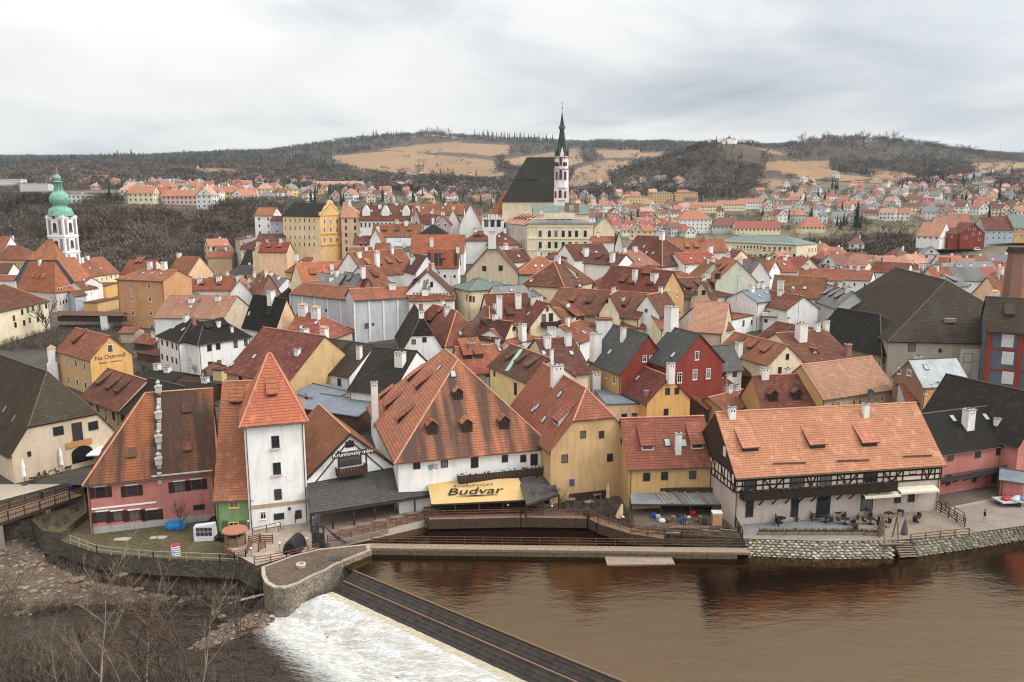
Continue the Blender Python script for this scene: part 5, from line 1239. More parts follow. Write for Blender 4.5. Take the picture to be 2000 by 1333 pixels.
H('little white house with grey slate roof right of the tallest crimson gable','e',(1407,722),(1449,719),6,'white','slate',zg=5,rv=676,pitch=45,near=True,ws='d',win=[(1414,731,.8,1.2),(1435,731,.9,1.2)])
H('cream gabled house with long streaky orange brown roof and white chimney','e',(1402,683),(1502,712),6.5,'cream','rust',zg=6,C=1568,rv=672,rt=.9,near=True,ws='d',win=[(1538,697,.8,1.2),(1523,724,.8,1.4)],chim=[(1442,697,1.3,2.9)])
H('low brown roof lean-to in front of the cream gable','e',(1395,722),(1494,735),4.5,'wood','rust',zg=5,D=6,pitch=35,near=True,win=[])
H('salmon roof with blank beige left gable in the middle of the town','e',(1345,646),(1410,650),7,'beige','salmon',zg=7.5,D=18,rv=590,near=True,win=[])
H('white crenellated house with curved parapet below the greenish gable','f',(1430,625),(1490,612),8,'white','rust',zg=7,D=9,near=True,ws='d',win=[(1452,632,.9,1.5),(1468,630,.7,1.2)])
r=H('white house edged with battlements right of the curved parapet house','e',(1489,617),(1554,620),8,'white','rust',zg=7,D=12,rv=596,hips='AB',near=True,ws='d',win=[(1496,627,.8,.9),(1531,632,.9,1.4),(1542,634,.9,1.4)])
Lb,_,hb_,_=H.dim
for i in range(11): m=MB(); m.box(i*Lb/11,i*Lb/11+.55,-.62,-.15,hb_+.0,hb_+.9); m.build('battlement',[wallm('white')],r)
H('brown and orange roof left of the curved parapet house','e',(1392,645),(1432,642),7,'white','rust',zg=7,D=14,rv=597,near=True,win=[])
H('sooty brown roof with clay skylight, left half of the terrace below the battlements','e',(1472,664),(1566,684),6,'white','deep',zg=6,D=14,rv=632,rt=.2,near=True,win=[],sky=[(1519,662)])
H('brown terrace roof with large square white chimney and copper valley','e',(1567,706),(1664,697),6,'cream','brown',zg=6,D=16,rv=648,near=True,win=[],chim=[(1564,664,2.0,3.4),(1596,646,1.1,1.6),(1653,668,1.1,1.8),(1655,694,1.2,2.2,'b')],sky=[(1519,660)])
H('cottage with dark triangular roof and white chimney below the copper valley','g',(1565,716),(1615,712),5,'cream','deep',zg=5.5,rv=682,D=8,near=True,win=[],chim=[(1606,706,1.5,1.5)])
H('long charcoal roof with rounded white left gable before the great mossy roof','e',(1585,664),(1722,692),7,'stone','black',zg=6,D=15,rv=613,near=True,hips='B',win=[(1725,705,.6,1)])
H('enormous mossy brown brewery roof hipped toward the river, stained walls below','g',(1737,665),(2060,672),11,'stone','moss',zg=5,rv=549,D=46,hips='A',near=True,ws='d',win=[(1781,679,1.4,1.6),(1890,700,1.7,1.9),(1885,743,1.5,2.4),(1883,775,1.5,2.0),(1836,685,.6,.8)],roof2='mossbrown',gp=2,cat='brewery',name='brewery')
r_=[o for o in COL.objects if o.get('label','').startswith('enormous mossy')][0]
b_=H.on_wall(1902,720); 
if b_: m=MB(); c0=H.on_wall(1875,700)[1]; c1=H.on_wall(1930,700)[1]; m.box(c0.x,c1.x,-.06,-.005,-1,9.6); m.build('whitewashed_bay',[plaster((.60,.57,.50),1.0,'peeling_plaster')],r_)
a,_n=H.on_roof(1855,630); m=MB(); m.box(-1,1,-.5,.6,0,.8); m.build('dormer',[OLDWOOD],r_,a)
r=H('slate blue tower block with crimson corner strips, white shutters and mossy roof','e',(1926,640),(2020,646),15,'slate','mossbrown',zg=5,D=14,rv=583,near=True,cat='brewery tower',name='brewery_tower',win=[],ov=.8)
Lt,Dt,ht,_=H.dim
for py in (666,700,738):
    b_=H.on_wall(1968,py)
    if b_: m=MB(); m.box(-.95,.95,-.06,0,-1.2,1.2); m.build('shutter',[flat('pale_shutter',(.52,.52,.50),.7)],r,b_[1]); m=MB(); m.box(-1.2,1.2,-.04,0,1.35,1.6); m.build('lintel',[wallm('red')],r,b_[1])
for z in (3.0,7.0,11.0): m=MB(); m.box(-.03,Lt+.03,-.09,.0,z,z+.35); m.build('red_band',[wallm('red')],r)
for x in (.0,5.0): m=MB(); m.box(x+.3,x+1.2,-.1,0,0,ht); m.build('red_strip',[wallm('red')],r)
m=MB(); m.box(-.05,Lt,-.12,.0,-2,2.6); m.build('plinth',[plaster((.62,.58,.52),1.0,'peeling_plaster')],r)
p=P(1975,582,21); c=empty('brick_chimney',(p.x,p.y,14)); tag(c,'massive square brick smokestack with dark corbelled top at right edge','smokestack')
top=zrow(p.y,483); m=MB(); m.poly([(-1.6,-1.6,0),(1.6,-1.6,0),(1.6,1.6,0),(-1.6,1.6,0),(-1.15,-1.15,top-15.2),(1.15,-1.15,top-15.2),(1.15,1.15,top-15.2),(-1.15,1.15,top-15.2)],[(0,1,5,4),(1,2,6,5),(2,3,7,6),(3,0,4,7),(4,5,6,7)]); m.build('stack',[plaster((.24,.13,.10),.6,'brick_stack')],c)
m=MB(); m.box(-1.45,1.45,-1.45,1.45,top-15.2,top-14.6); m.box(-1.3,1.3,-1.3,1.3,top-14.6,top-14); m.build('corbel',[flat('sooty_brick',(.05,.04,.035),.9)],c)
H('narrow yellow house with green grey roof and rough brick left gable','g',(1745,734),(1803,753),8,'brick','lgrey',zg=4.5,rv=704,D=9,near=True,ws='w',win=[(1757,725,.9,1.1),(1776,728,1.1,1.1),(1808,762,.8,1.5),(1819,757,.8,1.5),(1831,752,.8,1.5),(1808,800,.8,1.2),(1821,792,.8,1.4),(1832,783,.9,2.0)],sky=[(1808,718)])
r_=[o for o in COL.objects if o.get('label','').startswith('narrow yellow house')][0]
Ln,Dn,hn,_=H.dim; m=MB(); m.box(Ln+.01,Ln+.06,.05,Dn,-1,hn-.1); m.build('yellow_facade',[wallm('oyellow')],r_)
H('pale grey cottage with red roof leaning on the brick gable','g',(1743,762),(1770,783),5.5,'grey','rust',zg=4,rv=748,C=1802,near=True,ws='d',win=[(1752,767,.5,.9),(1778,797,.8,1.3),(1790,789,.8,1.3)])
H('long salmon roofed house with paired cream windows and satellite dish','e',(1607,777),(1745,757),6.5,'tan','salmon',zg=3.5,rv=705,pitch=42,near=True,ws='o',wall2='yellow',win=[(1627,791,.8,1.2),(1637,790,.8,1.2),(1667,786,.8,1.3),(1679,784,.8,1.3),(1711,780,.8,1.3),(1722,778,.8,1.3)])
p=P(1700,770,10); o=empty('satellite_dish',p,.4); tag(o,'dark satellite dish on a pole above the hotel roof ridge','satellite dish'); m=MB(); m.lathe([(.05,0),(.45,.05),(.85,.22)],14); q=m.build('dish',[METAL],o); q.rotation_euler=(R(60),0,0); m=MB(); m.tube((0,.2,-2.5),(0,.2,.2),.06); m.build('pole',[METAL],o)
H('brown tiled roof with two little gabled dormers behind the hotel','e',(1490,800),(1597,796),5,'yellow','brown',zg=3,rv=733,pitch=46,near=True,win=[],wall2='yellow',dorm=[(1511,785,'g',1.6,1.5),(1558,782,'g',1.6,1.5)])
H('low brown roof with narrow stovepipe between yellow gable and dormer roof','e',(1377,797),(1452,766),4,'wood','brown',zg=3,D=8,rv=752,near=True,win=[],chim=[(1417,752,.4,1.8,'b')],sky=[(1391,763)])
H('small orange roofed lean-to just behind the hotel ridge','e',(1415,803),(1489,784),4,'yellow','rust',zg=2.8,D=7,rv=768,near=True,win=[])
H('golden yellow gabled house with brown roof and three small windows','g',(1264,786),(1348,778),6,'oyellow','brown',zg=3,rv=737,D=13,near=True,ws='b',win=[(1304,765,.9,1.2),(1322,764,.9,1.2),(1301,805,.9,1.2)],chim=[(1262,775,.7,1.0,'b'),(1340,757,1.2,2.4,'w')],sky=[(1246,739)])
H('peach flat house under grey metal roof between the two yellow houses','f',(1186,790),(1262,788),5.5,'peach','zinc',zg=2.6,D=12,near=True,ws='d',win=[(1219,813,1.0,.9),(1239,812,1.0,.9)],chim=[(1164,760,1.5,3.2,'w')])
# ---- middle band
def pil(root,n,L,h,w=.45):
    for i in range(n+1): x=L*i/n; m=MB(); m.box(x-w/2,x+w/2,-.16,.0,0,h-.2); m.build('pilaster',[WHITE],root)
r=H('curved pale grey blank facade with white pilasters, left half','e',(567,573),(692,586),10.5,'grey','orange',rv=560,rt=.6,D=9,near=True,win=[(637,607,.5,.8)],group='curved pale courtyard block'); pil(r,5,H.dim[0],H.dim[2])
r=H('curved pale grey blank facade with white pilasters, right half','e',(692,586),(803,580),10.5,'grey','orange',rv=563,D=9,near=True,win=[(716,637,1.0,1.3,'b'),(729,634,.5,.6)],group='curved pale courtyard block',chim=[(764,565,1.0,1.4),(769,565,.9,1.4)]); pil(r,4,H.dim[0],H.dim[2])
H('white stepped rear building with clustered chimneys above the curved block','e',(606,568),(670,566),9.5,'white','orange',D=5,rv=549,win=[],chim=[(648,563,1.2,3.0),(650,545,1.0,2.6)])
H('small brown timber gable above the curved block, left','g',(656,562),(692,557),9.5,'wood','grey',rv=537,D=9,win=[])
H('brick brown gable with grey left slope above the curved block','g',(690,563),(728,560),9.5,'brick','grey',rv=537,D=10,win=[],chim=[(723,540,1.1,2.0)])
H('tiny brick gable between two white posts above the curved block','g',(712,560),(728,559),10,'brick','rust',rv=545,D=4,win=[])
H('orange roof with white capped chimney right of the brick gables','e',(730,560),(765,556),9.5,'white','rust',rv=520,pitch=40,chim=[(765,540,1.2,3.2,'t')],win=[])
H('broad bright orange roof above the curved pale block','e',(592,556),(695,550),9,'cream','bright',rv=512,pitch=44,win=[],chim=[(648,530,1.0,2.2)])
H('yellow house with brown roof at the left of the broad orange roof','e',(557,530),(602,530),9,'yellow','rust',rv=503,D=12,win=[(574,540,.9,1.2)],hips='A')
r=empty('firewall',P(612,524,22)); tag(r,'peach crenellated firewall standing between orange roofs','wall'); m=MB(); m.box(0,3.6,0,.5,-4,4.2); m.box(2.2,3.6,0,.5,4.2,5.2); m.build('wall',[wallm('peach')],r)
H('red orange roof with sooty dormer behind the broad orange roof','e',(688,512),(730,511),8,'white','orange',rv=484,pitch=46,win=[],dorm=[(703,500,'s',1.5,.7)])
H('wide orange red roof in two planes above the brick gables','e',(712,540),(815,530),9,'white','orange',rv=490,pitch=44,win=[])
H('low white lane house seen between the wide orange roofs','e',(690,520),(720,520),7,'white','deep',rv=512,D=5,win=[])
r=H('pinkish white gable painted with faded figures and a frieze','g',(785,580),(886,579),9.5,'white','deep',rv=531,D=16,near=True,ws='d',win=[(843,556,.7,1.4)])
def mural(root,pts,col,s=(.25,.5)):
    for k,(px,py) in enumerate(pts):
        b_=H.on_wall(px,py)
        if b_: m=MB(); a_,c_=s; m.poly([(-a_,-.01,-c_),(a_*.7,-.01,-c_*.9),(a_,-.01,c_*.6),(0,-.01,c_),(-a_*.8,-.01,c_*.4)],[(0,1,2,3,4)]); o=m.build('mural_figure',[flat('faded_paint',col,.9,var=.4,scale=4)],root,b_[1]+b_[2]*.012); o.rotation_euler=(0,0,math.atan2(b_[2].x,-b_[2].y))
mural(r,[(829,552),(832,557),(835,550),(827,562),(838,563),(832,567)],(.28,.26,.25),(.35,.75)); mural(r,[(808+i*6.5,574) for i in range(12)],(.20,.19,.18),(.3,.28)); mural(r,[(818,552),(820,549)],(.4,.36,.32),(.1,.5))
H('steep little white gable behind the painted gable','g',(812,533),(856,531),10,'white','deep',rv=500,D=10,win=[(838,528,.8,1.0)],chim=[(806,512,1.3,1.4)])
H('low orange roof strip with white wall under the painted gable','e',(800,587),(888,584),9,'white','rust',D=3,rv=576,win=[],zg=None)
H('bright red roof with black vertical firewall slots over a white wall','e',(834,521),(895,521),9,'white','red',rv=488,pitch=48,ws='d',win=[(869,540,.9,1.1),(888,540,.9,1.1)],chim=[(894,492,1.0,1.4)])
r_=COL.objects[-1]
rr=[o for o in COL.objects if o.get('label','').startswith('bright red roof with black')][0]
for px in (838,852,861,890):
    a,_n=H.on_roof(px,495); b,_n2=H.on_roof(px,519)
    m=MB(); m.beam(a+_n*.05,b+_n*.05,1.0,.14,up=tuple(_n)); m.build('slot',[flat('slot_black',(.025,.022,.02),.8)],rr)
H('second bright red roof with white statue like chimney, further back','e',(802,492),(906,492),8,'white','red',rv=459,pitch=46,win=[],chim=[(843,480,1.2,2.0,'t')])
H('very big beige gable with two small windows and painted sundial cross','g',(911,534),(1012,526),10.5,'beige','deep',rv=478,D=16,near=True,ws='b',win=[(946,525,1.1,1.4),(978,524,1.1,1.4),(897,545,.8,1.4),(904,560,.8,1.4),(899,575,.8,1.4)],chim=[(926,497,2.0,3.2),(938,499,1.6,2.4),(921,490,1.4,2.6)])
H('hipped verdigris copper roof over a cream bay, in front of the beige gable','e',(914,567),(1042,560),7,'cream','copper',rv=543,D=10,hips='A',near=True,win=[(912,582,.6,1.6),(919,584,.6,1.6),(925,585,.6,1.6)],chim=[(969,547,1.0,1.2)])
H('weathered grey lead roof between the copper roof and brown roofs','e',(975,585),(1075,580),7,'cream','grey',rv=558,D=9,win=[])
H('orange pyramid roofed house with peach walls and brown window','e',(1010,534),(1101,534),9,'peach','orange',rv=500,D=13,hips='AB',near=True,ws='b',win=[(1045,545,.9,1.5),(1076,545,1.4,1.6)],sky=[(1046,520),(1059,520)],chim=[(1038,502,.9,1.6)])
H('brown pyramid roof with narrow white dormer right of the peach house','e',(1102,560),(1158,548),9,'cream','brown',rv=510,D=12,hips='AB',near=True,win=[],dorm=[(1127,543,'s',1.2,1.4,'w')])
H('small white gable with orange roof and two roof lights before the brown pyramid','e',(1080,566),(1135,566),8,'white','orange',rv=550,D=7,win=[],sky=[(1122,560),(1132,559)])
H('tiny white gable in front of the peach house','g',(1078,567),(1103,565),8,'white','deep',rv=551,D=5,win=[])
H('brown roofed house with square white chimney below the museum','e',(1122,507),(1195,504),8,'white','brown',rv=477,D=12,win=[],chim=[(1144,499,1.6,2.2)])
H('low brown roof above a long blank white wall','e',(1140,513),(1207,517),9,'white','deep',rv=496,D=9,near=True,win=[],chim=[(1196,512,1.3,2.6)])
H('huge maroon hipped roof with white corner chimney, right of the museum','e',(1205,512),(1293,527),9,'white','brown',rv=463,D=19,hips='B',near=True,win=[],chim=[(1293,466,1.5,2.0,'t')])
H('salmon hipped roof house with two squat chimneys in front of the maroon roof','e',(1210,520),(1286,517),8,'peach','salmon',rv=490,pitch=42,hips='AB',near=True,win=[(1218,530,.8,1.1),(1230,530,.8,1.1)],chim=[(1220,491,1,1.1),(1240,489,1.2,1.1)],sky=[(1248,508)])
H('long reddish roof with sloping dormers ending in a pale yellow gable','e',(1170,562),(1288,577),9,'peach','rust',C=1336,rv=528,rt=.8,near=True,wall2='yellow',ws='w',win=[(1301,586,.8,1.6),(1310,585,.8,1.6),(1322,575,.7,1.4),(1303,566,.4,.4),(1308,566,.4,.4)],dorm=[(1214,553,'s',1.6,.7),(1232,556,'s',1.6,.7),(1268,558,'s',1.8,.6),(1262,538,'s',3.0,.7)],chim=[(1240,549,1.1,2.8),(1278,548,1.6,1.6)])
H('orange hip behind the pale yellow gable','e',(1290,560),(1337,565),8,'yellow','orange',rv=532,D=12,hips='B',win=[],dorm=[(1318,553,'s',2.4,.7)])
H('brown roof wing with eaves over white wall left of the long reddish roof','e',(1147,556),(1180,558),7,'white','rust',rv=536,D=9,hips='A',win=[],dorm=[(1182,545,'s',1,.5)])
H('very long dark brown roof across the middle of the town','e',(1066,607),(1248,622),7.5,'cream','brown',rv=567,rt=.4,D=15,near=True,win=[],chim=[(1215,590,1.0,1.0)])
H('cream dormer gable in the very long brown roof','g',(1170,612),(1210,614),9,'cream','brown',rv=577,D=9,near=True,win=[(1185,589,.7,.9)])
H('white gable with red ornament at the right end of the very long brown roof','g',(1238,610),(1288,615),9,'white','brown',rv=577,D=9,near=True,win=[(1262,607,.7,.8)])
H('white dovecote like chimney block with red cap in front of the long brown roof','f',(1166,625),(1195,625),8.5,'white','rust',D=4,near=True,win=[(1177,615,.4,.4),(1182,615,.4,.4),(1190,614,.4,.4)])
H('orange brown roof just right of the dovecote chimney','e',(1195,640),(1260,640),6,'cream','rust',rv=612,D=10,near=True,win=[])
r=H('cream gabled house with timber balcony in the centre of the town','g',(1036,637),(1104,632),8,'cream','brown',rv=593,D=14,near=True,ws='d',win=[(1069,604,.6,1.0),(1062,622,1.0,1.8),(1076,620,1.0,1.8)])
balcony(r,1056,1092,635,1.0,1.0,DARKW)
H('tiled roof with wide black dormer right of the timber balcony gable','e',(1106,641),(1165,634),7,'cream','rust',rv=600,D=13,hips='B',near=True,win=[],dorm=[(1133,626,'s',2.4,1.1)])
H('broad brown roof with tall white chimney left of the timber balcony gable','e',(962,648),(1046,645),7,'cream','brown',rv=574,D=18,near=True,win=[],chim=[(975,619,1.2,4.6),(1012,600,1.3,3.0)])
H('dark brown roof with hipped end left of the tall white chimney','e',(905,652),(958,660),7,'beige','deep',rv=602,D=14,hips='B',near=True,win=[],dorm=[(968,650,'s',1.8,.9)])
H('small cream gable with one window under the timber balcony house','g',(984,665),(1015,658),7,'cream','deep',rv=629,D=8,near=True,win=[(1003,643,.8,.9)])
H('orange roof with tall grey white chimney below the timber balcony','e',(995,672),(1070,654),6,'white','orange',rv=636,D=10,near=True,win=[],chim=[(1020,664,1.5,3.4)])
H('white chimney house with satellite clutter beneath the timber balcony','f',(1068,665),(1098,664),8,'white','zinc',D=5,near=True,win=[],chim=[(1080,650,1.6,2.2)])
H('sliver of bright orange roof right of the white chimney house','e',(1095,664),(1140,662),6.5,'cream','bright',rv=650,D=6,near=True,win=[])
H('small roof with white verge left of the slate roofs','e',(1130,668),(1168,655),6.5,'white','rust',rv=632,D=9,near=True,win=[],sky=[(1140,650)])
H('orange fragment of roof behind the slate crimson houses','e',(1290,642),(1330,640),7,'cream','orange',rv=615,D=9,near=True,win=[])
# right of centre
H('tall greenish white gable house rising among brown roofs','g',(1398,549),(1478,549),10.5,'palegreen','orange',rv=510,D=14,near=True,ws='d',win=[(1399,540,.9,1.5),(1404,540,.9,1.5)])
H('left shoulder of the greenish white house with slanting white parapet','g',(1366,540),(1420,541),9,'palegreen','orange',rv=514,D=10,win=[])
H('brown roof around a small pale gable with two windows','e',(1330,582),(1438,576),7,'white','deep',rv=543,D=14,near=True,win=[(1420,583,.7,1),(1431,582,.7,1)])
H('small pale gable with two windows set in the brown roof','g',(1349,584),(1389,586),8,'beige','deep',rv=551,D=7,near=True,win=[(1359,573,.9,1.2),(1374,572,.9,1.2)])
H('weathered white firewall house right of the greenish gable','g',(1462,541),(1504,545),9.5,'white','grey',rv=511,D=11,win=[])
H('low white house with grey sheet roof below the weathered firewall','e',(1478,590),(1530,583),7,'white','zinc',D=9,rv=566,near=True,win=[(1505,592,.6,1.1),(1510,592,.6,1.1)])
H('big rust coloured roof with white chimney and two skylights','e',(1505,578),(1606,583),7,'white','rust',rv=540,D=15,near=True,win=[],chim=[(1524,568,1.6,2.6)],sky=[(1549,563),(1572,563)])
H('orange roof ridge behind the big rust coloured roof','e',(1560,545),(1645,548),7,'white','orange',rv=526,D=10,win=[])
H('cream white gable bright in the light, left of the charcoal roof','g',(1538,605),(1598,602),7,'white','brown',rv=580,D=14,near=True,win=[])
H('grey rendered house with narrow slope right of the bright gable','e',(1575,580),(1632,600),7,'grey','grey',rv=562,D=8,near=True,win=[])
H('small orange roof with white gable below the cream palace, left','g',(1502,531),(1524,528),9,'white','orange',rv=510,D=10,win=[(1512,523,.6,.8)])
H('tan double roof with beige gable below the cream palace','g',(1556,530),(1602,526),8,'beige','orange',rv=505,D=11,win=[(1583,521,.8,.8)])
H('orange roof at the foot of the cream palace','e',(1524,531),(1556,530),8,'white','orange',rv=509,D=8,win=[])
H('long roof with many attic windows right of the maroon roof, upper','e',(1308,492),(1420,493),9,'white','orange',rv=467,D=12,win=[],dorm=[(1325,486,'s',1.2,.7),(1343,486,'s',1.2,.7),(1361,486,'s',1.2,.7)],chim=[(1373,472,1,1.8,'b')])
H('red roof beneath the attic window roof','e',(1335,515),(1405,512),8,'white','red',rv=494,D=10,win=[],chim=[(1414,505,1.4,1.8)])
H('small white stepped house with chimney beneath the cream palace','f',(1404,512),(1432,510),9,'white','zinc',D=6,win=[])
H('pale yellow little gable at the palace corner','g',(1433,505),(1462,503),9,'cream','deep',rv=489,D=8,win=[])
# ---- landmark blocks
r=H('long cream palace with verdigris roof and rows of tall windows, main wing','e',(1400,472),(1556,478),13,'cream','copper',zg=8,D=22,rv=461,hips='AB',near=False,win=[(1441+i*6.5,484,1.1,2.2) for i in range(8)]+[(1493+i*10,487,1.7,2.4) for i in range(6)]+[(1463+i*11,500,1.4,2.2) for i in range(9)]+[(1580+i*6.1,489,1.0,2.4) for i in range(7)]+[(1580+i*6.1,504,1.0,2.2) for i in range(7)],cat='palace',name='palace')
for z in (4.6,9.0,12.5): m=MB(); m.box(-.1,H.dim[0]+.1,-.18,0,z,z+.3); m.build('cornice',[flat('cream_cornice',(.72,.62,.46),.8)],r)
r=H('big cream neo renaissance museum with three rows of windows below the church','e',(1030,437),(1159,436),17.5,'cream','grey',zg=19,D=20,pitch=16,hips='AB',near=False,cat='museum',name='museum',
 win=[(x,y,1.4,2.6) for y in (457,479,500) for x in (1055,1073,1086,1100,1113,1126,1143)])
for z in (5.5,9.8,14.2,17): m=MB(); m.box(-.15,H.dim[0]+.15,-.25,0,z,z+.35); m.build('cornice',[flat('cream_cornice',(.72,.62,.46),.8)],r)
m=MB(); m.box(H.dim[0]*.25,H.dim[0]*.72,-.1,.5,17.5,19.2); m.build('attic_parapet',[wallm('cream')],r)
H('grey white wing with arcaded windows left of the cream museum','e',(984,435),(1029,444),16,'pgrey','salmon',zg=18,D=14,rv=418,win=[(988+i*4.4,452,.7,3.0) for i in range(9)]+[(988+i*4.4,475,.7,3.0) for i in range(9)],cat='wing')
H('green copper roof behind the museum with two brick chimneys','e',(1042,418),(1150,420),14,'cream','copper',zg=21,D=16,rv=402,win=[],chim=[(1107,412,1.8,3,'b'),(1126,414,2,3.2,'b')])
H('cream gable end with copper roof right of the museum','g',(1160,446),(1200,447),12,'cream','copper',zg=18,rv=424,D=12,win=[])
H('low crenellated white house under an orange roof right of the museum','e',(1157,473),(1200,475),8,'white','orange',zg=18,D=7,rv=462,win=[])
H('narrow white pointed gable between the museum and the maroon roof','g',(1201,482),(1217,480),11,'palegreen','deep',zg=17,rv=453,D=8,win=[])
r=H('white crenellated house with three wide windows left of the museum','f',(941,430),(984,430),12,'white','grey',zg=20,D=10,win=[(950,437,1.6,2.6,'b'),(962,437,1.6,2.6,'b'),(974,437,1.6,2.6,'b')],near=True)
for i in range(8): m=MB(); x=H.dim[0]*(i+.2)/8; m.box(x,x+.7,-.05,.4,H.dim[2]+.1,H.dim[2]+2.2 if 1<i<6 else H.dim[2]+1.0); m.build('battlement',[WHITE],r)
H('steep red roofs with white verges left of the crenellated house','g',(897,441),(941,444),8,'white','red',zg=21,rv=400,D=14,win=[])
H('second steep red roof beside the crenellated house','g',(868,443),(902,443),8,'white','red',zg=20,rv=410,D=10,win=[])
H('orange hipped roof below the crenellated house, left','e',(908,470),(960,478),7,'white','rust',rv=452,D=12,hips='AB',win=[])
H('brown hipped roof below the crenellated house, right','e',(950,478),(1012,486),7,'white','brown',rv=453,D=13,hips='AB',win=[])
H('peach house corner with one window beside the big beige gable','f',(1000,487),(1018,487),8,'peach','rust',D=7,win=[(1009,491,1.2,1.4)])
H('brown roof hollow between big beige gable and peach pyramid house','e',(1000,511),(1038,509),7,'white','deep',rv=488,D=9,win=[])
H('maroon roof below the museum, left','e',(1062,505),(1100,508),7,'white','deep',rv=495,D=8,win=[])
r=H('yellow Jesuit college with black roof, four window rows','e',(552,421),(625,427),17,'creamb','black',zg=19,C=666,rv=398,rt=.6,wall2='ogold',cat='college',name='college',win=[(558+i*9.3,y,.8,1.8) for y in (431,446,464,478) for i in range(7)]+[(x,y,1.0,2.0) for y in (433,449,469) for x in (634,646,658)],near=False)
Lj,Dj,hj,zj=H.dim
m=MB(); pr=[(-.2,0),(-.2,2.2),(1.6,3.0),(2.6,6.0),(4.2,7.6),(4.6,9.8),(6.0,10.8)]; yy=Dj/2; sc_=yy/6.0; P_=[(-1,0)]
pts=[(Lj+.15,y*sc_ if y>0 else y,hj+z*.58) for y,z in pr]; pts2=[(Lj+.15,Dj-y*sc_ if y>0 else Dj-y,hj+z*.58) for y,z in pr][::-1]; al=pts+pts2
bk=[(x-.7,y,z) for x,y,z in al]; m.face(al[::-1]); m.face(bk)
for i in range(len(al)-1): m.face([al[i],al[i+1],bk[i+1],bk[i]])
m.build('baroque_gable',[wallm('ogold')],r)
for z in (5.5,10,hj): m=MB(); m.box(Lj-.1,Lj+.3,-.1,Dj+.1,z,z+.4); m.build('cornice',[flat('orange_cornice',(.66,.30,.10),.8)],r)
H('pink town house with brown hipped roof right of the yellow college','e',(666,424),(702,424),12,'peach','salmon',zg=20,rv=395,D=14,hips='B',chim=[(683,402,1.2,2.5)],ww=1.2,wh=2)
r=H('white renaissance row with brown roof and three ornate dormer gables','e',(702,430),(802,430),9,'white','brown',zg=21,rv=402,D=14,cat='row house',win=[(x,440,1.0,2.0) for x in range(706,800,8)])
for px in (715,753,793):
    a,_n=H.on_roof(px,421); m=MB(); m.box(-1.5,1.5,-.2,2,-.5,2.2); m.poly([(-1.2,-.2,2.2),(1.2,-.2,2.2),(.7,-.2,3.4),(0,-.2,4.0),(-.7,-.2,3.4),(-1.2,2,2.2),(1.2,2,2.2),(.7,2,3.4),(0,2,4.0),(-.7,2,3.4)],[(0,1,2,3,4),(9,8,7,6,5),(1,6,7,2),(2,7,8,3),(3,8,9,4),(4,9,5,0)]); m.build('dormer_gable',[WHITE],r,a)
H('long orange roofs right of the ornate dormer gables','e',(803,420),(905,420),9,'white','orange',zg=21,rv=399,D=13,win=[])
H('ornate pink step gabled house in the square, left','g',(804,434),(822,434),10,'rose','brown',zg=20,rv=407,D=8,win=[(813,436,.9,1.3)])
H('ornate pink step gabled house in the square, right','g',(848,438),(880,438),9,'rose','brown',zg=20,rv=421,D=8,win=[(857,440,.9,1.3),(870,440,.9,1.3)])
H('brown roof between the two pink step gables','e',(822,437),(850,437),9,'white','deep',zg=20,rv=419,D=9,win=[])
H('orange roofs in a row below the ornate dormers','e',(726,462),(822,456),8,'white','rust',zg=18,rv=438,D=11,win=[])
H('charcoal pyramid roof right of the orange row','e',(818,458),(870,453),8,'white','dark',zg=18,rv=438,D=11,hips='AB',win=[],chim=[(818,452,.9,2.2)])
H('orange gabled house front with white walls below the ornate dormers','g',(722,470),(745,466),8,'white','orange',zg=17,rv=449,D=8,win=[])
H('low cream house with two dark windows under the college trees','e',(690,476),(723,475),6,'cream','brown',zg=17,rv=461,D=8,win=[(705,478,1.0,1.4),(714,478,1.0,1.4)])
H('grey workshop roof with pale bands beside the red roofs','e',(755,480),(803,478),7,'white','lgrey',zg=17,D=9,rv=466,win=[])
H('grey shed roof in front of the banded workshop','e',(752,490),(800,490),7,'white','grey',zg=16,D=6,rv=482,win=[])
H('orange little roofs before the workshop','e',(732,488),(758,490),7,'cream','orange',zg=16,D=7,rv=475,win=[])
H('white tall house left of the yellow college','e',(497,421),(532,420),12,'white','orange',zg=14,rv=406,D=14,ww=.9)
H('narrow pale blue house beside the yellow college','e',(528,431),(553,432),9,'blue','deep',zg=14,rv=422,D=9,ww=.9,wh=1.2)
H('pink hotel with white framed windows beyond the river bend','e',(459,466),(470,483),13,'rose','deep',zg=5,D=18,rv=459,ws='w',ww=1.0)
H('cream hotel gable with brown roof and dormers beyond the river bend','e',(470,487),(497,488),12,'cream','deep',zg=5,D=14,rv=464,C=None,chim=[(487,470,1.5,2.2)])
H('maroon roofed row at the foot of the college, upper','e',(500,470),(552,476),7,'cream','deep',zg=12,rv=457,D=10,win=[])
H('maroon roofed row at the foot of the college, lower','e',(505,492),(560,495),7,'peach','red',zg=10,rv=474,D=10,win=[])
H('pale yellow house with curved gable at the foot of the college','g',(493,492),(537,497),8,'cream','deep',zg=8,rv=474,D=10,win=[(509,490,.9,1),(515,490,.9,1)])
H('white gable with weathered sides below the curved gable house','g',(545,526),(575,524),7,'white','salmon',zg=7,rv=500,D=10,win=[])
H('dark timber house with white gables beside the river bend','g',(492,520),(520,518),7,'white','dark',zg=5,rv=490,D=10,win=[])
H('grey roofed sheds at the river bend','e',(515,545),(560,540),5,'white','dark',zg=5,rv=525,D=9,win=[])
H('orange low roofs left of the sheds','e',(500,560),(550,556),6,'white','rust',zg=5,rv=538,D=10,win=[])
H('small orange roofed pavilion on the far river bank','e',(405,503),(452,502),4,'tan','orange',zg=4,D=9,rv=492,win=[])
H('white rooftops on the far river bank, behind the peach gable','e',(424,565),(470,560),6,'white','rust',zg=5,D=9,rv=540,win=[])
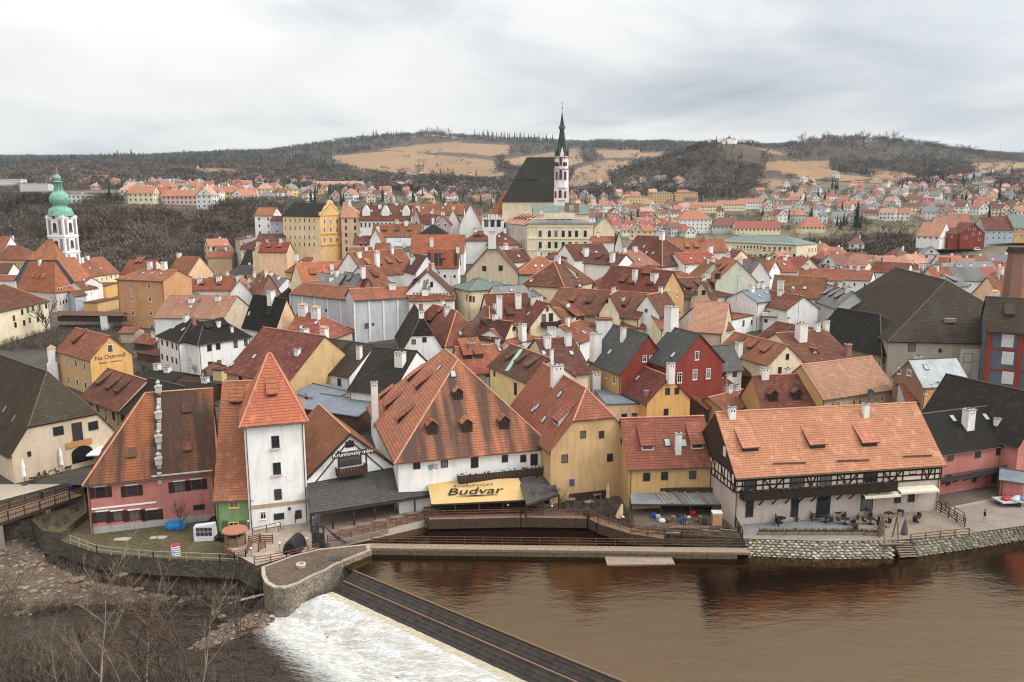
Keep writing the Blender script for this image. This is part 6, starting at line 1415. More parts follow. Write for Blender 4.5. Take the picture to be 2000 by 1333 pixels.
# ---- far left quarter
H('slate clad gable of the former church with orange half hip','g',(31,545),(143,541),13,'slate','orange',zg=5,rv=461,D=9,hips='a',q=.45,near=False,win=[],cat='church',name='church_nave',ov=.6)
H('pink white house with orange pyramid roof in front of the former church','e',(33,561),(107,563),10,'pgrey','bright',zg=5,C=143,rv=512,hips='AB',win=[(114+i*5.6,567-i*1.2,.8,1.6) for i in range(5)]+[(118+i*5.6,592-i*1.6,.8,1.6) for i in range(5)],chim=[(78,514,1.0,1.2)],near=False)
H('old cream house with faded brown roof behind bare branches at left','e',(-60,620),(94,587),9,'cream','brown',zg=4,D=16,rv=563,hips='B',near=True,ws='d',win=[(x,y,1.0,1.6) for x,y in ((27,622),(43,610),(54,606),(64,603),(77,601),(90,598),(30,635),(47,631),(58,626),(74,624),(84,620))])
H('cream long house with orange roof right of the church tower','e',(168,541),(232,532),8,'cream','orange',zg=5,rv=505,D=14,ww=.8,wh=1.4,win=[(172+i*9,554-i*2.6,.8,1.5) for i in range(7)],sky=[(175,524),(196,524)],chim=[(160,512,1.3,1.8),(171,506,1.3,1.2)])
H('golden lower house under the cream long house','f',(205,560),(232,552),5,'oyellow','rust',zg=5,D=6,win=[])
H('small white house with orange hipped roof below the church tower, left','e',(146,552),(160,556),7,'white','orange',zg=5,rv=541,D=7,win=[(150,560,.7,1),(156,561,.7,1)])
H('small white house with grey wall and orange roof below the church tower','e',(163,566),(190,562),6,'white','rust',zg=4.5,rv=550,D=8,win=[(170,575,.6,.9),(178,574,.6,.9)])
H('narrow grey white row with little windows beside the bridge','e',(146,578),(168,576),6,'blue','rust',zg=4.5,rv=568,D=6,win=[(152,588,.6,.9),(158,588,.6,.9),(164,587,.6,.9)])
H('yellow retaining house wall beyond the covered bridge','f',(190,592),(232,583),4,'yellow','rust',zg=4.5,D=5,win=[])
H('brown roofed house with yellow front at far left','e',(0,506),(52,508),8,'yellow','rust',zg=6,rv=480,D=13,hips='B',win=[(24+i*6,516,.8,1.2) for i in range(4)])
H('big white gable with brown roof at the left picture edge','e',(-40,500),(3,503),10,'white','rust',zg=7,C=45,rv=462,rt=1,win=[],chim=[(24,470,1.2,2)])
H('brown roofed cottage with dark timber below the yellow fronted house','e',(-10,533),(16,532),6,'white','deep',zg=5,rv=515,D=8,win=[])
H('white cottage wall squeezed left of the slate clad gable','e',(-10,548),(30,552),5,'white','rust',zg=5,rv=538,D=7,win=[])
# covered bridge
a=P(113,628,6.5); b=P(240,630,6.5); r=empty('covered_bridge',a,math.atan2(b.y-a.y,b.x-a.x)); tag(r,'covered brown timber footbridge on a white pier at left','bridge'); Lb=(b-a).length
m=MB(); m.box(0,Lb,0,2.4,0,1.5); m.build('side_boards',[DARKW],r); 
rfm=MB(); rfm.poly([(-.3,-.5,2.0),(Lb+.3,-.5,2.0),(Lb+.3,2.9,2.0),(-.3,2.9,2.0),(-.3,1.2,3.1),(Lb+.3,1.2,3.1)],[(0,1,5,4),(2,3,4,5),(0,4,3),(1,2,5)]); rfm.build('roof',[flat('brown_shingle',(.13,.07,.05),.9,var=.3)],r)
for i in range(14): m=MB(); m.box(i*Lb/13-.08,i*Lb/13+.08,.0,.16,1.5,2.1); m.build('post',[DARKW],r)
x=Lb*.72; m=MB(); m.box(x-1.1,x+1.1,-.4,2.6,-5,1.9); m.build('pier',[wallm('white')],r)
m=MB(); m.box(-2,Lb+2,3.2,3.8,-5,-1.6); m.build('quay_wall',[M_WALLS],r)
# ---- right quarter beyond the great roof
H('yellow beige gable house with orange roof right of the great mossy roof','g',(1895,577),(1956,586),8,'peach','orange',zg=8,rv=541,D=16,win=[])
for i,(A,B,rv,w_,rf,k,lab) in enumerate([
((1622,504),(1690,506),493,'cream','rust','e','long low cream house with red roof right of the palace'),
((1692,512),(1722,510),499,'palegreen','salmon','g','pale green gabled cottage right of the long low house'),
((1722,513),(1762,511),500,'cream','salmon','e','salmon roofed row house beneath the garden terraces, left'),
((1762,510),(1778,510),501,'cream','salmon','e','salmon roofed row house beneath the garden terraces, middle'),
((1778,516),(1815,512),497,'white','salmon','e','salmon hipped villa beneath the garden terraces'),
((1700,530),(1770,534),513,'white','rust','e','rust roofed house with white wall below the salmon row'),
((1770,530),(1800,531),515,'cream','orange','g','cream gabled cottage below the salmon villa'),
((1795,545),(1828,548),524,'peach','orange','g','peach gable with orange roof above the charcoal ridge'),
((1826,540),(1862,548),522,'white','grey','g','white gabled house with grey roof right of the peach gable'),
((1850,530),(1890,528),514,'grey','grey','e','grey roofed low house in the right quarter'),
((1882,530),(1948,530),511,'white','grey','e','long white house with dark roof and four windows at right'),
((1925,553),(1960,556),536,'white','grey','g','white gabled cottage beside the brick smokestack'),
((1650,520),(1690,522),511,'cream','salmon','e','low cream house behind the great mossy roof, left'),
((1860,560),(1893,558),541,'grey','grey','e','grey roof pair behind the mossy hip'),
((1985,560),(2030,562),541,'yellow','rust','e','yellow house right of the brick smokestack'),
((1830,516),(1872,518),504,'white','rust','e','white house with rust roof at the foot of the terraces'),
((1640,545),(1700,548),528,'white','rust','e','rust roof peeping over the great mossy ridge'),]):
    H(lab,k,A,B,7,w_,rf,rv=rv,D=11 if k=='g' else 10,zg=None,hips='AB' if 'villa' in lab else '',win='auto',ww=.8,wh=1.1)
for A,B,rv,C_,w_,rf,lab in [((1790,460),(1836,457),435,None,'white','salmon','white house with orange roof, first of the row above the terraces'),
((1836,450),(1872,449),424,None,'cream','salmon','cream house with pale roof, second of the row above the terraces'),
((1853,458),(1878,455),445,None,'red','brown','low dark red wing left of the red gable above the terraces'),
((1925,449),(1980,449),425,None,'blue','brown','blue grey house with brown roof above the terraces'),
((1980,444),(2040,446),420,None,'yellow','copper','yellow house with green roof at the right edge above the terraces'),
((1860,441),(1900,440),418,None,'palegreen','salmon','pale green gable behind the red house above the terraces')]:
    H(lab,'e',A,B,6.5,w_,rf,rv=rv,D=13,zg=19.5,win='auto',ww=1.1,wh=1.2)
H('dark red gabled house with white framed windows above the terraces','g',(1877,456),(1924,449),8,'red','brown',rv=436,D=13,zg=19.5,win=[(1888,465,1.2,1.4),(1901,458,1.2,1.4),(1913,468,1.2,1.4),(1893,448,1.1,1.2),(1903,448,1.1,1.2),(1914,456,1.2,1.4)])

# ---- riverside stalls between the yellow guesthouse and the white pension
H('low brown timber stall with rusty roof beside the yellow guesthouse','e',(262,668),(300,672),3,'wood','rust',zg=3,D=6,rv=655,near=True,win=[])
H('dark timber stall with flat brown roof below the terracotta block','f',(268,690),(305,696),2.6,'wood','deep',zg=3,D=6,near=True,win=[])
H('black roofed restaurant shed behind the three dormer shop','e',(262,745),(330,752),3,'wood','black',zg=2.8,D=9,rv=726,near=True,win=[])
H('rust roofed outhouse with brown wall at the foot of the white pension','e',(352,712),(402,722),3,'brick','rust',zg=3,D=5,rv=704,near=True,win=[])
H('dark shed roofs among bare shrubs behind the pink house','e',(330,765),(400,770),3.2,'wood','black',zg=2.6,D=8,rv=748,near=True,win=[])
H('yellow green painted wall block beside the diagonal roof','f',(415,722),(432,724),4,'lemon','deep',zg=2.6,D=3,near=True,win=[])
H('small grey service roof at the foot of the orange terrace block','e',(232,650),(262,650),3.5,'beige','rust',zg=3.5,D=6,rv=640,near=True,win=[])
# ---------------------------------------------------------------- St Vitus church
r=H('great church nave under an immense steep dark grey roof','e',(981,392),(1084,391),20,'cream','dark',zg=17,D=26,rv=308,win=[],hips='A',cat='church',name='church_nave',dorm=[(1012,352,'s',1.6,.5),(1024,352,'s',1.6,.5),(1036,352,'s',1.6,.5),(1048,352,'s',1.6,.5)],near=False)
for i in range(8): m=MB(); x=H.dim[0]*(i+.5)/8; m.box(x-.5,x+.5,-2.2,0,0,15); m.box(x+1.0,x+2.4,-.12,0,8,17); m.build('buttress',[wallm('cream')],r)
H('orange choir roof left of the dark church nave','e',(960,416),(996,416),10,'cream','orange',zg=19,D=13,rv=372,rt=.8,hips='A',win=[],cat='choir',name='church_choir')
#H('brick side roof peeping behind the dark church nave','g',(940,395),(975,396),14,'cream','red',zg=19,D=10,rv=382,win=[],cat='chapel',name='chapel')
m=None
Yt=392.0; bp=PY(1096,405,Yt); zb_=17.0; T_=empty('church_tower',(bp.x,bp.y,zb_)); tag(T_,'slender white church tower with pink trim, clocks and dark green needle spire','church tower')
zz=lambda py:zrow(Yt,py)-zb_
PW=plaster((.80,.75,.71),.35); PINK=flat('pink_trim',(.50,.33,.31),.8); SPIRE=flat('spire_copper',(.035,.05,.043),.55,var=.4,scale=1.5); GREENS=flat('spire_green',(.065,.115,.09),.6,var=.3)
hw=3.4; m=MB()
def octa(r0,z0,r1,z1,mm=0,n=8):
    m.lathe([(r0,z0),(r1,z1)],n,mm)
m.box(-hw,hw,-hw,hw,0,zz(368)); octa(hw*1.05,zz(368),hw*1.05,zz(330)); octa(hw*1.0,zz(330),hw*1.0,zz(306)); m.build('tower_shaft',[PW],T_)
m=MB()
for py in (392,368,331,308): z=zz(py); m.lathe([(hw*1.07,z-.25),(hw*1.2,z-.1),(hw*1.2,z+.25),(hw*1.07,z+.3)],8)
m.build('cornice',[PINK],T_)
for (px,py,w_,h_) in ((1087,343,.9,4.2),(1095,341,1.2,4.8),(1104,343,.9,4.2),(1085,380,.8,3.4),(1094,379,1.3,4.0),(1104,380,.8,3.4),(1095,315,1.1,4.2)):
    p=PY(px,py,Yt-hw-.1); q=loc_of(T_,p); m=MB(); w2=w_/2; pts=[(-w2,-h_/2),(w2,-h_/2),(w2,h_/2-w2),(0,h_/2),(-w2,h_/2-w2)]
    m.poly([(x,0,z) for x,z in pts]+[(x,.6,z) for x,z in pts],[(0,1,2,3,4),(9,8,7,6,5),(0,5,6,1),(1,6,7,2),(2,7,8,3),(3,8,9,4),(4,9,5,0)]); m.build('louvre_window',[flat('louvre',(.10,.05,.045),.8)],T_,q)
    for s in (-1,1): m=MB(); m.box(s*(w2+.12)-.1,s*(w2+.12)+.1,-.12,.4,-h_/2,h_/2-w2); m.build('window_trim',[PINK],T_,q)
for px in (1086,1104):
    p=PY(px,321,Yt-hw+.2); q=loc_of(T_,p); m=MB()
    pts=[(1.05*math.cos(a),1.05*math.sin(a)) for a in [math.pi*k/8 for k in range(16)]]; m.poly([(x,0,z) for x,z in pts],[tuple(range(16))]); m.poly([(x*1,.9,z) for x,z in pts],[tuple(range(15,-1,-1))]); m.poly([(x,0,z) for x,z in pts]+[(x,.9,z) for x,z in pts],[(k,16+k,16+(k+1)%16,(k+1)%16) for k in range(16)])
    o=m.build('clock_face',[flat('clock_dark',(.05,.045,.04),.5)],T_,q); o.rotation_euler=(0,0,R(-22 if px<1095 else 22))
    h_=MB(); h_.box(-.06,.06,-.06,-.02,0,.8); h_.box(0,.6,-.06,-.02,-.06,.06); h_.build('clock_hands',[flat('gold',(.6,.42,.12),.4)],o)
# gallery with eight corner turrets and the needle
z0=zz(308); m=MB(); octa(hw*1.0,z0,hw*.55,zz(285),0); octa(hw*.72,zz(295),hw*.30,zz(252)); octa(hw*.42,zz(252),hw*.40,zz(247)); octa(hw*.34,zz(247),.06,zz(218)); m.build('spire',[SPIRE],T_)
m=MB(); m.lathe([(hw*.46,zz(253)),(hw*.5,zz(250)),(hw*.44,zz(246))],8); m.build('spire_collar',[GREENS],T_)
for k in range(8):
    w_=2*math.pi*(k+.5)/8; x,y=hw*.95*math.cos(w_),hw*.95*math.sin(w_); m=MB(); m.lathe([(.42,z0-.6),(.42,z0+3.0),(.5,z0+3.1),(.04,z0+7.0 if k%2 else z0+5.6)],6,0,x,y); m.build('turret',[GREENS],T_)
for k in range(4):
    w_=2*math.pi*k/4-math.pi/2; x,y=hw*.92*math.cos(w_),hw*.92*math.sin(w_); m=MB(); dx,dy=-math.sin(w_),math.cos(w_); m.poly([(x-dx*1.3,y-dy*1.3,z0-.3),(x+dx*1.3,y+dy*1.3,z0-.3),(x,y,z0+5),(x*.5,y*.5,z0+2)],[(0,1,2),(1,3,2),(3,0,2)]); m.build('gablet',[PW],T_)
m=MB(); m.lathe([(.02,zz(211)-.4),(.42,zz(211)),(.02,zz(211)+.45)],8); m.tube((0,0,zz(219)),(0,0,zz(198)),.07); m.tube((-.7,0,zz(202)),(.7,0,zz(202)),.06); m.build('cross',[METAL],T_)
# ---------------------------------------------------------------- St Jost tower
Yj=303.0; bp=PY(124,470,Yj); zb_=5.0; T_=empty('church_tower',(bp.x,bp.y,zb_),R(-12)); tag(T_,'white and grey baroque tower with green onion dome at left','church tower')
zz=lambda py:zrow(Yj,py)-zb_
hw=3.6; GV=flat('verdigris_dome',(.17,.34,.265),.55,var=.35,scale=.9,bump=.3); GRP=plaster((.25,.25,.26),.4); WP=plaster((.76,.73,.71),.35)
m=MB(); m.box(-hw,hw,-hw,hw,-1,zz(421)); m.build('tower_shaft',[WP],T_)
zs=[zz(560),zz(526),zz(492),zz(461),zz(424)]
for k in range(4):
    za,zc=zs[k],zs[k+1]
    for sx in (-1,1):
        m=MB(); m.box(sx*2.2-.62,sx*2.2+.62,-hw-.05,-hw+.02,za+.6,zc-.9); m.build('grey_panel',[GRP],T_)
        m=MB(); m.box(hw-.02,hw+.05,sx*2.2-.62,sx*2.2+.62,za+.6,zc-.9); m.build('grey_panel',[GRP],T_)
    m=MB(); m.box(-hw-.22,hw+.22,-hw-.22,hw+.22,zc-.35,zc+.05); m.build('cornice',[WP],T_)
    if k>0:
        for side in (0,1):
            h_=(zc-za)*.52; w2=.75; pts=[(-w2,0),(w2,0)]+[(w2*math.cos(a),h_-w2+w2*math.sin(a)) for a in [math.pi*j/8 for j in range(9)]]
            m=MB(); m.poly([(x,-.05,z) for x,z in pts]+[(x,.02,z) for x,z in pts],[tuple(range(len(pts)))]); o=m.build('belfry_opening',[flat('belfry_dark',(.06,.045,.04),.8)],T_,(0,-hw-.02,za+1.3) if side==0 else (hw+.02,0,za+1.3)); o.rotation_euler=(0,0,0 if side==0 else math.pi/2)
            if k in(2,3): m=MB(); m.box(-.9,.9,-.12,-.02,.0,.75); q=m.build('railing_panel',[flat('rust_iron',(.22,.10,.08),.7)],o)
for side in (0,1):
    m=MB(); pts=[(.75*math.cos(a),.75*math.sin(a)) for a in [math.pi*j/8 for j in range(16)]]; m.poly([(x,-.1,z) for x,z in pts],[tuple(range(16))]); o=m.build('clock_face',[flat('clock_dark',(.05,.045,.04),.5)],T_,(0,-hw-.12,zz(425)+.2) if side==0 else (hw+.12,0,zz(425)+.2)); o.rotation_euler=(0,0,0 if side==0 else math.pi/2)
    m=MB(); p2=[(1.05*x,1.05*z) for x,z in pts]; p3=[(1.55*x,1.5*z) for x,z in pts]; m.poly([(x,-.06,z) for x,z in p3]+[(x,.1,z) for x,z in p3],[tuple(range(16))]+[(k,16+k,16+(k+1)%16,(k+1)%16) for k in range(16)]); m.build('clock_surround',[WP],o)
prof=[(hw*1.28,422),(hw*1.26,419),(hw*1.15,412),(hw*1.05,408),(hw*.85,406),(hw*.68,404),(hw*.66,402),(hw*.80,399),(hw*.96,394),(hw*.98,388),(hw*.86,382),(hw*.62,376),(hw*.46,373),(hw*.44,370)]
m=MB(); m.lathe([(r_*.98,zz(p)) for r_,p in prof],16); o=m.build('onion_dome',[GV],T_); smooth(o)
m=MB(); m.lathe([(hw*.5,zz(371)),(hw*.5,zz(369.5)),(hw*.4,zz(369))],12); 
for k in range(8): w_=math.pi*k/4; x,y=hw*.32*math.cos(w_),hw*.32*math.sin(w_); m.box(x-.16,x+.16,y-.16,y+.16,zz(370),zz(356))
m.box(-.5,.5,-.5,.5,zz(370),zz(356)); m.lathe([(hw*.46,zz(357)),(hw*.48,zz(355.5)),(hw*.28,zz(354)),(hw*.34,zz(351)),(hw*.38,zz(348)),(hw*.26,zz(344)),(hw*.10,zz(341)),(.12,zz(337)),(.06,zz(330))],12); m.build('lantern',[GV],T_)
m=MB(); m.lathe([(.02,zz(334)),(.3,zz(333)),(.02,zz(331.5))],8); m.tube((0,0,zz(333)),(0,0,zz(324)),.06); m.tube((-.4,0,zz(327)),(.4,0,zz(327)),.05); m.build('cross',[flat('gold',(.6,.42,.12),.4)],T_)
# ================================================================ suburbs on the far slopes
FW={'white':(.72,.70,.66),'cream':(.70,.60,.42),'yellow':(.64,.47,.22),'pale pink':(.60,.42,.36),'grey':(.45,.45,.44),'ochre':(.55,.38,.18),'pale green':(.50,.54,.44)}
FRf={'orange':(.36,.155,.10),'brown':(.17,.085,.065),'red':(.27,.095,.07),'salmon':(.42,.25,.19),'grey':(.20,.19,.19),'dark':(.08,.07,.065)}
_fw={}
def fmat(d,k,nm):
    if (nm,k) not in _fw:
        t=NT(nm); n=t.noise(t.coords('Pos'),.5,4,.6); c=t.mix(t.ramp(n,.35,0,.7,.5),d[k],tuple(x*.7 for x in d[k])); t.l(c,t.b.inputs['Base Color']); t.b.inputs['Roughness'].default_value=.9; _fw[(nm,k)]=t.m
    return _fw[(nm,k)]
_hm={}
def fhmesh(w,d,h,rise,kind,fl):
    k=(w,d,h,rise,kind,fl)
    if k in _hm: return _hm[k]
    a=MB(); x=w/2; y=d/2; dp=5; zr=h+rise
    a.face([(-x,-y,-dp),(x,-y,-dp),(x,-y,h),(-x,-y,h)]); a.face([(x,y,-dp),(-x,y,-dp),(-x,y,h),(x,y,h)])
    if kind=='e': a.face([(x,-y,-dp),(x,y,-dp),(x,y,h),(x,0,zr-.1),(x,-y,h)]); a.face([(-x,y,-dp),(-x,-y,-dp),(-x,-y,h),(-x,0,zr-.1),(-x,y,h)])
    else: a.face([(x,-y,-dp),(x,y,-dp),(x,y,h),(x,-y,h)]); a.face([(-x,y,-dp),(-x,-y,-dp),(-x,-y,h),(-x,y,h)])
    r=MB(); o=.5; t=rise/y
    hp=0 if kind=='e' else min(y,x*.9); ro=o if kind=='e' else 0
    E=h-o*t+.1; R0=(-x-ro+hp,0,zr+.1); R1=(x+ro-hp,0,zr+.1)
    r.face([(-x-o,-y-o,E),(x+o,-y-o,E),R1,R0]); r.face([(x+o,y+o,E),(-x-o,y+o,E),R0,R1])
    if kind!='e': r.face([(-x-o,y+o,E),(-x-o,-y-o,E),R0]); r.face([(x+o,-y-o,E),(x+o,y+o,E),R1])
    r.face([(-x-o,-y-o,E),(-x-o,y+o,E),(x+o,y+o,E),(x+o,-y-o,E)])
    r.box(x*.3,x*.3+.8,.3,1.1,zr-1.5,zr+.9,1)
    wn=MB()
    for f in range(fl):
        z=h-1.5-f*2.9
        if z<.6: break
        n=max(2,int(w/3)); 
        for i in range(n): c=-x+w*(i+.5)/n; wn.box(c-.5,c+.5,-y-.05,-y,z-.65,z+.65)
        n=max(1,int(d/3.5))
        for i in range(n):
            c=-y+d*(i+.5)/n; wn.box(x,x+.05,c-.5,c+.5,z-.65,z+.65); wn.box(-x-.05,-x,c-.5,c+.5,z-.65,z+.65)
    if kind=='e' and rise>3: 
        for s in (-1,1): wn.box(s*x-(.05 if s<0 else 0),s*x+(.05 if s>0 else 0),-.5,.5,h+.4,h+1.6)
    _hm[k]=(a,r,wn); return _hm[k]
_hd={}
FARH=[]
def FH(px,py,w,d,h,wall,roof,kind='e',rot=0,zone='',fl=2,rise=None,label=None,y0=300,cat='house',name='house',pos=None):
    p=pos or hit(px,py,y0)
    if p is None: return
    rise=rise if rise is not None else round(d*.42,1)
    key=(w,d,h,rise,kind,fl,wall,roof)
    if key not in _hd:
        a,r,wn=fhmesh(w,d,h,rise,kind,fl)
        _hd[key]=(a.mesh('wall',[fmat(FW,wall,'far_plaster')]),r.mesh('roof',[fmat(FRf,roof,'far_tiles'),fmat(FW,'white','far_plaster')]),wn.mesh('windows',[GLASS]))
    ma,mr,mw=_hd[key]
    root=empty(name,p,rot); link('wall',ma,root); link('roof',mr,root); q=link('windows',mw,root); q['kind']='stuff'
    FARH.append((px,p,wall,roof,zone,root,label,cat,w)); return root
rng=random.Random(21)
OCC=[]
def zonefill(poly,n,zone,wr=(8,13),hr=(4.5,7),roofs=('orange','brown','red','salmon','grey','brown','orange'),walls=('white','white','cream','white','white','pale pink','cream','grey','yellow','white'),rots=(-60,60),mind=1.0,y0=420,sc=1.0):
    xs=[p[0] for p in poly]; ys=[p[1] for p in poly]; c=0; tries=0
    while c<n and tries<n*30:
        tries+=1; x=rng.uniform(min(xs),max(xs)); y=rng.uniform(min(ys),max(ys))
        if not inpoly(x,y,poly): continue
        p=hit(x,y,y0)
        if p is None: continue
        w=round(rng.uniform(*wr)*2)/2
        sep=w*FPX/p.y*.62*mind
        if any(abs(x-a)<sep+b and abs(y-e)<sep*.42 for a,e,b in OCC): continue
        OCC.append((x,y,sep*.5)); c+=1
        w=rng.choice([wr[0],(wr[0]+wr[1])/2,wr[1]]); d=rng.choice([wr[0],wr[0]+1.5]); h=rng.choice([hr[0],(hr[0]+hr[1])/2,hr[1]])
        FH(x,y,w,d,h,rng.choice(walls),rng.choice(roofs),rng.choice('eeeh'),R(rng.choice([-75,-50,-20,0,15,40,70,90])),zone,2,pos=p)
# named blocks first
def FX(px,py,w,d,h,wall,roof,kind,rot,label,fl=2,rise=None,cat='house',name='house',y0=420):
    OCC.append((px,py,w*.35)); return FH(px,py,w,d,h,wall,roof,kind,R(rot),'',fl,rise,label,y0,cat,name)
FX(660,370,76,12,7,'white','salmon','e',-8,'very long white building with salmon roof beyond the yellow college',2,4.5,'long building','long_building')
FX(1243,405,26,11,12,'yellow','grey','h',6,'yellow apartment block, lowest of the three beyond the church',4,.6,'apartment block','apartment_block')
FX(1290,399,24,11,13,'ochre','grey','h',4,'tan apartment block, middle of the three beyond the church',4,.6,'apartment block','apartment_block')
FX(1338,398,26,11,13,'ochre','grey','h',4,'tan apartment block, rightmost of the three beyond the church',4,.6,'apartment block','apartment_block')
for i,(px,py,c) in enumerate([(1378,416,'cream'),(1425,412,'cream'),(1466,408,'white')]): FX(px,py,30,10,7,c,'orange','e',5,'long row house with orange roof, %s of three beside the black wood'%('left','middle','right')[i],2,3.5)
FX(20,371,42,13,14,'white','grey','h',-4,'large white slab block at far left above the wood',4,.5,'apartment block','apartment_block')
FX(62,374,22,12,9,'white','red','h',-4,'white block with red attic left of the green onion dome',3,1,'apartment block','apartment_block')
FX(86,374,20,12,9,'white','grey','h',-4,'white balconied block just left of the green onion dome',4,.5,'apartment block','apartment_block')
FX(150,398,24,12,6,'white','grey','h',0,'low white flat building right of the onion dome',2,.5,'building','building')
FX(335,372,24,14,12,'white','grey','h',5,'tall white block with pale green roof on the left plateau',3,1.5)
FX(360,380,20,10,9,'white','grey','h',5,'white terrace block right of the pale green roof block',3,.6)
FX(283,398,17,11,7,'cream','orange','e',0,'cream villa with orange roof at the left end of the plateau',2)
FX(272,376,14,10,6,'white','salmon','e',30,'white villa with salmon roof behind the left plateau villa',2)
FX(328,388,12,11,9,'ochre','orange','h',0,'ochre cube house with orange pyramid roof on the plateau',2)
FX(365,400,30,9,6,'pale pink','orange','e',0,'low pink row with orange roof along the plateau edge',2)
FX(407,408,9,11,9,'white','salmon','e',80,'white gabled house standing alone at the plateau edge',3)
FX(425,398,8,9,9,'white','orange','h',0,'narrow white house with orange roof beside the plateau gable',2)
FX(446,394,18,9,7,'yellow','orange','h',0,'yellow house with turret on the plateau',2)
FX(240,332,26,8,3,'pale green','orange','e',0,'low green shed with orange roof high on the left slope',1,2)
FX(183,345,14,10,5,'pale pink','red','e',0,'small red roofed house above the onion dome wood',1)
FX(573,320,20,6,3.5,'yellow','grey','h',0,'tiny yellow manor on the hill at left centre',1,.8)
FX(508,366,9,10,12,'white','red','h',0,'white tower like house with red roof left of the long building',3)
FX(480,370,16,10,7,'white','orange','e',10,'white house with orange roof left of the tower like house',2)
FX(1352,455,26,15,11,'white','orange','h',4,'large white villa with orange hipped roof and blue lantern right of the church',3,None,'house','house',380)
FX(1417,455,26,14,6,'grey','brown','h',4,'low dark hipped monastery roof right of the white villa',1,6,'house','house',380)
FX(1405,440,5.5,5.5,13,'cream','brown','h',4,'little square clock tower with brown pyramid cap',2,4,'tower','clock_tower',380)
FX(1476,458,34,11,5,'cream','red','e',2,'cream range with red roofs right of the monastery',1,5,'house','house',380)
FX(1583,455,18,12,5,'cream','orange','h',0,'pavilion roofed house with orange hip and tiny lantern',1,7,'house','house',380)
FX(1911,337,26,9,4,'white','red','h',0,'large white villa on the right hilltop',1,2)
FX(1905,360,9,8,6,'white','red','e',70,'twin gabled white and red house on the right slope',2)
zonefill([(560,352),(760,358),(980,378),(960,398),(560,398)],64,'between the yellow college and the church')
zonefill([(700,330),(980,338),(985,360),(760,352),(640,345)],24,'on the meadow edge above the college',wr=(6,9),hr=(3,4.5))
zonefill([(470,345),(590,352),(585,398),(470,400)],16,'left of the yellow college')
zonefill([(250,362),(420,366),(560,372),(560,402),(430,402),(250,398)],34,'on the left plateau',y0=430,mind=.8,wr=(9,16),hr=(5,8))
zonefill([(60,352),(250,350),(250,372),(120,374)],14,'beside the green onion dome',y0=430,wr=(9,14))
zonefill([(380,318),(500,318),(500,340),(300,345)],10,'high on the left slope',wr=(7,10),hr=(3,5))
zonefill([(90,335),(250,345),(250,352),(100,350)],6,'above the wood at left')
zonefill([(1115,358),(1330,352),(1360,372),(1360,430),(1120,440)],72,'right of the church spire',mind=.8)
zonefill([(1180,430),(1330,430),(1350,470),(1190,472)],20,'behind the maroon roof',y0=380,mind=.7,roofs=('brown','orange','red'))
zonefill([(1480,372),(1620,345),(1800,335),(2010,330),(2010,430),(1830,425),(1650,440),(1560,420),(1480,410)],112,'on the right hillside',mind=.8)
zonefill([(1490,395),(1840,385),(1850,430),(1500,440)],34,'above the palace',mind=.75)
zonefill([(1640,495),(1690,492),(1700,500),(1640,505)],2,'beside the palace',y0=330)
zonefill([(1500,500),(1620,500),(1700,545),(1620,560),(1500,530)],8,'at the foot of the palace',y0=240,mind=.6,roofs=('orange','brown','red'),walls=('white','cream'))
zonefill([(1700,520),(1880,520),(2000,520),(2000,600),(1880,560),(1700,545)],16,'around the peach gable at right',y0=230,mind=.6,roofs=('orange','grey','red','brown'),walls=('white','white','cream'))
zonefill([(700,425),(900,440),(900,470),(700,480)],7,'below the dormered row',y0=290,mind=.6,roofs=('orange','brown'),walls=('white','cream'))
zonefill([(420,500),(560,500),(560,560),(430,570)],8,'at the river bend',y0=230,mind=.6,roofs=('orange','brown','dark'),walls=('white','cream'))
# the farthest, smallest houses become one mass
far_=sorted([t for t in FARH if not t[6]],key=lambda t:t[8]/t[1].y,reverse=True)
KEEP=set(id(t) for t in far_[:70]); drop=[t for t in FARH if not t[6] and id(t) not in KEEP]
def merge_far(drop):
    mats=[]; V=[];F_=[];M_=[]
    for t in drop:
        r=t[5]; mw=Matrix.Translation(r.location)@Matrix.Rotation(r.rotation_euler[2],4,'Z')
        for ch in list(r.children):
            me=ch.data; b=len(V); V+=[tuple(mw@v.co) for v in me.vertices]
            ix=[]
            for m_ in me.materials:
                if m_ not in mats: mats.append(m_)
                ix.append(mats.index(m_))
            for f in me.polygons: F_.append(tuple(i+b for i in f.vertices)); M_.append(ix[f.material_index])
            bpy.data.objects.remove(ch)
        bpy.data.objects.remove(r)
    me=bpy.data.meshes.new('distant_houses'); me.from_pydata(V,[],F_); [me.materials.append(m_) for m_ in mats]; me.polygons.foreach_set('material_index',M_); o=link('distant_houses',me)
    tag(o,'mass of small white and cream houses with orange and brown roofs on the far slopes','houses',kind='stuff')
ALLH=[(t[1].x,t[1].y,t[8]) for t in FARH]
merge_far(drop); FARH=[t for t in FARH if t[6] or id(t) in KEEP]
# labels: what it looks like, then its place among look-alikes
from collections import defaultdict
ORD=['first','second','third','fourth','fifth','sixth','seventh','eighth','ninth','tenth','eleventh','twelfth','thirteenth','fourteenth','fifteenth','sixteenth','seventeenth','eighteenth','nineteenth','twentieth']
for _t,_n in (('twenty','thirtieth'),('thirty','fortieth'),('forty','fiftieth')): ORD+=[_t+'-'+_w for _w in ORD[:9]]+[_n]
gr=defaultdict(list)
for t in FARH:
    if t[6]: tag(t[5],t[6],t[7],'houses on the far slopes')
    else: gr[(t[2],t[3],t[4])].append(t)
for (w_,r_,z_),l in gr.items():
    l.sort(key=lambda t:t[0])
    for i,t in enumerate(l):
        lab='%s house with %s roof %s'%(w_,r_,z_)
        if len(l)>1: lab+=', %s from left'%(ORD[i] if i<20 else ORD[19])
        tag(t[5],lab,'house','houses on the far slopes')
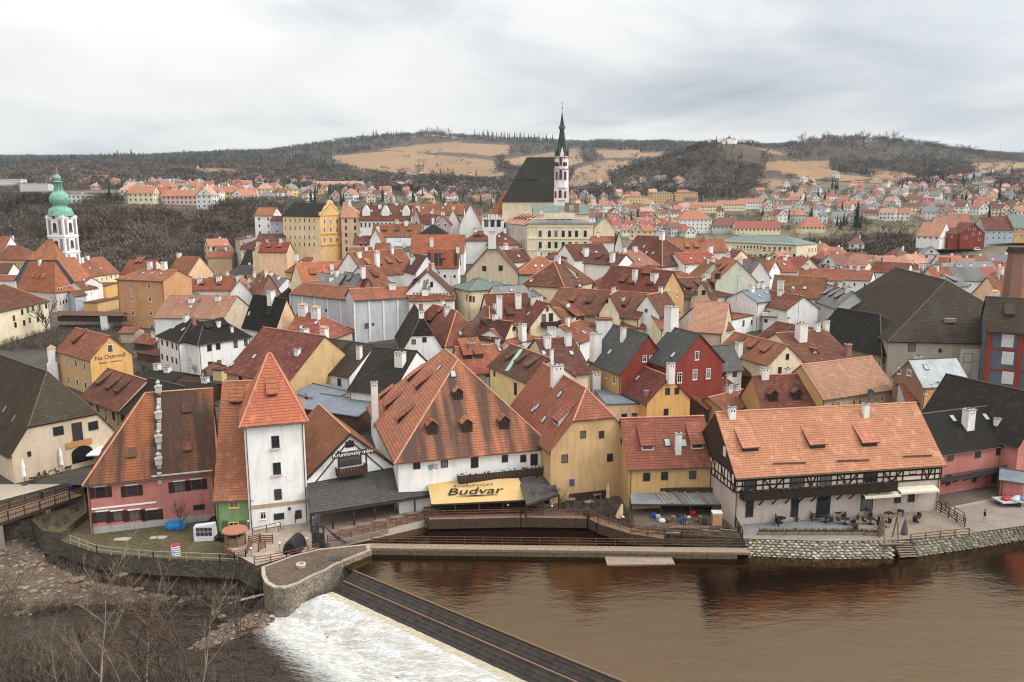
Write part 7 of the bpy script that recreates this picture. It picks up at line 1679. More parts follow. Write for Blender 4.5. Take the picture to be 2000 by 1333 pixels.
# chapel with low walls on its hill
_cx=412/FPX*1450; p=Vector((_cx,1450,gz(_cx,1450)+3))
if p:
    r=empty('chapel',p); tag(r,'white hilltop chapel ringed by a low white wall and trees','chapel')
    m=MB(); 
    pts=[(14*math.cos(2*math.pi*k/20),8*math.sin(2*math.pi*k/20)) for k in range(20)]; m.prism(pts,-6,2.2); m.build('ring_wall',[wallm('white')],r)
    m=MB(); m.box(-5,5,-3.5,3.5,0,5.5); m.build('wall',[wallm('white')],r); m=MB(); m.poly([(-5.6,-4.1,5.2),(5.6,-4.1,5.2),(5.6,4.1,5.2),(-5.6,4.1,5.2),(-2,0,8),(2,0,8)],[(0,1,5,4),(2,3,4,5),(1,2,5),(3,0,4)]); m.lathe([(1.1,7.2),(1.1,9.5),(.05,12)],8); m.build('roof',[fmat(FRf,'brown','far_tiles')],r)
for px,py,hh,lab in ((1447,283,26,'thin lattice radio mast on the hill right of the chapel'),(1952,306,40,'thin distant radio mast on the right horizon')):
    p=hit(px,py,900) or PY(px,py,3000)
    r=empty('radio_mast',p); tag(r,lab,'mast'); m=MB(); s=p.y/1500; m.tube((0,0,-4),(0,0,hh*.8 if s<1.5 else 60),.35*s,.12*s,4); m.build('mast',[flat('mast_grey',(.3,.3,.3),.7)],r)
# ================================================================ trees
BARK=flat('bark',(.085,.068,.055),.95,var=.3); TWIG=flat('twigs',(.085,.058,.041),.95,var=.35,scale=.6); TWIGL=flat('pale_twigs',(.25,.20,.15),.95,var=.35,scale=.6)
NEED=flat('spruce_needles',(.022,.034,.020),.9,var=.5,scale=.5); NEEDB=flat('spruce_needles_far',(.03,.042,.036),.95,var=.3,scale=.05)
def baretree(seed,h=9,spread=.55,levels=4,thin=1.0,low=.25,kids=4):
    rg=random.Random(seed); tr=MB(); tw=MB()
    def grow(p,d,l,r,lv):
        n=2 if lv<levels else 1; q=p
        for i in range(n):
            d=(d+Vector((rg.uniform(-.14,.14),rg.uniform(-.14,.14),rg.uniform(0,.1)))).normalized(); q2=q+d*l/n
            (tr if lv<2 else tw).tube(q,q2,r*(1-.3*i/n),r*(1-.3*(i+1)/n),5 if lv==0 else 3); q=q2
        if lv>=levels: return
        k=kids+ (1 if lv==0 else 0)
        for i in range(k):
            t=rg.uniform(low if lv==0 else .25,1.0); a=rg.random()*6.283; nd=(d*(.9)+Vector((math.cos(a),math.sin(a),rg.uniform(-.1,.5)))*spread*(1.2 if lv==0 else 1)).normalized()
            grow(p+(q-p)*t,nd,l*rg.uniform(.5,.72),r*.5,lv+1)
    grow(Vector((0,0,-.5)),Vector((0,0,1)),h*.5,h*.018*thin,0)
    return tr.mesh('trunk',[BARK]),tw.mesh('crown',[TWIG])
def conifer(seed,h=12,w=.22,tiers=9):
    rg=random.Random(seed); tr=MB(); tr.tube((0,0,-1),(0,0,h*.95),h*.015,h*.004,4); c=MB()
    for i in range(tiers):
        z=h*(.12+.85*i/tiers); r=h*w*(1-i/tiers)**.85+.15; n=9
        for k in range(n):
            a=2*math.pi*(k+rg.uniform(-.3,.3))/n; rr=r*rg.uniform(.65,1.1); b=.42
            c.face([(math.cos(a)*rr,math.sin(a)*rr,z-h*.045*rg.uniform(.5,1.4)),(math.cos(a+b)*rr*.45,math.sin(a+b)*rr*.45,z+h*.02),(0,0,z+h*.12),(math.cos(a-b)*rr*.45,math.sin(a-b)*rr*.45,z+h*.02)])
    return tr.mesh('trunk',[BARK]),c.mesh('crown',[NEED])
BT=[baretree(k,10,.6,4,1,.25,4) for k in range(5)]; CT=[conifer(k,12,.2+.03*k) for k in range(4)]
def TREE(px,py,h,label,kind='b',pos=None,y0=120,group=None,var=None,z=None,cat='tree',name=None,lean=0):
    p=pos or (P(px,py,z) if z is not None else hit(px,py,y0))
    if p is None: return
    v=var if var is not None else int(px)%5
    a,b=(BT[v%5] if kind=='b' else CT[v%4]); s=h/(10 if kind=='b' else 12)
    r=empty(name or ('bare_tree' if kind=='b' else 'spruce_tree'),p,px*1.7%6.28); r.scale=(s,s,s); tag(r,label,cat,group); link('trunk',a,r); link('crown',b,r); return r
TREE(602,497,14,'leafless tree before the long cream face of the yellow college',y0=290)
TREE(648,478,11,'dense bare tree at the orange baroque gable',y0=290)
TREE(668,482,12,'bare tree right of the orange baroque gable',y0=290)
TREE(690,470,10,'tall bare tree by the small cream house below the college',y0=290)
TREE(700,492,9,'bare bush tree behind the broad orange roofs',y0=270)
TREE(92,665,15,'tall dark trunked bare tree left of the Na Ostrově house',z=3,var=1)
TREE(30,640,12,'gnarled bare tree in front of the old cream house',z=3,var=2)
TREE(8,625,12,'bare tree at the left edge before the old cream house',z=3,var=3)
TREE(70,640,9,'small bare tree beside the tall dark trunk',z=3,var=4)
TREE(385,745,6,'small bare garden tree beside the white pension',z=3,var=0)
TREE(420,750,5,'bare shrub tree below the white pension balcony',z=3,var=3)
TREE(351,1040,5.2,'small umbrella shaped bare tree on the lawn of the pink house',z=-.6,var=2)
TREE(1070,1000,5,'dense brown bare bush beside the black canopy, left',z=1.5,var=1); TREE(1050,1000,4.5,'dense brown bare bush beside the black canopy, middle',z=1.5,var=3); TREE(1092,998,4,'dense brown bare bush beside the black canopy, right',z=1.5,var=4)
TREE(1870,790,8,'bare tree growing at the stained brewery wall',z=4.5,var=2); TREE(1850,800,6,'lower bare tree at the stained brewery wall',z=4.5,var=0)
TREE(1640,595,7,'bare tree below the palace corner',y0=200); TREE(1365,470,8,'round bare tree in front of the white villa',y0=330)
TREE(1690,455,14,'big bare tree on the slope left of the row houses, first',y0=330); TREE(1730,470,13,'big bare tree on the slope left of the row houses, second',y0=330); TREE(1760,480,12,'big bare tree on the slope left of the row houses, third',y0=330)
TREE(1800,485,11,'bare tree beneath the white first row house',y0=330); TREE(1840,490,10,'bare tree beneath the cream row house',y0=330)
SPL=['tall beside the pavilion roofed house','behind the maroon roof, left of two','behind the maroon roof, right of two','on the right slope near the frame edge','on the meadow edge beside the chapel hill','at the right edge below the villa','tall on the right slope, left of a pair','tall on the right slope, right of a pair','above the palace on the slope','in the middle of the right suburb','below the white hilltop villa, left','below the white hilltop villa, right','in the right suburb, below the middle one','above the tan field at right','high above the left slope, left of a pair','high above the left slope, right of a pair','on the left slope above the plateau','in the wood right of the onion dome','right of the spire on the ridge','on the meadow edge above the college, middle','on the meadow edge above the college, left','on the meadow edge above the college, right','left of the tower like house','on the plateau beside the pale green roof block','tall above the row houses at right']
for i,(px,py,h) in enumerate([(1672,457,24),(1245,440,17),(1232,445,14),(1950,400,22),(1300,300,18),(1975,345,20),(1805,335,30),(1820,338,26),(1625,372,20),(1770,375,22),(1880,362,20),(1900,358,20),(1760,385,20),(1690,345,22),(230,310,34),(257,310,36),(370,325,22),(215,400,14),(1128,285,26),(885,345,16),(860,340,14),(930,345,16),(470,330,18),(310,370,14),(1948,360,18)]):
    TREE(px,py,h,'dark spruce standing '+SPL[i],'c',y0=330,group='scattered dark spruces')
for g_,(x0,x1,n,yb,h0,h1,lab) in enumerate([(686,800,26,284,22,34,'dark spruce in the ridge row left of centre'),(825,882,16,272,28,46,'tall pale trunked tree in the clump on the ridge summit'),(928,1078,34,277,26,40,'dark tree in the ridge row just left of the spire'),(1380,1440,9,281,12,24,'dark tree around the hilltop chapel'),(1545,1740,46,283,26,50,'tall bare trunked tree along the right ridge'),(1340,1380,6,280,10,16,'thin bare tree left of the hilltop chapel'),(1745,1800,9,296,18,28,'small bare tree descending the right ridge')]):
    for i in range(n):
        px=x0+(x1-x0)*(i+rng.uniform(.1,.9))/n
        # find the skyline along this bearing
        best=None; y=1100
        while y<3400:
            x=(px-1000)/FPX*y; q=proj((x,y,gz(x,y)))
            if best is None or q[1]<best[0]: best=(q[1],y)
            y*=1.03
        y=best[1]*rng.uniform(.93,1.0); x=(px-1000)/FPX*y; h=rng.uniform(h0,h1)*(y/2600)**.5; s=rng.random()
        r=TREE(px,0,h,lab+', %s from left'%ORD[i],'b' if 'bare' in lab or 'pale trunk' in lab else 'c',pos=Vector((x,y,gz(x,y)-1)),group=lab.split(' in ')[-1] if ' in ' in lab else lab,var=i)
        r.scale=(r.scale[0]*.8,r.scale[1]*.8,r.scale[2])
# ---- woods: countless crowns as one mesh each
def treeverts(seed,h,n,w,lenf=.5,wid=.05,up=.4):
    rg=random.Random(seed); V=[];F_=[]
    def tri(a,b,c): k=len(V); V.extend([a,b,c]); F_.append((k,k+1,k+2))
    tri((-.018*h,0,0),(.018*h,0,0),(0,0,h*.8)); tri((0,-.018*h,0),(0,.018*h,0),(0,0,h*.8))
    for i in range(n):
        a=rg.random()*6.283; z0=h*rg.uniform(.2,.7); l=h*lenf*rg.uniform(.5,1); el=rg.uniform(.05,1.2); r0=rg.random()**.6*w*h*.5
        bx,by=math.cos(a)*r0,math.sin(a)*r0; dx,dy,dz=math.cos(a)*math.cos(el)*l*w*1.3,math.sin(a)*math.cos(el)*l*w*1.3,math.sin(el)*l*up*2
        ww=wid*h*rg.uniform(.5,1.2); px_,py_=-math.sin(a)*ww,math.cos(a)*ww
        zt=min(h,z0+dz)
        tri((bx-px_,by-py_,z0),(bx+px_,by+py_,z0),(bx+dx,by+dy,zt))
        if i%2: tri((bx,by,z0-ww),(bx,by,z0+ww),(bx+dx*.9+px_*2,by+dy*.9+py_*2,zt*.97))
    return np.array(V),np.array(F_)
def coniverts(seed,h,w=.17):
    rg=random.Random(seed); V=[];F_=[]
    for i in range(5):
        z=h*(.05+.8*i/5); r=h*w*(1-i/5.5)
        for k in range(5):
            a=2*math.pi*k/5+i; b=a+2*math.pi/5; q=len(V); V+= [(math.cos(a)*r*rg.uniform(.7,1.1),math.sin(a)*r,z),(math.cos(b)*r,math.sin(b)*r*rg.uniform(.7,1.1),z),(0,0,z+h*.32)]; F_.append((q,q+1,q+2))
    return np.array(V),np.array(F_)
def woods(name,label,variants,mats,pts,seed=1):
    """pts: (x,y,z,scale)"""
    rg=np.random.RandomState(seed); n=len(pts); Vs=[];Fs=[];Ms=[];off=0
    pts=np.array(pts); ch=rg.randint(0,len(variants),n); ang=rg.rand(n)*6.283
    for v,(V,F_) in enumerate(variants):
        ix=np.where(ch==v)[0]
        if not len(ix): continue
        ca,sa=np.cos(ang[ix]),np.sin(ang[ix]); s=pts[ix,3]; sx=s*(.8+.4*rg.rand(len(ix)))
        X=(V[None,:,0]*ca[:,None]-V[None,:,1]*sa[:,None])*sx[:,None]+pts[ix,0][:,None]; Y_=(V[None,:,0]*sa[:,None]+V[None,:,1]*ca[:,None])*sx[:,None]+pts[ix,1][:,None]; Z=V[None,:,2]*s[:,None]+pts[ix,2][:,None]
        Vs.append(np.stack([X,Y_,Z],-1).reshape(-1,3)); k=len(V); Fs.append((F_[None]+(np.arange(len(ix))*k)[:,None,None]+off).reshape(-1,3)); sel=np.array([int((noise.noise(Vector((pts[q,0]/90,pts[q,1]/130,3)))*.9+.5+rg.uniform(-.25,.25))*len(mats))%len(mats) for q in ix]); Ms.append(np.repeat(sel,len(F_))); off+=k*len(ix)
    V=np.concatenate(Vs); F_=np.concatenate(Fs); M_=np.concatenate(Ms)
    me=bpy.data.meshes.new(name); me.vertices.add(len(V)); me.vertices.foreach_set('co',V.ravel()); me.loops.add(len(F_)*3); me.loops.foreach_set('vertex_index',F_.ravel().astype(np.int32)); me.polygons.add(len(F_)); me.polygons.foreach_set('loop_start',np.arange(0,len(F_)*3,3,dtype=np.int32)); me.polygons.foreach_set('loop_total',np.full(len(F_),3,dtype=np.int32))
    for m in mats: me.materials.append(m)
    me.polygons.foreach_set('material_index',M_.astype(np.int32)); me.update(calc_edges=True); me.validate()
    o=link(name,me); tag(o,label,'wood',kind='stuff'); return o
def tm(nm,c,v=.3): return flat(nm,c,.95,var=v,scale=.03,bump=0)
WM=[tm('wood_c',(.07,.055,.045)),tm('wood_a',(.11,.085,.066)),tm('wood_b',(.165,.135,.11)),tm('wood_d',(.13,.09,.06))]
WMF=[tm('wood_fc',(.075,.064,.056)),tm('wood_fa',(.11,.094,.08)),tm('wood_fb',(.15,.13,.11))]
HX=[]
HX=ALLH
cell=defaultdict(list)
for x,y,w in HX: cell[(int(x//40),int(y//40))].append((x,y,w))
def nearhouse(x,y,m=2.0,front=14):
    for i in (-1,0,1):
        for j in (-1,0,1):
            for hx,hy,w in cell.get((int(x//40)+i,int(y//40)+j),()):
                if abs(x-hx)<w*.62+m and hy-(20+w*.9)<y<hy+w*.7+m: return True
    return False
rgw=random.Random(77)
def scatter(n,y0,y1,c0,c1,smin,smax,acc=None,avoid=True):
    L_=[]; tries=0
    while len(L_)<n and tries<n*6:
        tries+=1; y=math.sqrt(rgw.uniform(y0*y0,y1*y1)); c=rgw.uniform(c0,c1); x=(c-1000)/FPX*y
        if acc and not acc(x,y,c): continue
        if abs(x-412/FPX*1450)<26 and 1330<y<1480: continue
        if y>1050 and (infield(x,y) or infield(x,y,5) or infield(x,y,10)) and rgw.random()>.02: continue
        if avoid and y<1700 and nearhouse(x,y): continue
        h_=rgw.uniform(smin,smax); z_=gz(x,y)
        if c<260 and 560<y<1000 and proj((x,y,z_+h_))[1]<(368 if c<130 else 372): continue
        if 240<c<560 and 560<y<800 and proj((x,y,z_+h_))[1]<376: continue
        L_.append((x,y,z_-.4,h_))
    return L_
V1=[treeverts(k,1.0,34,.75,.5,.028) for k in range(6)]; V2=[treeverts(k+10,1.0,22,.95,.5,.045) for k in range(5)]; VC=[coniverts(k,1.0) for k in range(3)]
woods('riverside_wood','dense leafless brown wood covering the steep bank behind the left quarter',V1,WM,scatter(3000,398,600,-80,600,5,10),1)
woods('riverside_wood','brown leafless trees on the slope between the palace and the row houses',V1,WM,scatter(1100,330,520,1480,1900,5,10,acc=lambda x,y,c:not(1780<c and 405<y)),2)
woods('garden_trees','bare garden trees scattered through the suburbs on the far slopes',V1,WM,scatter(3400,560,1100,450,2150,4,8.5),3)
woods('garden_trees','bare trees around the suburbs on the left plateau',V1,WM,scatter(1300,560,1100,-250,450,6,12),4)
woods('hillside_wood','leafless wood covering the nearer hillsides beyond the suburbs',V2,WM,scatter(11000,1050,2000,-200,2200,11,18,avoid=True,acc=lambda x,y,c:not(c>1480 and y<1500 and noise.noise(Vector((x/60,y/60,2)))<.12)),5)
woods('hillside_wood','distant leafless wood on the far hills',V2,WMF,scatter(11000,1950,3700,-200,2250,16,25,avoid=False),6)
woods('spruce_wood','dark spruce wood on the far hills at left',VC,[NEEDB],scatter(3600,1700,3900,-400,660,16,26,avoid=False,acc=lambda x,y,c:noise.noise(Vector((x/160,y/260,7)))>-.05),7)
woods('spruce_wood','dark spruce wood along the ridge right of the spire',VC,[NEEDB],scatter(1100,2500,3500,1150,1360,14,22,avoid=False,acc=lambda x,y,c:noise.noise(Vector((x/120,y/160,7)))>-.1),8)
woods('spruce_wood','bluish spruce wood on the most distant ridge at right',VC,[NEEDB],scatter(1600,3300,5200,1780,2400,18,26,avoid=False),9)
woods('spruce_wood','small groups of dark spruces among the suburbs',VC,[NEED],scatter(420,600,1500,150,2100,8,15,acc=lambda x,y,c:noise.noise(Vector((x/60,y/60,17)))>.18),10)

# ---- roads and lanes climbing the slopes
ROADM=flat('road_asphalt',(.16,.15,.14),.9,var=.15)
def road(pts,w,seg=8,y0=330):
    ps=[hit(x,y,y0) for x,y in pts]; ps=[p for p in ps if p]; m=MB(); pr=None
    full=[]
    for a,b in zip(ps,ps[1:]):
        n=max(2,int((b-a).length/seg))
        for i in range(n): full.append(a.lerp(b,i/n))
    full.append(ps[-1])
    for i,p in enumerate(full):
        d=(full[min(i+1,len(full)-1)]-full[max(i-1,0)]); d.z=0
        if d.length<1e-3: continue
        d.normalize(); s=Vector((-d.y,d.x,0))*w/2; l=p-s; r=p+s; z=max(gz(l.x,l.y),gz(r.x,r.y),gz(p.x,p.y))+.35
        cur=(Vector((l.x,l.y,z)),Vector((r.x,r.y,z)))
        if pr: m.face([pr[0],cur[0],cur[1],pr[1]])
        pr=cur
    struct(m.build('road',[ROADM]))
for pts,w in (([(1780,479),(1850,480),(1930,480),(2020,479)],6),([(1500,398),(1560,385),(1640,372),(1700,368),(1760,362)],7),([(1640,430),(1720,412),(1800,402),(1880,398),(1980,392)],6),([(1120,420),(1180,412),(1260,410),(1350,404)],6),([(440,372),(560,392),(640,396),(760,392)],6),([(150,432),(300,434),(420,432)],5),([(1560,350),(1640,356),(1740,350),(1840,346)],5)): road(pts,w)
# ================================================================ footbridge, rails, small things, people
a=P(722,1070,.95); b=P(1466,1079,.95); r=empty('footbridge',a,math.atan2(b.y-a.y,b.x-a.x)); tag(r,'long narrow plank footbridge with single rail along the river wall','footbridge'); Lb=(b-a).length
n=int(Lb/.24); m=MB(); m.box(0,.215,-.1,1.25,-.05,0); pm=m.mesh('plank',[OLDWOOD])
for i in range(n):
    if i<300: link('plank',pm,r,(i*.24,0,0))
for y in (-.12,1.2): m=MB(); m.box(0,Lb,y,y+.12,-.32,-.06); m.build('beam',[WOOD],r)
railing(r,(0,1.2,0),(Lb,1.2,0),1.05,20,3,PICK,r=.045)
mw=flat('mossy_boards',(.12,.10,.075),.85,var=.35); k=int(Lb/1.9)
for i in range(k): m=MB(); m.box(i*1.9+.03,i*1.9+1.87,.02,.10,-1.25,-.34); m.build('side_board',[mw],r)
for i in range(9): m=MB(); m.tube((i*Lb/8,.55,-3),(i*Lb/8,.55,-.3),.16); m.build('pile',[WOOD],r)
c=[P(x,y,.18) for x,y in ((1180,1084),(1312,1084),(1318,1101),(1186,1103))]; o=c[3]; r=empty('raft',o); tag(r,'flat grey plank raft moored against the footbridge','raft')
u=c[2]-c[3]; v=c[0]-c[3]
for i in range(8):
    p0=v*(i/8); p1=v*((i+.9)/8); m=MB(); m.poly([p0,p0+u,p1+u,p1]+[q-Vector((0,0,.18)) for q in (p0,p0+u,p1+u,p1)],[(0,1,2,3),(7,6,5,4),(0,4,5,1),(1,5,6,2),(2,6,7,3),(3,7,4,0)]); m.build('plank',[OLDWOOD],r)
# race side fence and boards, yard fence
def fence(label,pts,z,h=1.0,rails=3,mat=None,cat='fence',sp=2.0,name='fence',zs=None,pick=False):
    w=[P(x,y,z if zs is None else zs[i]) for i,(x,y) in enumerate(pts)]; r=empty(name,w[0]); tag(r,label,cat)
    for i in range(len(w)-1): railing(r,w[i]-w[0],w[i+1]-w[0],h,None if sp is None else max(1,round((w[i+1]-w[i]).length/sp)),rails,mat,pick)
    return r
fence('brown railing along the mill race below the yellow awning',[(838,1012),(1018,1008),(1150,1010),(1168,1020),(1232,1040),(1300,1050)],1.5,1.0,3,RUSTRAIL)
fence('low dark railing at the river edge of the junk yard',[(1232,1045),(1330,1052),(1448,1055)],1.5,1.0,2,PICK)
fence('dark board fence between the junk yard and the hotel terrace',[(1420,1000),(1437,1030),(1450,1055)],1.8,1.3,4,BEAM,sp=1.2)
fence('dark railing along the left river edge of the right terrace corner',[(1778,1060),(1892,1048)],1.8,1.1,3,PICK)
fence('dark board fence on the right side of the hotel terrace',[(1808,985),(1884,1030)],1.8,1.3,4,BEAM,sp=1.5)
fence('dark railing in front of the iron balcony house',[(1806,962),(1830,985),(1882,1018)],1.9,1.1,2,PICK)
fence('white topped thin garden fence along the lawn edge of the pink house',[(138,1062),(190,1082),(300,1094),(430,1099),(500,1102)],-.6,1.15,2,flat('thin_post',(.30,.27,.23),.8),sp=2.2)
fence('brown railing around the raised deck above the pier',[(497,1104),(560,1093),(622,1076)],.35,1.0,3,RUSTRAIL,sp=1.6)
fence('dark railing across the deck in front of the white tower',[(494,1046),(548,1034)],.35,1.0,2,RUSTRAIL,sp=1.6)
fence('curved brown railing round the brown round roof',[(437,1080),(458,1092),(480,1088),(492,1068)],.35,1.0,4,RUSTRAIL,sp=1.0)
fence('short brown railing at the restaurant corner',[(577,1022),(596,1000)],.6,1.3,3,RUSTRAIL,sp=1.2)
# lamps: white globes on posts
for i,(x,y,z,lab) in enumerate([(434,1012,.35,'by the green house door'),(486,1020,.35,'right of the round brown roof'),(436,1044,.35,'left of the round brown roof'),(491,1074,.35,'at the deck corner above the garden wall'),(547,1064,.35,'in front of the black barrel tent'),(600,1054,.35,'at the deck end by the sluice'),(992,988,1.5,'under the yellow awning'),(1078,990,1.5,'beside the bare bushes'),(1217,1012,1.5,'beside the folded parasol'),(544,1026,.35,'before the white tower')]):
    p=P(x,y+14,z); r=empty('globe_lamp',p); tag(r,'small white globe lamp on a thin post '+lab,'lamp','white globe lamps'); m=MB(); m.tube((0,0,0),(0,0,1.0),.035); m.build('post',[METAL],r); m=MB(); m.lathe([(.01,1.0),(.11,1.05),(.15,1.15),(.11,1.25),(.01,1.3)],8); m.build('globe',[flat('opal_glass',(.8,.78,.74),.3,var=.02)],r)
# garden things
p=P(343,1032,-.6); m=MB(); rg=random.Random(2); bm=bmesh.new(); bmesh.ops.create_icosphere(bm,subdivisions=3,radius=1); 
for v in bm.verts: v.co=Vector((v.co.x*1.5*(1+.12*noise.noise(v.co*2.3)),v.co.y*.9*(1+.15*noise.noise(v.co*3)),max(0,(v.co.z+.35)*.85*(1+.2*noise.noise(v.co*2+Vector((3,0,0)))))))
me=bpy.data.meshes.new('tarpaulin'); bm.to_mesh(me); bm.free(); me.materials.append(flat('blue_tarp',(.02,.16,.38),.4,var=.3,scale=2)); o=link('tarpaulin',me,None,p); tag(o,'heap of garden furniture under crumpled bright blue tarpaulin','tarpaulin')
p=P(401,1055,-.6); r=empty('covered_stand',p,.05); tag(r,'pale grey sheeted garden stand with six dark photographs, left of the green house','stand')
m=MB(); m.poly([(-1.3,-.5,0),(1.3,-.5,.1),(1.5,.6,0),(-1.4,.6,0),(-1.35,-.3,1.9),(1.35,-.25,2.3),(1.3,.6,2.3),(-1.3,.6,2.0)],[(0,1,5,4),(1,2,6,5),(2,3,7,6),(3,0,4,7),(4,5,6,7)]); m.build('sheet',[flat('grey_sheet',(.52,.52,.53),.6,var=.12)],r)
for i in range(4):
    for j in range(2): m=MB(); x=-.95+i*.52; z=.75+j*.6; m.box(x,x+.44,-.52+(z*.09),-.46+(z*.09),z,z+.5); m.build('photograph',[flat('dark_photo',(.07,.045,.05),.5)],r)
p=P(344,1084,-.6); r=empty('striped_kiosk_box',p,.5); tag(r,'small stacked white and blue striped box with red top on the lawn edge','box')
for i in range(5): m=MB(); m.box(-.5,.5,-.5,.5,i*.28,i*.28+.14); m.build('white_tray',[WHITE],r); m=MB(); m.box(-.47,.47,-.47,.47,i*.28+.14,i*.28+.28); m.build('blue_tray',[flat('tray_blue',(.08,.16,.28) if i<4 else (.35,.04,.06),.5)],r)
for k,(x,y) in enumerate(((238,1054),(308,1051))): p=P(x,y,-.57); m=MB(); m.box(-1.0,1.0,-.4,.4,0,.05); m.box(-.3,1.1,-.2,.6,0,.045); o=m.build('paving_slab',[flat('slab_pale',(.36,.31,.25),.9)],None,p); tag(o,'pale paving slabs let into the lawn, '+('left pair' if k==0 else 'right pair under the little tree'),'paving slab','paving slabs on the lawn')
p=P(460,1062,.35); r=empty('round_kiosk',p); tag(r,'round bar hut with flat terracotta coloured disc roof below the green house','hut'); m=MB(); m.lathe([(.02,2.05),(1.55,1.95),(1.6,1.8),(1.4,1.78)],20); m.build('roof',[flat('terracotta_felt',(.33,.14,.09),.8)],r); m=MB(); m.lathe([(1.3,0),(1.3,1.1),(1.35,1.12),(.9,1.12)],16); m.build('counter',[WOOD],r)
for k in range(6): a_=k*math.pi/3; m=MB(); m.tube((1.35*math.cos(a_),1.35*math.sin(a_),0),(1.35*math.cos(a_),1.35*math.sin(a_),1.85),.06,n=5); m.build('post',[WOOD],r)
p=P(575,1075,.35); r=empty('barrel_tent',p,R(-8)); tag(r,'black barrel shaped covered oven on the deck before the water tower','tent'); m=MB()
for k in range(10):
    a0=math.pi*k/10; a1=math.pi*(k+1)/10
    for (y0,y1,s0,s1) in ((-1.3,-1.1,.85,1),(-1.1,1.4,1,1),(1.4,1.6,1,.85)):
        m.face([(1.05*math.cos(a0)*s0,y0,1.75*math.sin(a0)*s0),(1.05*math.cos(a0)*s1,y1,1.75*math.sin(a0)*s1),(1.05*math.cos(a1)*s1,y1,1.75*math.sin(a1)*s1),(1.05*math.cos(a1)*s0,y0,1.75*math.sin(a1)*s0)][::-1])
o=m.build('cover',[flat('black_tarp',(.022,.022,.024),.45)],r); smooth(o); m=MB(); pts=[(.89*math.cos(math.pi*k/10),1.49*math.sin(math.pi*k/10)) for k in range(11)]; m.poly([(x,-1.3,z) for x,z in pts],[tuple(range(11))]); m.build('front_flap',[flat('black_tarp',(.022,.022,.024),.45)],r)
# sluice gear beside the race
p=P(622,1062,.9); r=empty('sluice_gate',p); tag(r,'black iron and timber sluice gear with stacked pipes at the head of the pier','sluice gear')
for x in (-.7,0,.7): m=MB(); m.box(x-.1,x+.1,-.1,.1,-1,2.9-(abs(x)*.5)); m.build('post',[METAL],r)
m=MB(); m.box(-.9,.9,-.14,.14,2.2,2.45); m.build('crossbeam',[METAL],r); m=MB(); m.box(-.65,.65,-.05,.05,-1.4,1.4); m.build('gate_board',[DARKW],r)
for k in range(9): m=MB(); m.tube((-.9+rg.uniform(-.3,.3),1.2+k*.12,0),(-.5+rg.uniform(-.4,.4),1.0+k*.14,2.2+rg.uniform(0,1.6)),.07,n=6); m.build('pipe',[flat('pipe_grey',(.10,.10,.11),.5)],r)
for k in range(3): m=MB(); m.beam((.9+k*.3,-.2,2.4-k*.3),(2.6+k*.35,1.1,-.4),.12,.12); m.build('brace',[METAL],r)
for k,(x,y,l) in enumerate(((520,1062,.9),(498,1062,.8),(512,1075,.7))):
    p=P(x,y,.35); r=empty('deck_bench',p,.6*k); tag(r,('brown lattice gate panel on the deck','brown slatted bench on the deck, left','dark A shaped board lying on the deck')[k],'bench','deck furniture')
    for i in range(4): m=MB(); m.box(-l,l,-.04,.04,.25+i*.25,.38+i*.25); m.build('slat',[RUSTRAIL],r)
    for s in (-l,l-.1): m=MB(); m.box(s,s+.1,-.07,.07,0,1.25); m.build('post',[RUSTRAIL],r)
# wooden road bridge at left
def bridge():
    z=1.6; n0=P(-120,1060,z); n1=P(164,966,z); f0=P(-120,1030,z); 
    d=(n1-n0); d.z=0; L=d.length; d.normalize(); r=empty('wooden_bridge',n0,math.atan2(d.y,d.x)); tag(r,'wooden road bridge with picket railings leading to the pink house','bridge')
    wd=3.6; k=int(L/.3)
    for i in range(min(k,300)): m=MB() if i==0 else m
    m=MB(); m.box(0,.27,0,wd,-.08,0); pm=m.mesh('plank',[WOOD])
    for i in range(k): link('plank',pm,r,(i*.3,0,0))
    for y in (0.05,wd-.3): m=MB(); m.box(0,L,y,y+.25,-.55,-.09); m.build('girder',[DARKW],r)
    for y in (0,wd): railing(r,(0,y,0),(L,y,0),1.15,int(L/2),2,DARKW,False,.07)
    m=MB(); m.box(-.06,.06,-.02,.02,.12,1.0); pm=m.mesh('picket',[flat('picket_brown',(.17,.11,.075),.8)])
    for y in (0,wd):
        for i in range(int(L/.28)): link('picket',pm,r,(i*.28+.1,y,0))
    for x in (L*.38,L*.72): m=MB(); m.box(x-.35,x+.35,-.1,wd+.1,-5.2,-.55); m.build('pier',[flat('concrete_old',(.20,.17,.14),.9,var=.25)],r)
    return r,d
br,dd=bridge()
m=MB(); 
# forecourt in front of the barn
block('forecourt',[(-200,900),(-200,990),(0,978),(60,962),(162,935),(228,880),(300,830),(120,850),(20,890)],2.15,-1,groundm('pale_cobbles',(.34,.28,.21),(.27,.22,.17),(.40,.34,.26),.3,2.5),M_WALLS)
block('bank_ground',[(-400,985),(0,982),(60,966),(165,938),(170,1000),(120,1040),(84,1037),(60,1015),(-400,1050)],.4,-3.4,M_LAWN,M_WALLS)
def parasol_closed(px,py,z,h,col,label):
    p=P(px,py,z); r=empty('folded_parasol',p); tag(r,label,'parasol'); m=MB(); m.tube((0,0,0),(0,0,h),.04); m.build('pole',[METAL],r); m=MB(); m.lathe([(.10,h*.28),(.30,h*.33),(.24,h*.55),(.27,h*.7),(.13,h*.93),(.03,h*1.02)],9); m.build('canopy',[flat('parasol_'+label[:5],col,.8,var=.1)],r); m=MB(); m.box(-.4,.4,-.4,.4,0,.1); m.build('base',[METAL],r)
parasol_closed(49,947,2.15,4.0,(.72,.70,.66),'folded white parasol standing left before the old barn'); parasol_closed(122,924,2.15,4.0,(.72,.70,.66),'folded white parasol standing right before the old barn')
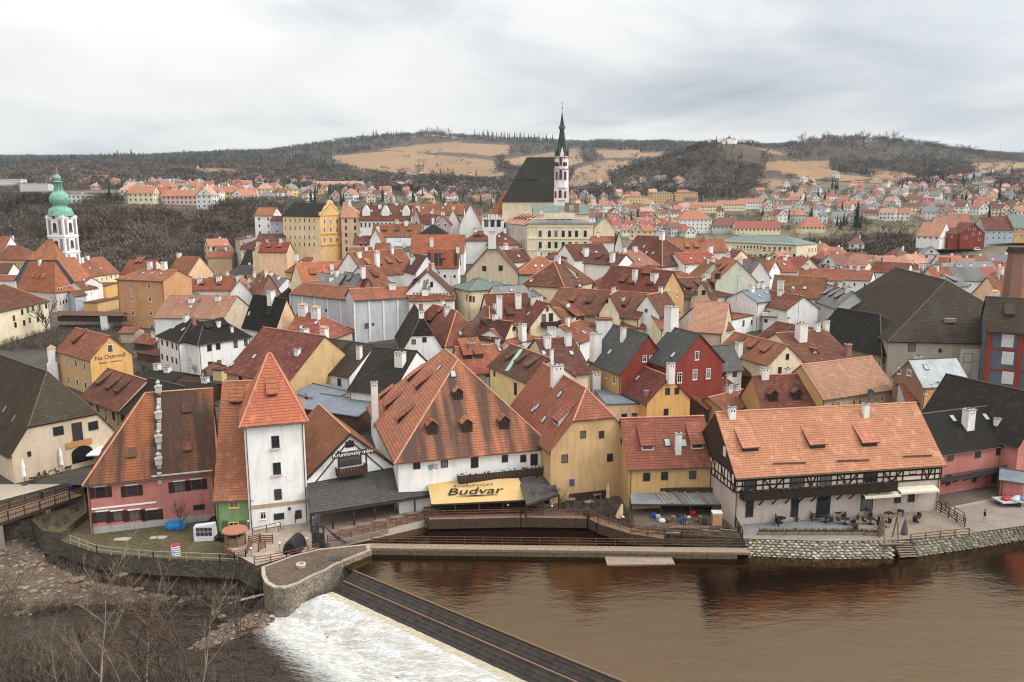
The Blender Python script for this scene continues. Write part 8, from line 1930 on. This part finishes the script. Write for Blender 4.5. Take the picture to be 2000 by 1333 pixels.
parasol_closed(1187,985,1.5,3.0,(.50,.36,.22),'folded tan parasol beside the ochre mill'); 
p=P(1207,1018,1.5); r=empty('folded_parasol',p); tag(r,'folded tan parasol leaning over at the race fence','parasol'); r.rotation_euler=(0,R(12),0); m=MB(); m.lathe([(.08,.3),(.5,.5),(.42,1.2),(.15,2.3),(.03,2.5)],9); m.build('canopy',[flat('parasol_tan',(.52,.36,.20),.8,var=.1)],r); m=MB(); m.tube((0,0,0),(0,0,2.6),.04); m.build('pole',[METAL],r)
c=[P(x,y,4.4) for x,y in ((168,898),(232,870),(236,868),(180,872))]
p=P(202,884,4.2); r=empty('open_parasol',(p.x,p.y,2.15)); tag(r,'large open white parasol in front of the arched barn door','parasol'); m=MB(); m.lathe([(2.7,2.1),(2.72,2.28),(.03,3.1)],4); q=m.build('canopy',[flat('parasol_white',(.74,.73,.72),.7,var=.05)],r); q.rotation_euler=(0,0,R(8)); m=MB(); m.tube((0,0,0),(0,0,3.1),.05); m.build('pole',[METAL],r)
rg=random.Random(9)
for i in range(12):
    px=66+i*11.5+rg.uniform(-3,3); py=944-i*4.6+rg.uniform(-4,4); p=P(px,py,2.15); r=empty('cafe_chair' if i%3 else 'cafe_table',p,rg.random()*3); tag(r,('dark cafe chair' if i%3 else 'dark cafe table')+' in the row before the old barn, %s from the left'%ORD[i],'chair' if i%3 else 'table','cafe furniture before the barn')
    if i%3: m=MB(); m.box(-.25,.25,-.25,.25,.42,.48); m.build('seat',[DARKW],r); m=MB(); m.box(-.25,.25,.2,.26,.48,1.0); m.build('backrest',[DARKW],r)
    else: m=MB(); m.box(-.6,.6,-.4,.4,.7,.77); m.build('tabletop',[DARKW],r)
    for sx in (-.22,.18):
        for sy in (-.22,.18): m=MB(); m.box(sx,sx+.05,sy,sy+.05,0,.42 if i%3 else .7); m.build('leg',[DARKW],r)
# steps, swing frame, planters at the hotel terrace
c=[P(1742,1056,1.8),P(1778,1056,1.8),P(1793,1088,.1),P(1758,1090,.1)]; r=empty('river_steps',c[3]); tag(r,'wooden steps going down from the hotel terrace into the river','steps')
for i in range(7):
    t=(i+.5)/7; a_=c[3].lerp(c[0],t)-c[3]; b_=c[2].lerp(c[1],t)-c[3]; b_.z=a_.z; m=MB(); m.beam(a_,b_,.3,.07); m.build('step',[OLDWOOD],r)
for q0,q1 in ((c[3],c[0]),(c[2],c[1])): m=MB(); m.beam(q0-c[3],q1-c[3]+Vector((0,0,0)),.12,.25); m.build('stringer',[DARKW],r)
p=P(1735,1058,1.5); r=empty('timber_frame',p,.1); tag(r,'wooden A shaped hoist frame on a small platform at the terrace edge','frame')
for s in (-.9,.9):
    for d_ in (-1,1): m=MB(); m.beam((s,d_*.7,.1),(s,0,3.4),.14,.14); m.build('leg',[WOOD],r)
m=MB(); m.beam((-1.1,0,3.4),(1.1,0,3.4),.16,.16); m.build('crossbeam',[WOOD],r); m=MB(); m.box(-1.5,1.5,-1.0,1.0,0,.12); m.build('platform',[WOOD],r)
for k,(x,y) in enumerate(((1718,1046),(1766,1044))):
    p=P(x,y,1.8); r=empty('folded_parasol',p); tag(r,'folded dark grey parasol at the terrace edge '+('left of the hoist frame' if k==0 else 'right of the hoist frame'),'parasol'); m=MB(); m.lathe([(.1,.1),(.45,.2),(.35,.9),(.12,1.9),(.03,2.1)],8); m.build('canopy',[flat('parasol_grey',(.10,.09,.09),.8)],r); m=MB(); m.tube((0,0,0),(0,0,2.3),.04); m.build('pole',[METAL],r)
for k in range(9):
    x=1495+k*26; p=P(x,1044 if k<8 else 1045,1.81); r=empty('planter',p,.05); tag(r,'low stone planter with withered plants on the terrace edge, %s from the left'%ORD[k],'planter','planters along the hotel terrace edge')
    m=MB(); m.box(-.95,.95,-.26,.26,0,.35); m.build('trough',[flat('tan_trough',(.20,.14,.10),.9)],r); m=MB()
    for i in range(90):
        q=Vector((rg.uniform(-.85,.85),rg.uniform(-.2,.2),.33)); m.face([q+Vector((-.05,0,0)),q+Vector((.05,0,0)),q+Vector((rg.uniform(-.2,.2),rg.uniform(-.15,.15),rg.uniform(.2,.65)))])
    q=m.build('plants',[flat('dry_plants',(.10,.075,.045),.9,var=.5,scale=5)],r); q['kind']='stuff'
for k,(x0,y0,x1,y1) in enumerate(((1500,1000,1520,1030),(1568,1000,1586,1020),(1668,995,1700,1014))):
    fence('dark timber partition on the hotel terrace, %s from the left'%ORD[k],[(x0,y0),(x1,y1)],1.8,1.2,5,BEAM,'partition',sp=1.5,name='partition')
for k in range(7):
    x=1530+k*26+(0 if k<3 else 15); p=P(x,1016+k%2*4-k,1.8); r=empty('potted_shrub',p); tag(r,'potted withered shrub against the hotel wall, %s from the left'%ORD[k],'potted shrub','potted shrubs along the hotel wall')
    m=MB(); m.lathe([(.16,0),(.22,.3),(.18,.3)],8); m.build('pot',[flat('pot_dark',(.10,.06,.045),.8)],r); m=MB()
    for i in range(30):
        q=Vector((rg.uniform(-.2,.2),rg.uniform(-.2,.2),.28)); m.face([q+Vector((-.03,0,0)),q+Vector((.03,0,0)),q+Vector((rg.uniform(-.35,.35),rg.uniform(-.35,.35),rg.uniform(.3,.8)))])
    m.build('foliage',[flat('dark_shrub',(.06,.055,.03),.9,var=.4)],r)
# slipway, quay of the pink houses
block('quay_paving',[(1812,962),(1880,1030),(1905,1040),(2200,1000),(2200,900),(1830,945)],1.86,-1,groundm('quay_cobbles',(.22,.18,.145),(.17,.14,.11),(.27,.22,.18),.3,2.5),M_WALLS)
block('raised_bed',[(1826,968),(1858,990),(1950,972),(1945,950),(1850,955)],2.2,1.5,M_DIRT,flat('bed_kerb',(.40,.36,.30),.9))
p=P(1942,1058,.9)
# trailer with raft gear
p=P(1972,985,1.9); r=empty('boat_trailer',p,.15); tag(r,'low flat trailer piled with red and white boat gear on the quay','trailer'); m=MB(); m.box(-2,2,-1.1,1.1,.55,.75); m.build('bed',[flat('trailer_grey',(.40,.40,.40),.6)],r)
m=MB(); m.box(-2.9,-2,-.06,.06,.5,.62); m.build('drawbar',[METAL],r)
for s in (-1,1):
    m=MB(); m.tube((.4,s*1.05,.33),(.4,s*1.22,.33),.33,n=14); m.build('wheel',[flat('rubber',(.02,.02,.02),.8)],r)
for k,(x,y,c_) in enumerate(((-1,-.2,(.32,.03,.04)),(-.2,.3,(.36,.05,.06)),(.6,-.3,(.45,.45,.44)),(1.2,.1,(.5,.5,.5)),(.1,-.6,(.40,.40,.40)),(1.5,-.5,(.1,.2,.35)))): m=MB(); m.lathe([(.03,.75),(.5,.78),(.55,.95),(.3,1.15),(.03,1.2)],8,0,x,y); m.build('bundle',[flat('bundle%d'%k,c_,.5)],r)
# people
def person(px,py,z,label,top,legs,yaw=0,h=1.74,stride=.25,fwd=0):
    p=P(px,py,z); r=empty('person',p,yaw); tag(r,label,'person')
    me=bpy.data.meshes.new('body'); s=h/1.74
    V=[(0,0,.95),(0,0,1.15),(0,.02,1.38),(0,.01,1.5),(0,-.02,1.62),(.18,.01,1.40),(.24,.03,1.14),(.2,-.10,.92),(-.18,.01,1.40),(-.24,.0,1.14),(-.2,-.12,.95),(.1,0,.9),(.11,-stride*.4,.5),(.11,-stride*.5,.08),(.11,-stride*.5-.14,.04),(-.1,0,.9),(-.11,stride*.3,.5),(-.11,stride*.8,.1),(-.11,stride*.8-.13,.04),(0,-.02,1.72)]
    E=[(0,1),(1,2),(2,3),(3,4),(2,5),(5,6),(6,7),(2,8),(8,9),(9,10),(0,11),(11,12),(12,13),(13,14),(0,15),(15,16),(16,17),(17,18),(4,19)]
    Rr=[.15,.15,.17,.06,.10,.075,.055,.04,.075,.055,.04,.10,.07,.05,.045,.10,.07,.05,.045,.085]
    me.from_pydata([(x*s,y*s,zz_*s) for x,y,zz_ in V],E,[]); o=bpy.data.objects.new('body',me); COL.objects.link(o)
    md=o.modifiers.new('skin','SKIN'); sk=me.skin_vertices[0].data
    for i,q in enumerate(Rr): sk[i].radius=(q*s,q*s)
    sk[0].use_root=True; o.modifiers.new('sub','SUBSURF').levels=1
    dg=bpy.context.evaluated_depsgraph_get(); m2=bpy.data.meshes.new_from_object(o.evaluated_get(dg)); bpy.data.objects.remove(o); m2.name='body'
    m2.materials.clear(); 
    for c_ in (top,legs,(.45,.28,.20)): m2.materials.append(flat('cloth%.2f%.2f'%(c_[0],c_[2]),c_,.9))
    for f in m2.polygons: f.use_smooth=True; zc=f.center.z/s; f.material_index=2 if zc>1.5 else (0 if zc>.88 else 1)
    link('body',m2,r); m=MB(); m.lathe([(.10*s,1.66*s),(.115*s,1.72*s),(.09*s,1.80*s),(.01,1.83*s)],8,0,0,.01); m.build('hair',[flat('hair_dark',(.03,.022,.018),.9)],r)
person(1922,1020,1.87,'person in dark jacket and pale trousers walking on the quay at right',(.015,.017,.025),(.35,.33,.32),yaw=.6)
person(138,962,1.62,'person in bright blue jacket crossing the wooden bridge',(.03,.12,.28),(.03,.03,.04),yaw=1.3)
person(84,978,1.62,'person in black sitting low on the wooden bridge, left of the blue jacket',(.012,.012,.014),(.02,.02,.022),yaw=2.4,h=1.6)
person(1337,1030,1.5,'person in dark clothes bending at the front of the tin shed',(.06,.055,.05),(.03,.03,.035),yaw=.3)
# cars on the terrace road
def car(px,py,z0,col,label,rz,van=False):
    p=hit(px,py,330)
    if p is None: return
    r=empty('parked_car',p,rz); tag(r,label,'van' if van else 'car','cars on the upper road'); m=MB(); h=1.9 if van else 1.4
    pr=[(-2.1,.35),(2.1,.35),(2.1,.85),(1.2,.95),(.6,h),(-1.5,h),(-2.05,.95)]; n=len(pr); m.poly([(x,-.85,z) for x,z in pr]+[(x,.85,z) for x,z in pr],[tuple(range(n)),tuple(range(2*n-1,n-1,-1))]+[(k,n+k,n+(k+1)%n,(k+1)%n) for k in range(n)]); m.build('body',[flat('car_'+label[:6],col,.3,var=.02)],r)
    m=MB(); m.box(-1.4,.7,-.88,.88,1.0,h-.15); m.build('window',[GLASS],r)
    for x in (-1.3,1.3):
        for y in (-.8,.62): m=MB(); m.tube((x,y,.33),(x,y+.18,.33),.33,n=10); m.build('wheel',[flat('rubber',(.02,.02,.02),.8)],r)
car(1897,474,0,(.55,.45,.03),'yellow estate car parked below the dark red gable',0.05); car(1880,481,0,(.25,.03,.05),'dark red car on the road under the dark red gable',.1); car(1985,473,0,(.5,.52,.55),'silver car at the right end of the upper road',.05); car(1908,490,0,(.6,.62,.62),'pale van parked on the terraces',.3,True)
# ---------------------------------------------------------------- twiggy saplings of the castle slope, close to the camera
def sapling(seed,h,pale):
    rg=random.Random(seed); m=MB(); t=MB()
    def grow(p,d,l,r,lv):
        n=5 if lv==0 else 3; q=p; pts=[p]
        for i in range(n):
            d=(d+Vector((rg.uniform(-.12,.12),rg.uniform(-.12,.12),rg.uniform(-.02,.09)))).normalized(); q2=q+d*l/n; (m if lv==0 else t).tube(q,q2,r*(1-.16*i),r*(1-.16*(i+1)),4 if lv==0 else 3); q=q2; pts.append(q)
        if lv>=3: return
        for i in range((9,6,4)[lv]):
            a=rg.random()*6.283; b=pts[rg.randint(1 if lv else 1,n)]; nd=(d*.8+Vector((math.cos(a)*.75,math.sin(a)*.75,rg.uniform(0,.4)))).normalized(); grow(b,nd,l*rg.uniform(.28,.5),r*.48,lv+1)
    grow(Vector((0,0,0)),Vector((rg.uniform(-.15,.15),rg.uniform(-.1,.1),1)),h,.085*h/8,0)
    return m.mesh('trunk',[TWIGL if pale else BARK]),t.mesh('crown',[TWIG if not pale else flat('tan_twigs',(.17,.13,.095),.95,var=.35,scale=.6)])
SP=[sapling(k,9,k%2) for k in range(7)]
rs=random.Random(31)
spots=[(40,1500,9),(130,1420,8),(205,1480,10),(290,1440,9),(330,1560,11),(410,1500,9),(455,1400,9),(500,1540,10),(-40,1350,9),(90,1620,11),(250,1600,11),(380,1620,10),(160,1330,5),(20,1280,6),(545,1440,6),(-60,1500,10),(345,1400,8),(240,1360,6),(440,1600,12)]
for i,(px,py,h) in enumerate(spots):
    z=-2.6; base=P(px,min(py,1420),z); p=base if py<1420 else Vector((base.x,base.y-(py-1420)/40,z+(py-1420)/60))
    tr,cr=SP[i%7]; s=h/9; r=empty('bare_sapling',p,rs.random()*6.28); r.scale=(s,s,s); tag(r,'slender leafless sapling in the lower left foreground, %s from left'%ORD[sorted(s_[0] for s_ in spots).index(px)],'sapling','leafless saplings in the lower left foreground'); link('trunk',tr,r); link('crown',cr,r)
block('near_bank',[(-900,1240),(-300,1235),(60,1345),(300,1400),(700,1420),(760,1800),(-900,1800)],-2.2,-5,groundm('near_bank_ground',(.055,.04,.028),(.035,.026,.019),(.08,.06,.042),.3,2),None)
# undergrowth on the near bank and beside the river
def brush(name,label,pp,n,h0,h1,z,seed,mats):
    rg=random.Random(seed); w=[P(x,y,z) for x,y in pp]; pl=[(p.x,p.y) for p in w]; xs=[p[0] for p in pl]; ys=[p[1] for p in pl]; m=MB(); c=0
    while c<n:
        x=rg.uniform(min(xs),max(xs)); y=rg.uniform(min(ys),max(ys))
        if not inpoly(x,y,pl): continue
        c+=1; mi=rg.randrange(len(mats))
        for k in range(rg.randint(6,11)):
            h=rg.uniform(h0,h1); a=rg.random()*6.283; l=h*rg.uniform(.2,.7); b=Vector((x+rg.uniform(-.2,.2),y+rg.uniform(-.2,.2),z)); t=b+Vector((math.cos(a)*l,math.sin(a)*l,h)); s=.012+.008*h; md=b.lerp(t,.55)+Vector((0,0,h*.12))
            pr=Vector((-math.sin(a),math.cos(a),0))*s; m.face([b-pr,b+pr,md+pr*.7,md-pr*.7],mi); m.face([md-pr*.7,md+pr*.7,t],mi)
            for j in range(2):
                a2=a+rg.uniform(-1.4,1.4); t2=md+Vector((math.cos(a2)*l*.6,math.sin(a2)*l*.6,h*rg.uniform(.1,.45))); m.face([md-pr*.6,md+pr*.6,t2],mi)
    o=m.build(name,mats); tag(o,label,'brush',kind='stuff')
BM_=[TWIG,BARK,flat('tan_twigs2',(.13,.095,.066),.95,var=.35,scale=.6)]
brush('brush','tangled brown brush covering the near river bank at lower left',[(-200,1225),(60,1260),(300,1300),(640,1380),(720,1500),(-200,1500)],1300,.5,2.0,-2.2,3,BM_)
brush('brush','brown brush and dead grass on the slope under the wooden bridge',[(-100,985),(0,985),(60,968),(160,945),(165,990),(120,1035),(84,1034),(60,1015),(-100,1040)],500,.3,1.0,.4,4,BM_)
brush('brush','dead weeds at the foot of the garden wall',[(100,1085),(200,1122),(330,1146),(500,1150),(500,1160),(320,1158),(180,1138),(90,1100)],420,.2,.7,-2.7,5,BM_)
brush('brush','brown weeds along the water edge of the gravel bank',[(-100,1170),(120,1160),(330,1158),(430,1158),(430,1185),(260,1190),(100,1195),(-100,1215)],600,.2,1.0,-2.9,6,BM_)

brush('brush','brown scrub and bare bushes on the river bank below the old cream house',[(-40,655),(40,668),(110,650),(235,638),(240,690),(225,720),(110,735),(100,690),(-40,690)],1500,.8,3.0,2.8,8,BM_)
brush('brush','bare shrubs crowding round the dark stalls right of the yellow guesthouse',[(262,700),(310,735),(350,735),(410,740),(415,765),(330,775),(262,765)],500,.6,2.2,2.8,9,BM_)

# roof aerials
rg=random.Random(44)
for k,(px,py,lab) in enumerate([(947,500,'on the big beige gable'),(1094,728,'behind the ochre mill chimney'),(1101,700,'on the brown roof with two square chimneys'),(1440,560,'on the greenish white house'),(826,672,'on the apex of the white mill roof'),(1908,800,'beside the white chimney of the pink house'),(540,660,'on the diagonal brown roof'),(310,495,'on the terracotta block'),(1240,640,'on the slate roof'),(1560,600,'by the charcoal roof'),(880,560,'right of the painted gable'),(700,530,'above the curved grey facade')]):
    best=None; d=ray(px,py); dg_=None
    z=14 if py>600 else 26; p=P(px,py,z) if py<740 else P(px,py,12)
    r=empty('roof_aerial',p); tag(r,'thin metal roof aerial '+lab,'aerial','roof aerials'); m=MB(); m.tube((0,0,-3),(0,0,2.2),.035,n=4); m.build('mast',[METAL],r); m=MB(); m.tube((-.6,0,2.0),(.6,0,2.0),.02,n=3)
    for i in range(5): m.tube((-.5+i*.25,-.35+i*.03,2.0),(-.5+i*.25,.35-i*.03,2.0),.015,n=3)
    m.build('antenna',[METAL],r)

brush('brush','dead brush and weeds filling the strip between the mill race and the junk yard',[(1090,985),(1170,985),(1235,1005),(1240,1035),(1170,1015),(1100,1002)],420,.2,1.1,1.5,11,BM_)
brush('brush','weeds and litter along the river edge of the junk yard',[(1240,1030),(1440,1036),(1445,1050),(1300,1048),(1240,1042)],260,.1,.5,1.5,12,BM_)
rg=random.Random(61)
for k in range(10):
    p=P(1262+k*18,1038+rg.uniform(-5,5),1.5); r=empty('board_stack',p,rg.uniform(-.3,.3)); tag(r,'stack of weathered boards on the junk yard edge, %s from left'%ORD[k],'boards','board stacks in the junk yard')
    for j in range(4): m=MB(); l=rg.uniform(.9,1.8); y=rg.uniform(-.2,.2); m.box(-l,l,y-.12,y+.12,j*.09,j*.09+.06); m.build('board',[rg.choice([WOOD,OLDWOOD,DARKW])],r)
for k,(px,py,lab) in enumerate(((1115,985,'under the bare bushes, left'),(1165,975,'below the ochre mill door'),(1150,990,'beside the folded parasol'))):
    p=P(px,py,1.5); r=empty('yard_table',p,.3*k); tag(r,'small wooden table '+lab,'table','tables below the ochre mill'); m=MB(); m.box(-.6,.6,-.45,.45,.7,.78); m.build('tabletop',[OLDWOOD],r)
    for sx in (-.52,.44):
        for sy in (-.4,.32): m=MB(); m.box(sx,sx+.08,sy,sy+.08,0,.7); m.build('leg',[OLDWOOD],r)

# timber boardwalk along the mill race
def boardwalk(pts,w=1.3,z=1.55):
    ps=[P(x,y,z) for x,y in pts]; o=ps[0]; r=empty('boardwalk',o); tag(r,'brown timber boardwalk along the mill race below the awning and ochre mill','boardwalk'); cnt=0
    for a,b in zip(ps,ps[1:]):
        d=b-a; L=d.length; d.normalize(); s=Vector((-d.y,d.x,0)); n=int(L/.42); rz=math.atan2(d.y,d.x)
        m=MB(); m.box(.01,.40,-.06,w,-.05,.03); pm=m.mesh('plank',[WOOD]); m=MB(); m.box(.01,.40,-.10,-.07,-1.35,.0); fm=m.mesh('fascia_board',[flat('fascia_brown',(.075,.05,.035),.85,var=.35)])
        for i in range(n):
            p=a+d*(i*.42)-o; q=link('plank',pm,r,p); q.rotation_euler=(0,0,rz); q=link('fascia_board',fm,r,p); q.rotation_euler=(0,0,rz)
boardwalk([(838,1015),(1018,1011),(1150,1013),(1168,1023),(1232,1043),(1300,1053)])
for k in range(7):
    p=P(868+k*24,1000,1.55); r=empty('beer_bench_set',p,.05); tag(r,'dark timber table with benches under the yellow awning, %s from left'%ORD[k],'table','tables under the yellow awning')
    m=MB(); m.box(-.8,.8,-.35,.35,.7,.76); m.build('tabletop',[DARKW],r)
    for s in (-1,1): m=MB(); m.box(-.8,.8,s*.7-.13,s*.7+.13,.42,.46); m.build('bench_seat',[DARKW],r)
    for s in (-.6,.6): m=MB(); m.box(s-.04,s+.04,-.7,.7,0,.42); m.build('leg',[DARKW],r)

for k,(px,py) in enumerate([(1484,1018),(1504,1012),(1524,1022),(1546,1010),(1590,1012),(1612,1020),(1634,1010),(1650,1024),(1700,1024),(1726,1030),(1790,1020),(1668,1036)]):
    p=P(px,py,1.81); r=empty('terrace_table_set',p,.4*k); tag(r,'dark table with two chairs on the hotel terrace, %s from left'%ORD[sorted((1484,1504,1524,1546,1590,1612,1634,1650,1700,1726,1790,1668)).index(px)],'table','table sets on the hotel terrace')
    m=MB(); m.box(-.55,.55,-.45,.45,.72,.78); m.build('tabletop',[BEAM],r); m=MB(); m.box(-.06,.06,-.06,.06,0,.72); m.box(-.3,.3,-.3,.3,0,.05); m.build('leg',[BEAM],r)
    for s in (-1,1): m=MB(); m.box(s*.85-.25,s*.85+.25,-.25,.25,.42,.48); m.box(s*1.08-.03,s*1.08+.03,-.25,.25,.48,1.0); m.build('bench_seat',[BEAM],r)
# ---------------------------------------------------------------- haze
def haze():
    x0,x1,y0,y1,z0,z1=-9500,9500,-60,6700,-8,420; m=MB(); m.box(x0,x1,y0,y1,z0,z1); mt=bpy.data.materials.new('haze'); mt.use_nodes=True; N=mt.node_tree.nodes; N.clear(); o=N.new('ShaderNodeOutputMaterial'); v=N.new('ShaderNodeVolumePrincipled'); v.inputs['Color'].default_value=(.86,.93,1,1); v.inputs['Density'].default_value=.00004; mt.node_tree.links.new(v.outputs[0],o.inputs['Volume'])
    ob=m.build('haze',[mt]); ob['kind']='stuff'; ob['label']='thin pale haze over the valley'; ob['category']='haze'
haze()
bpy.context.view_layer.update()
print('OBJECTS',len(bpy.data.objects),'TRIS',sum(len(o.data.polygons) for o in bpy.data.objects if o.type=='MESH'))
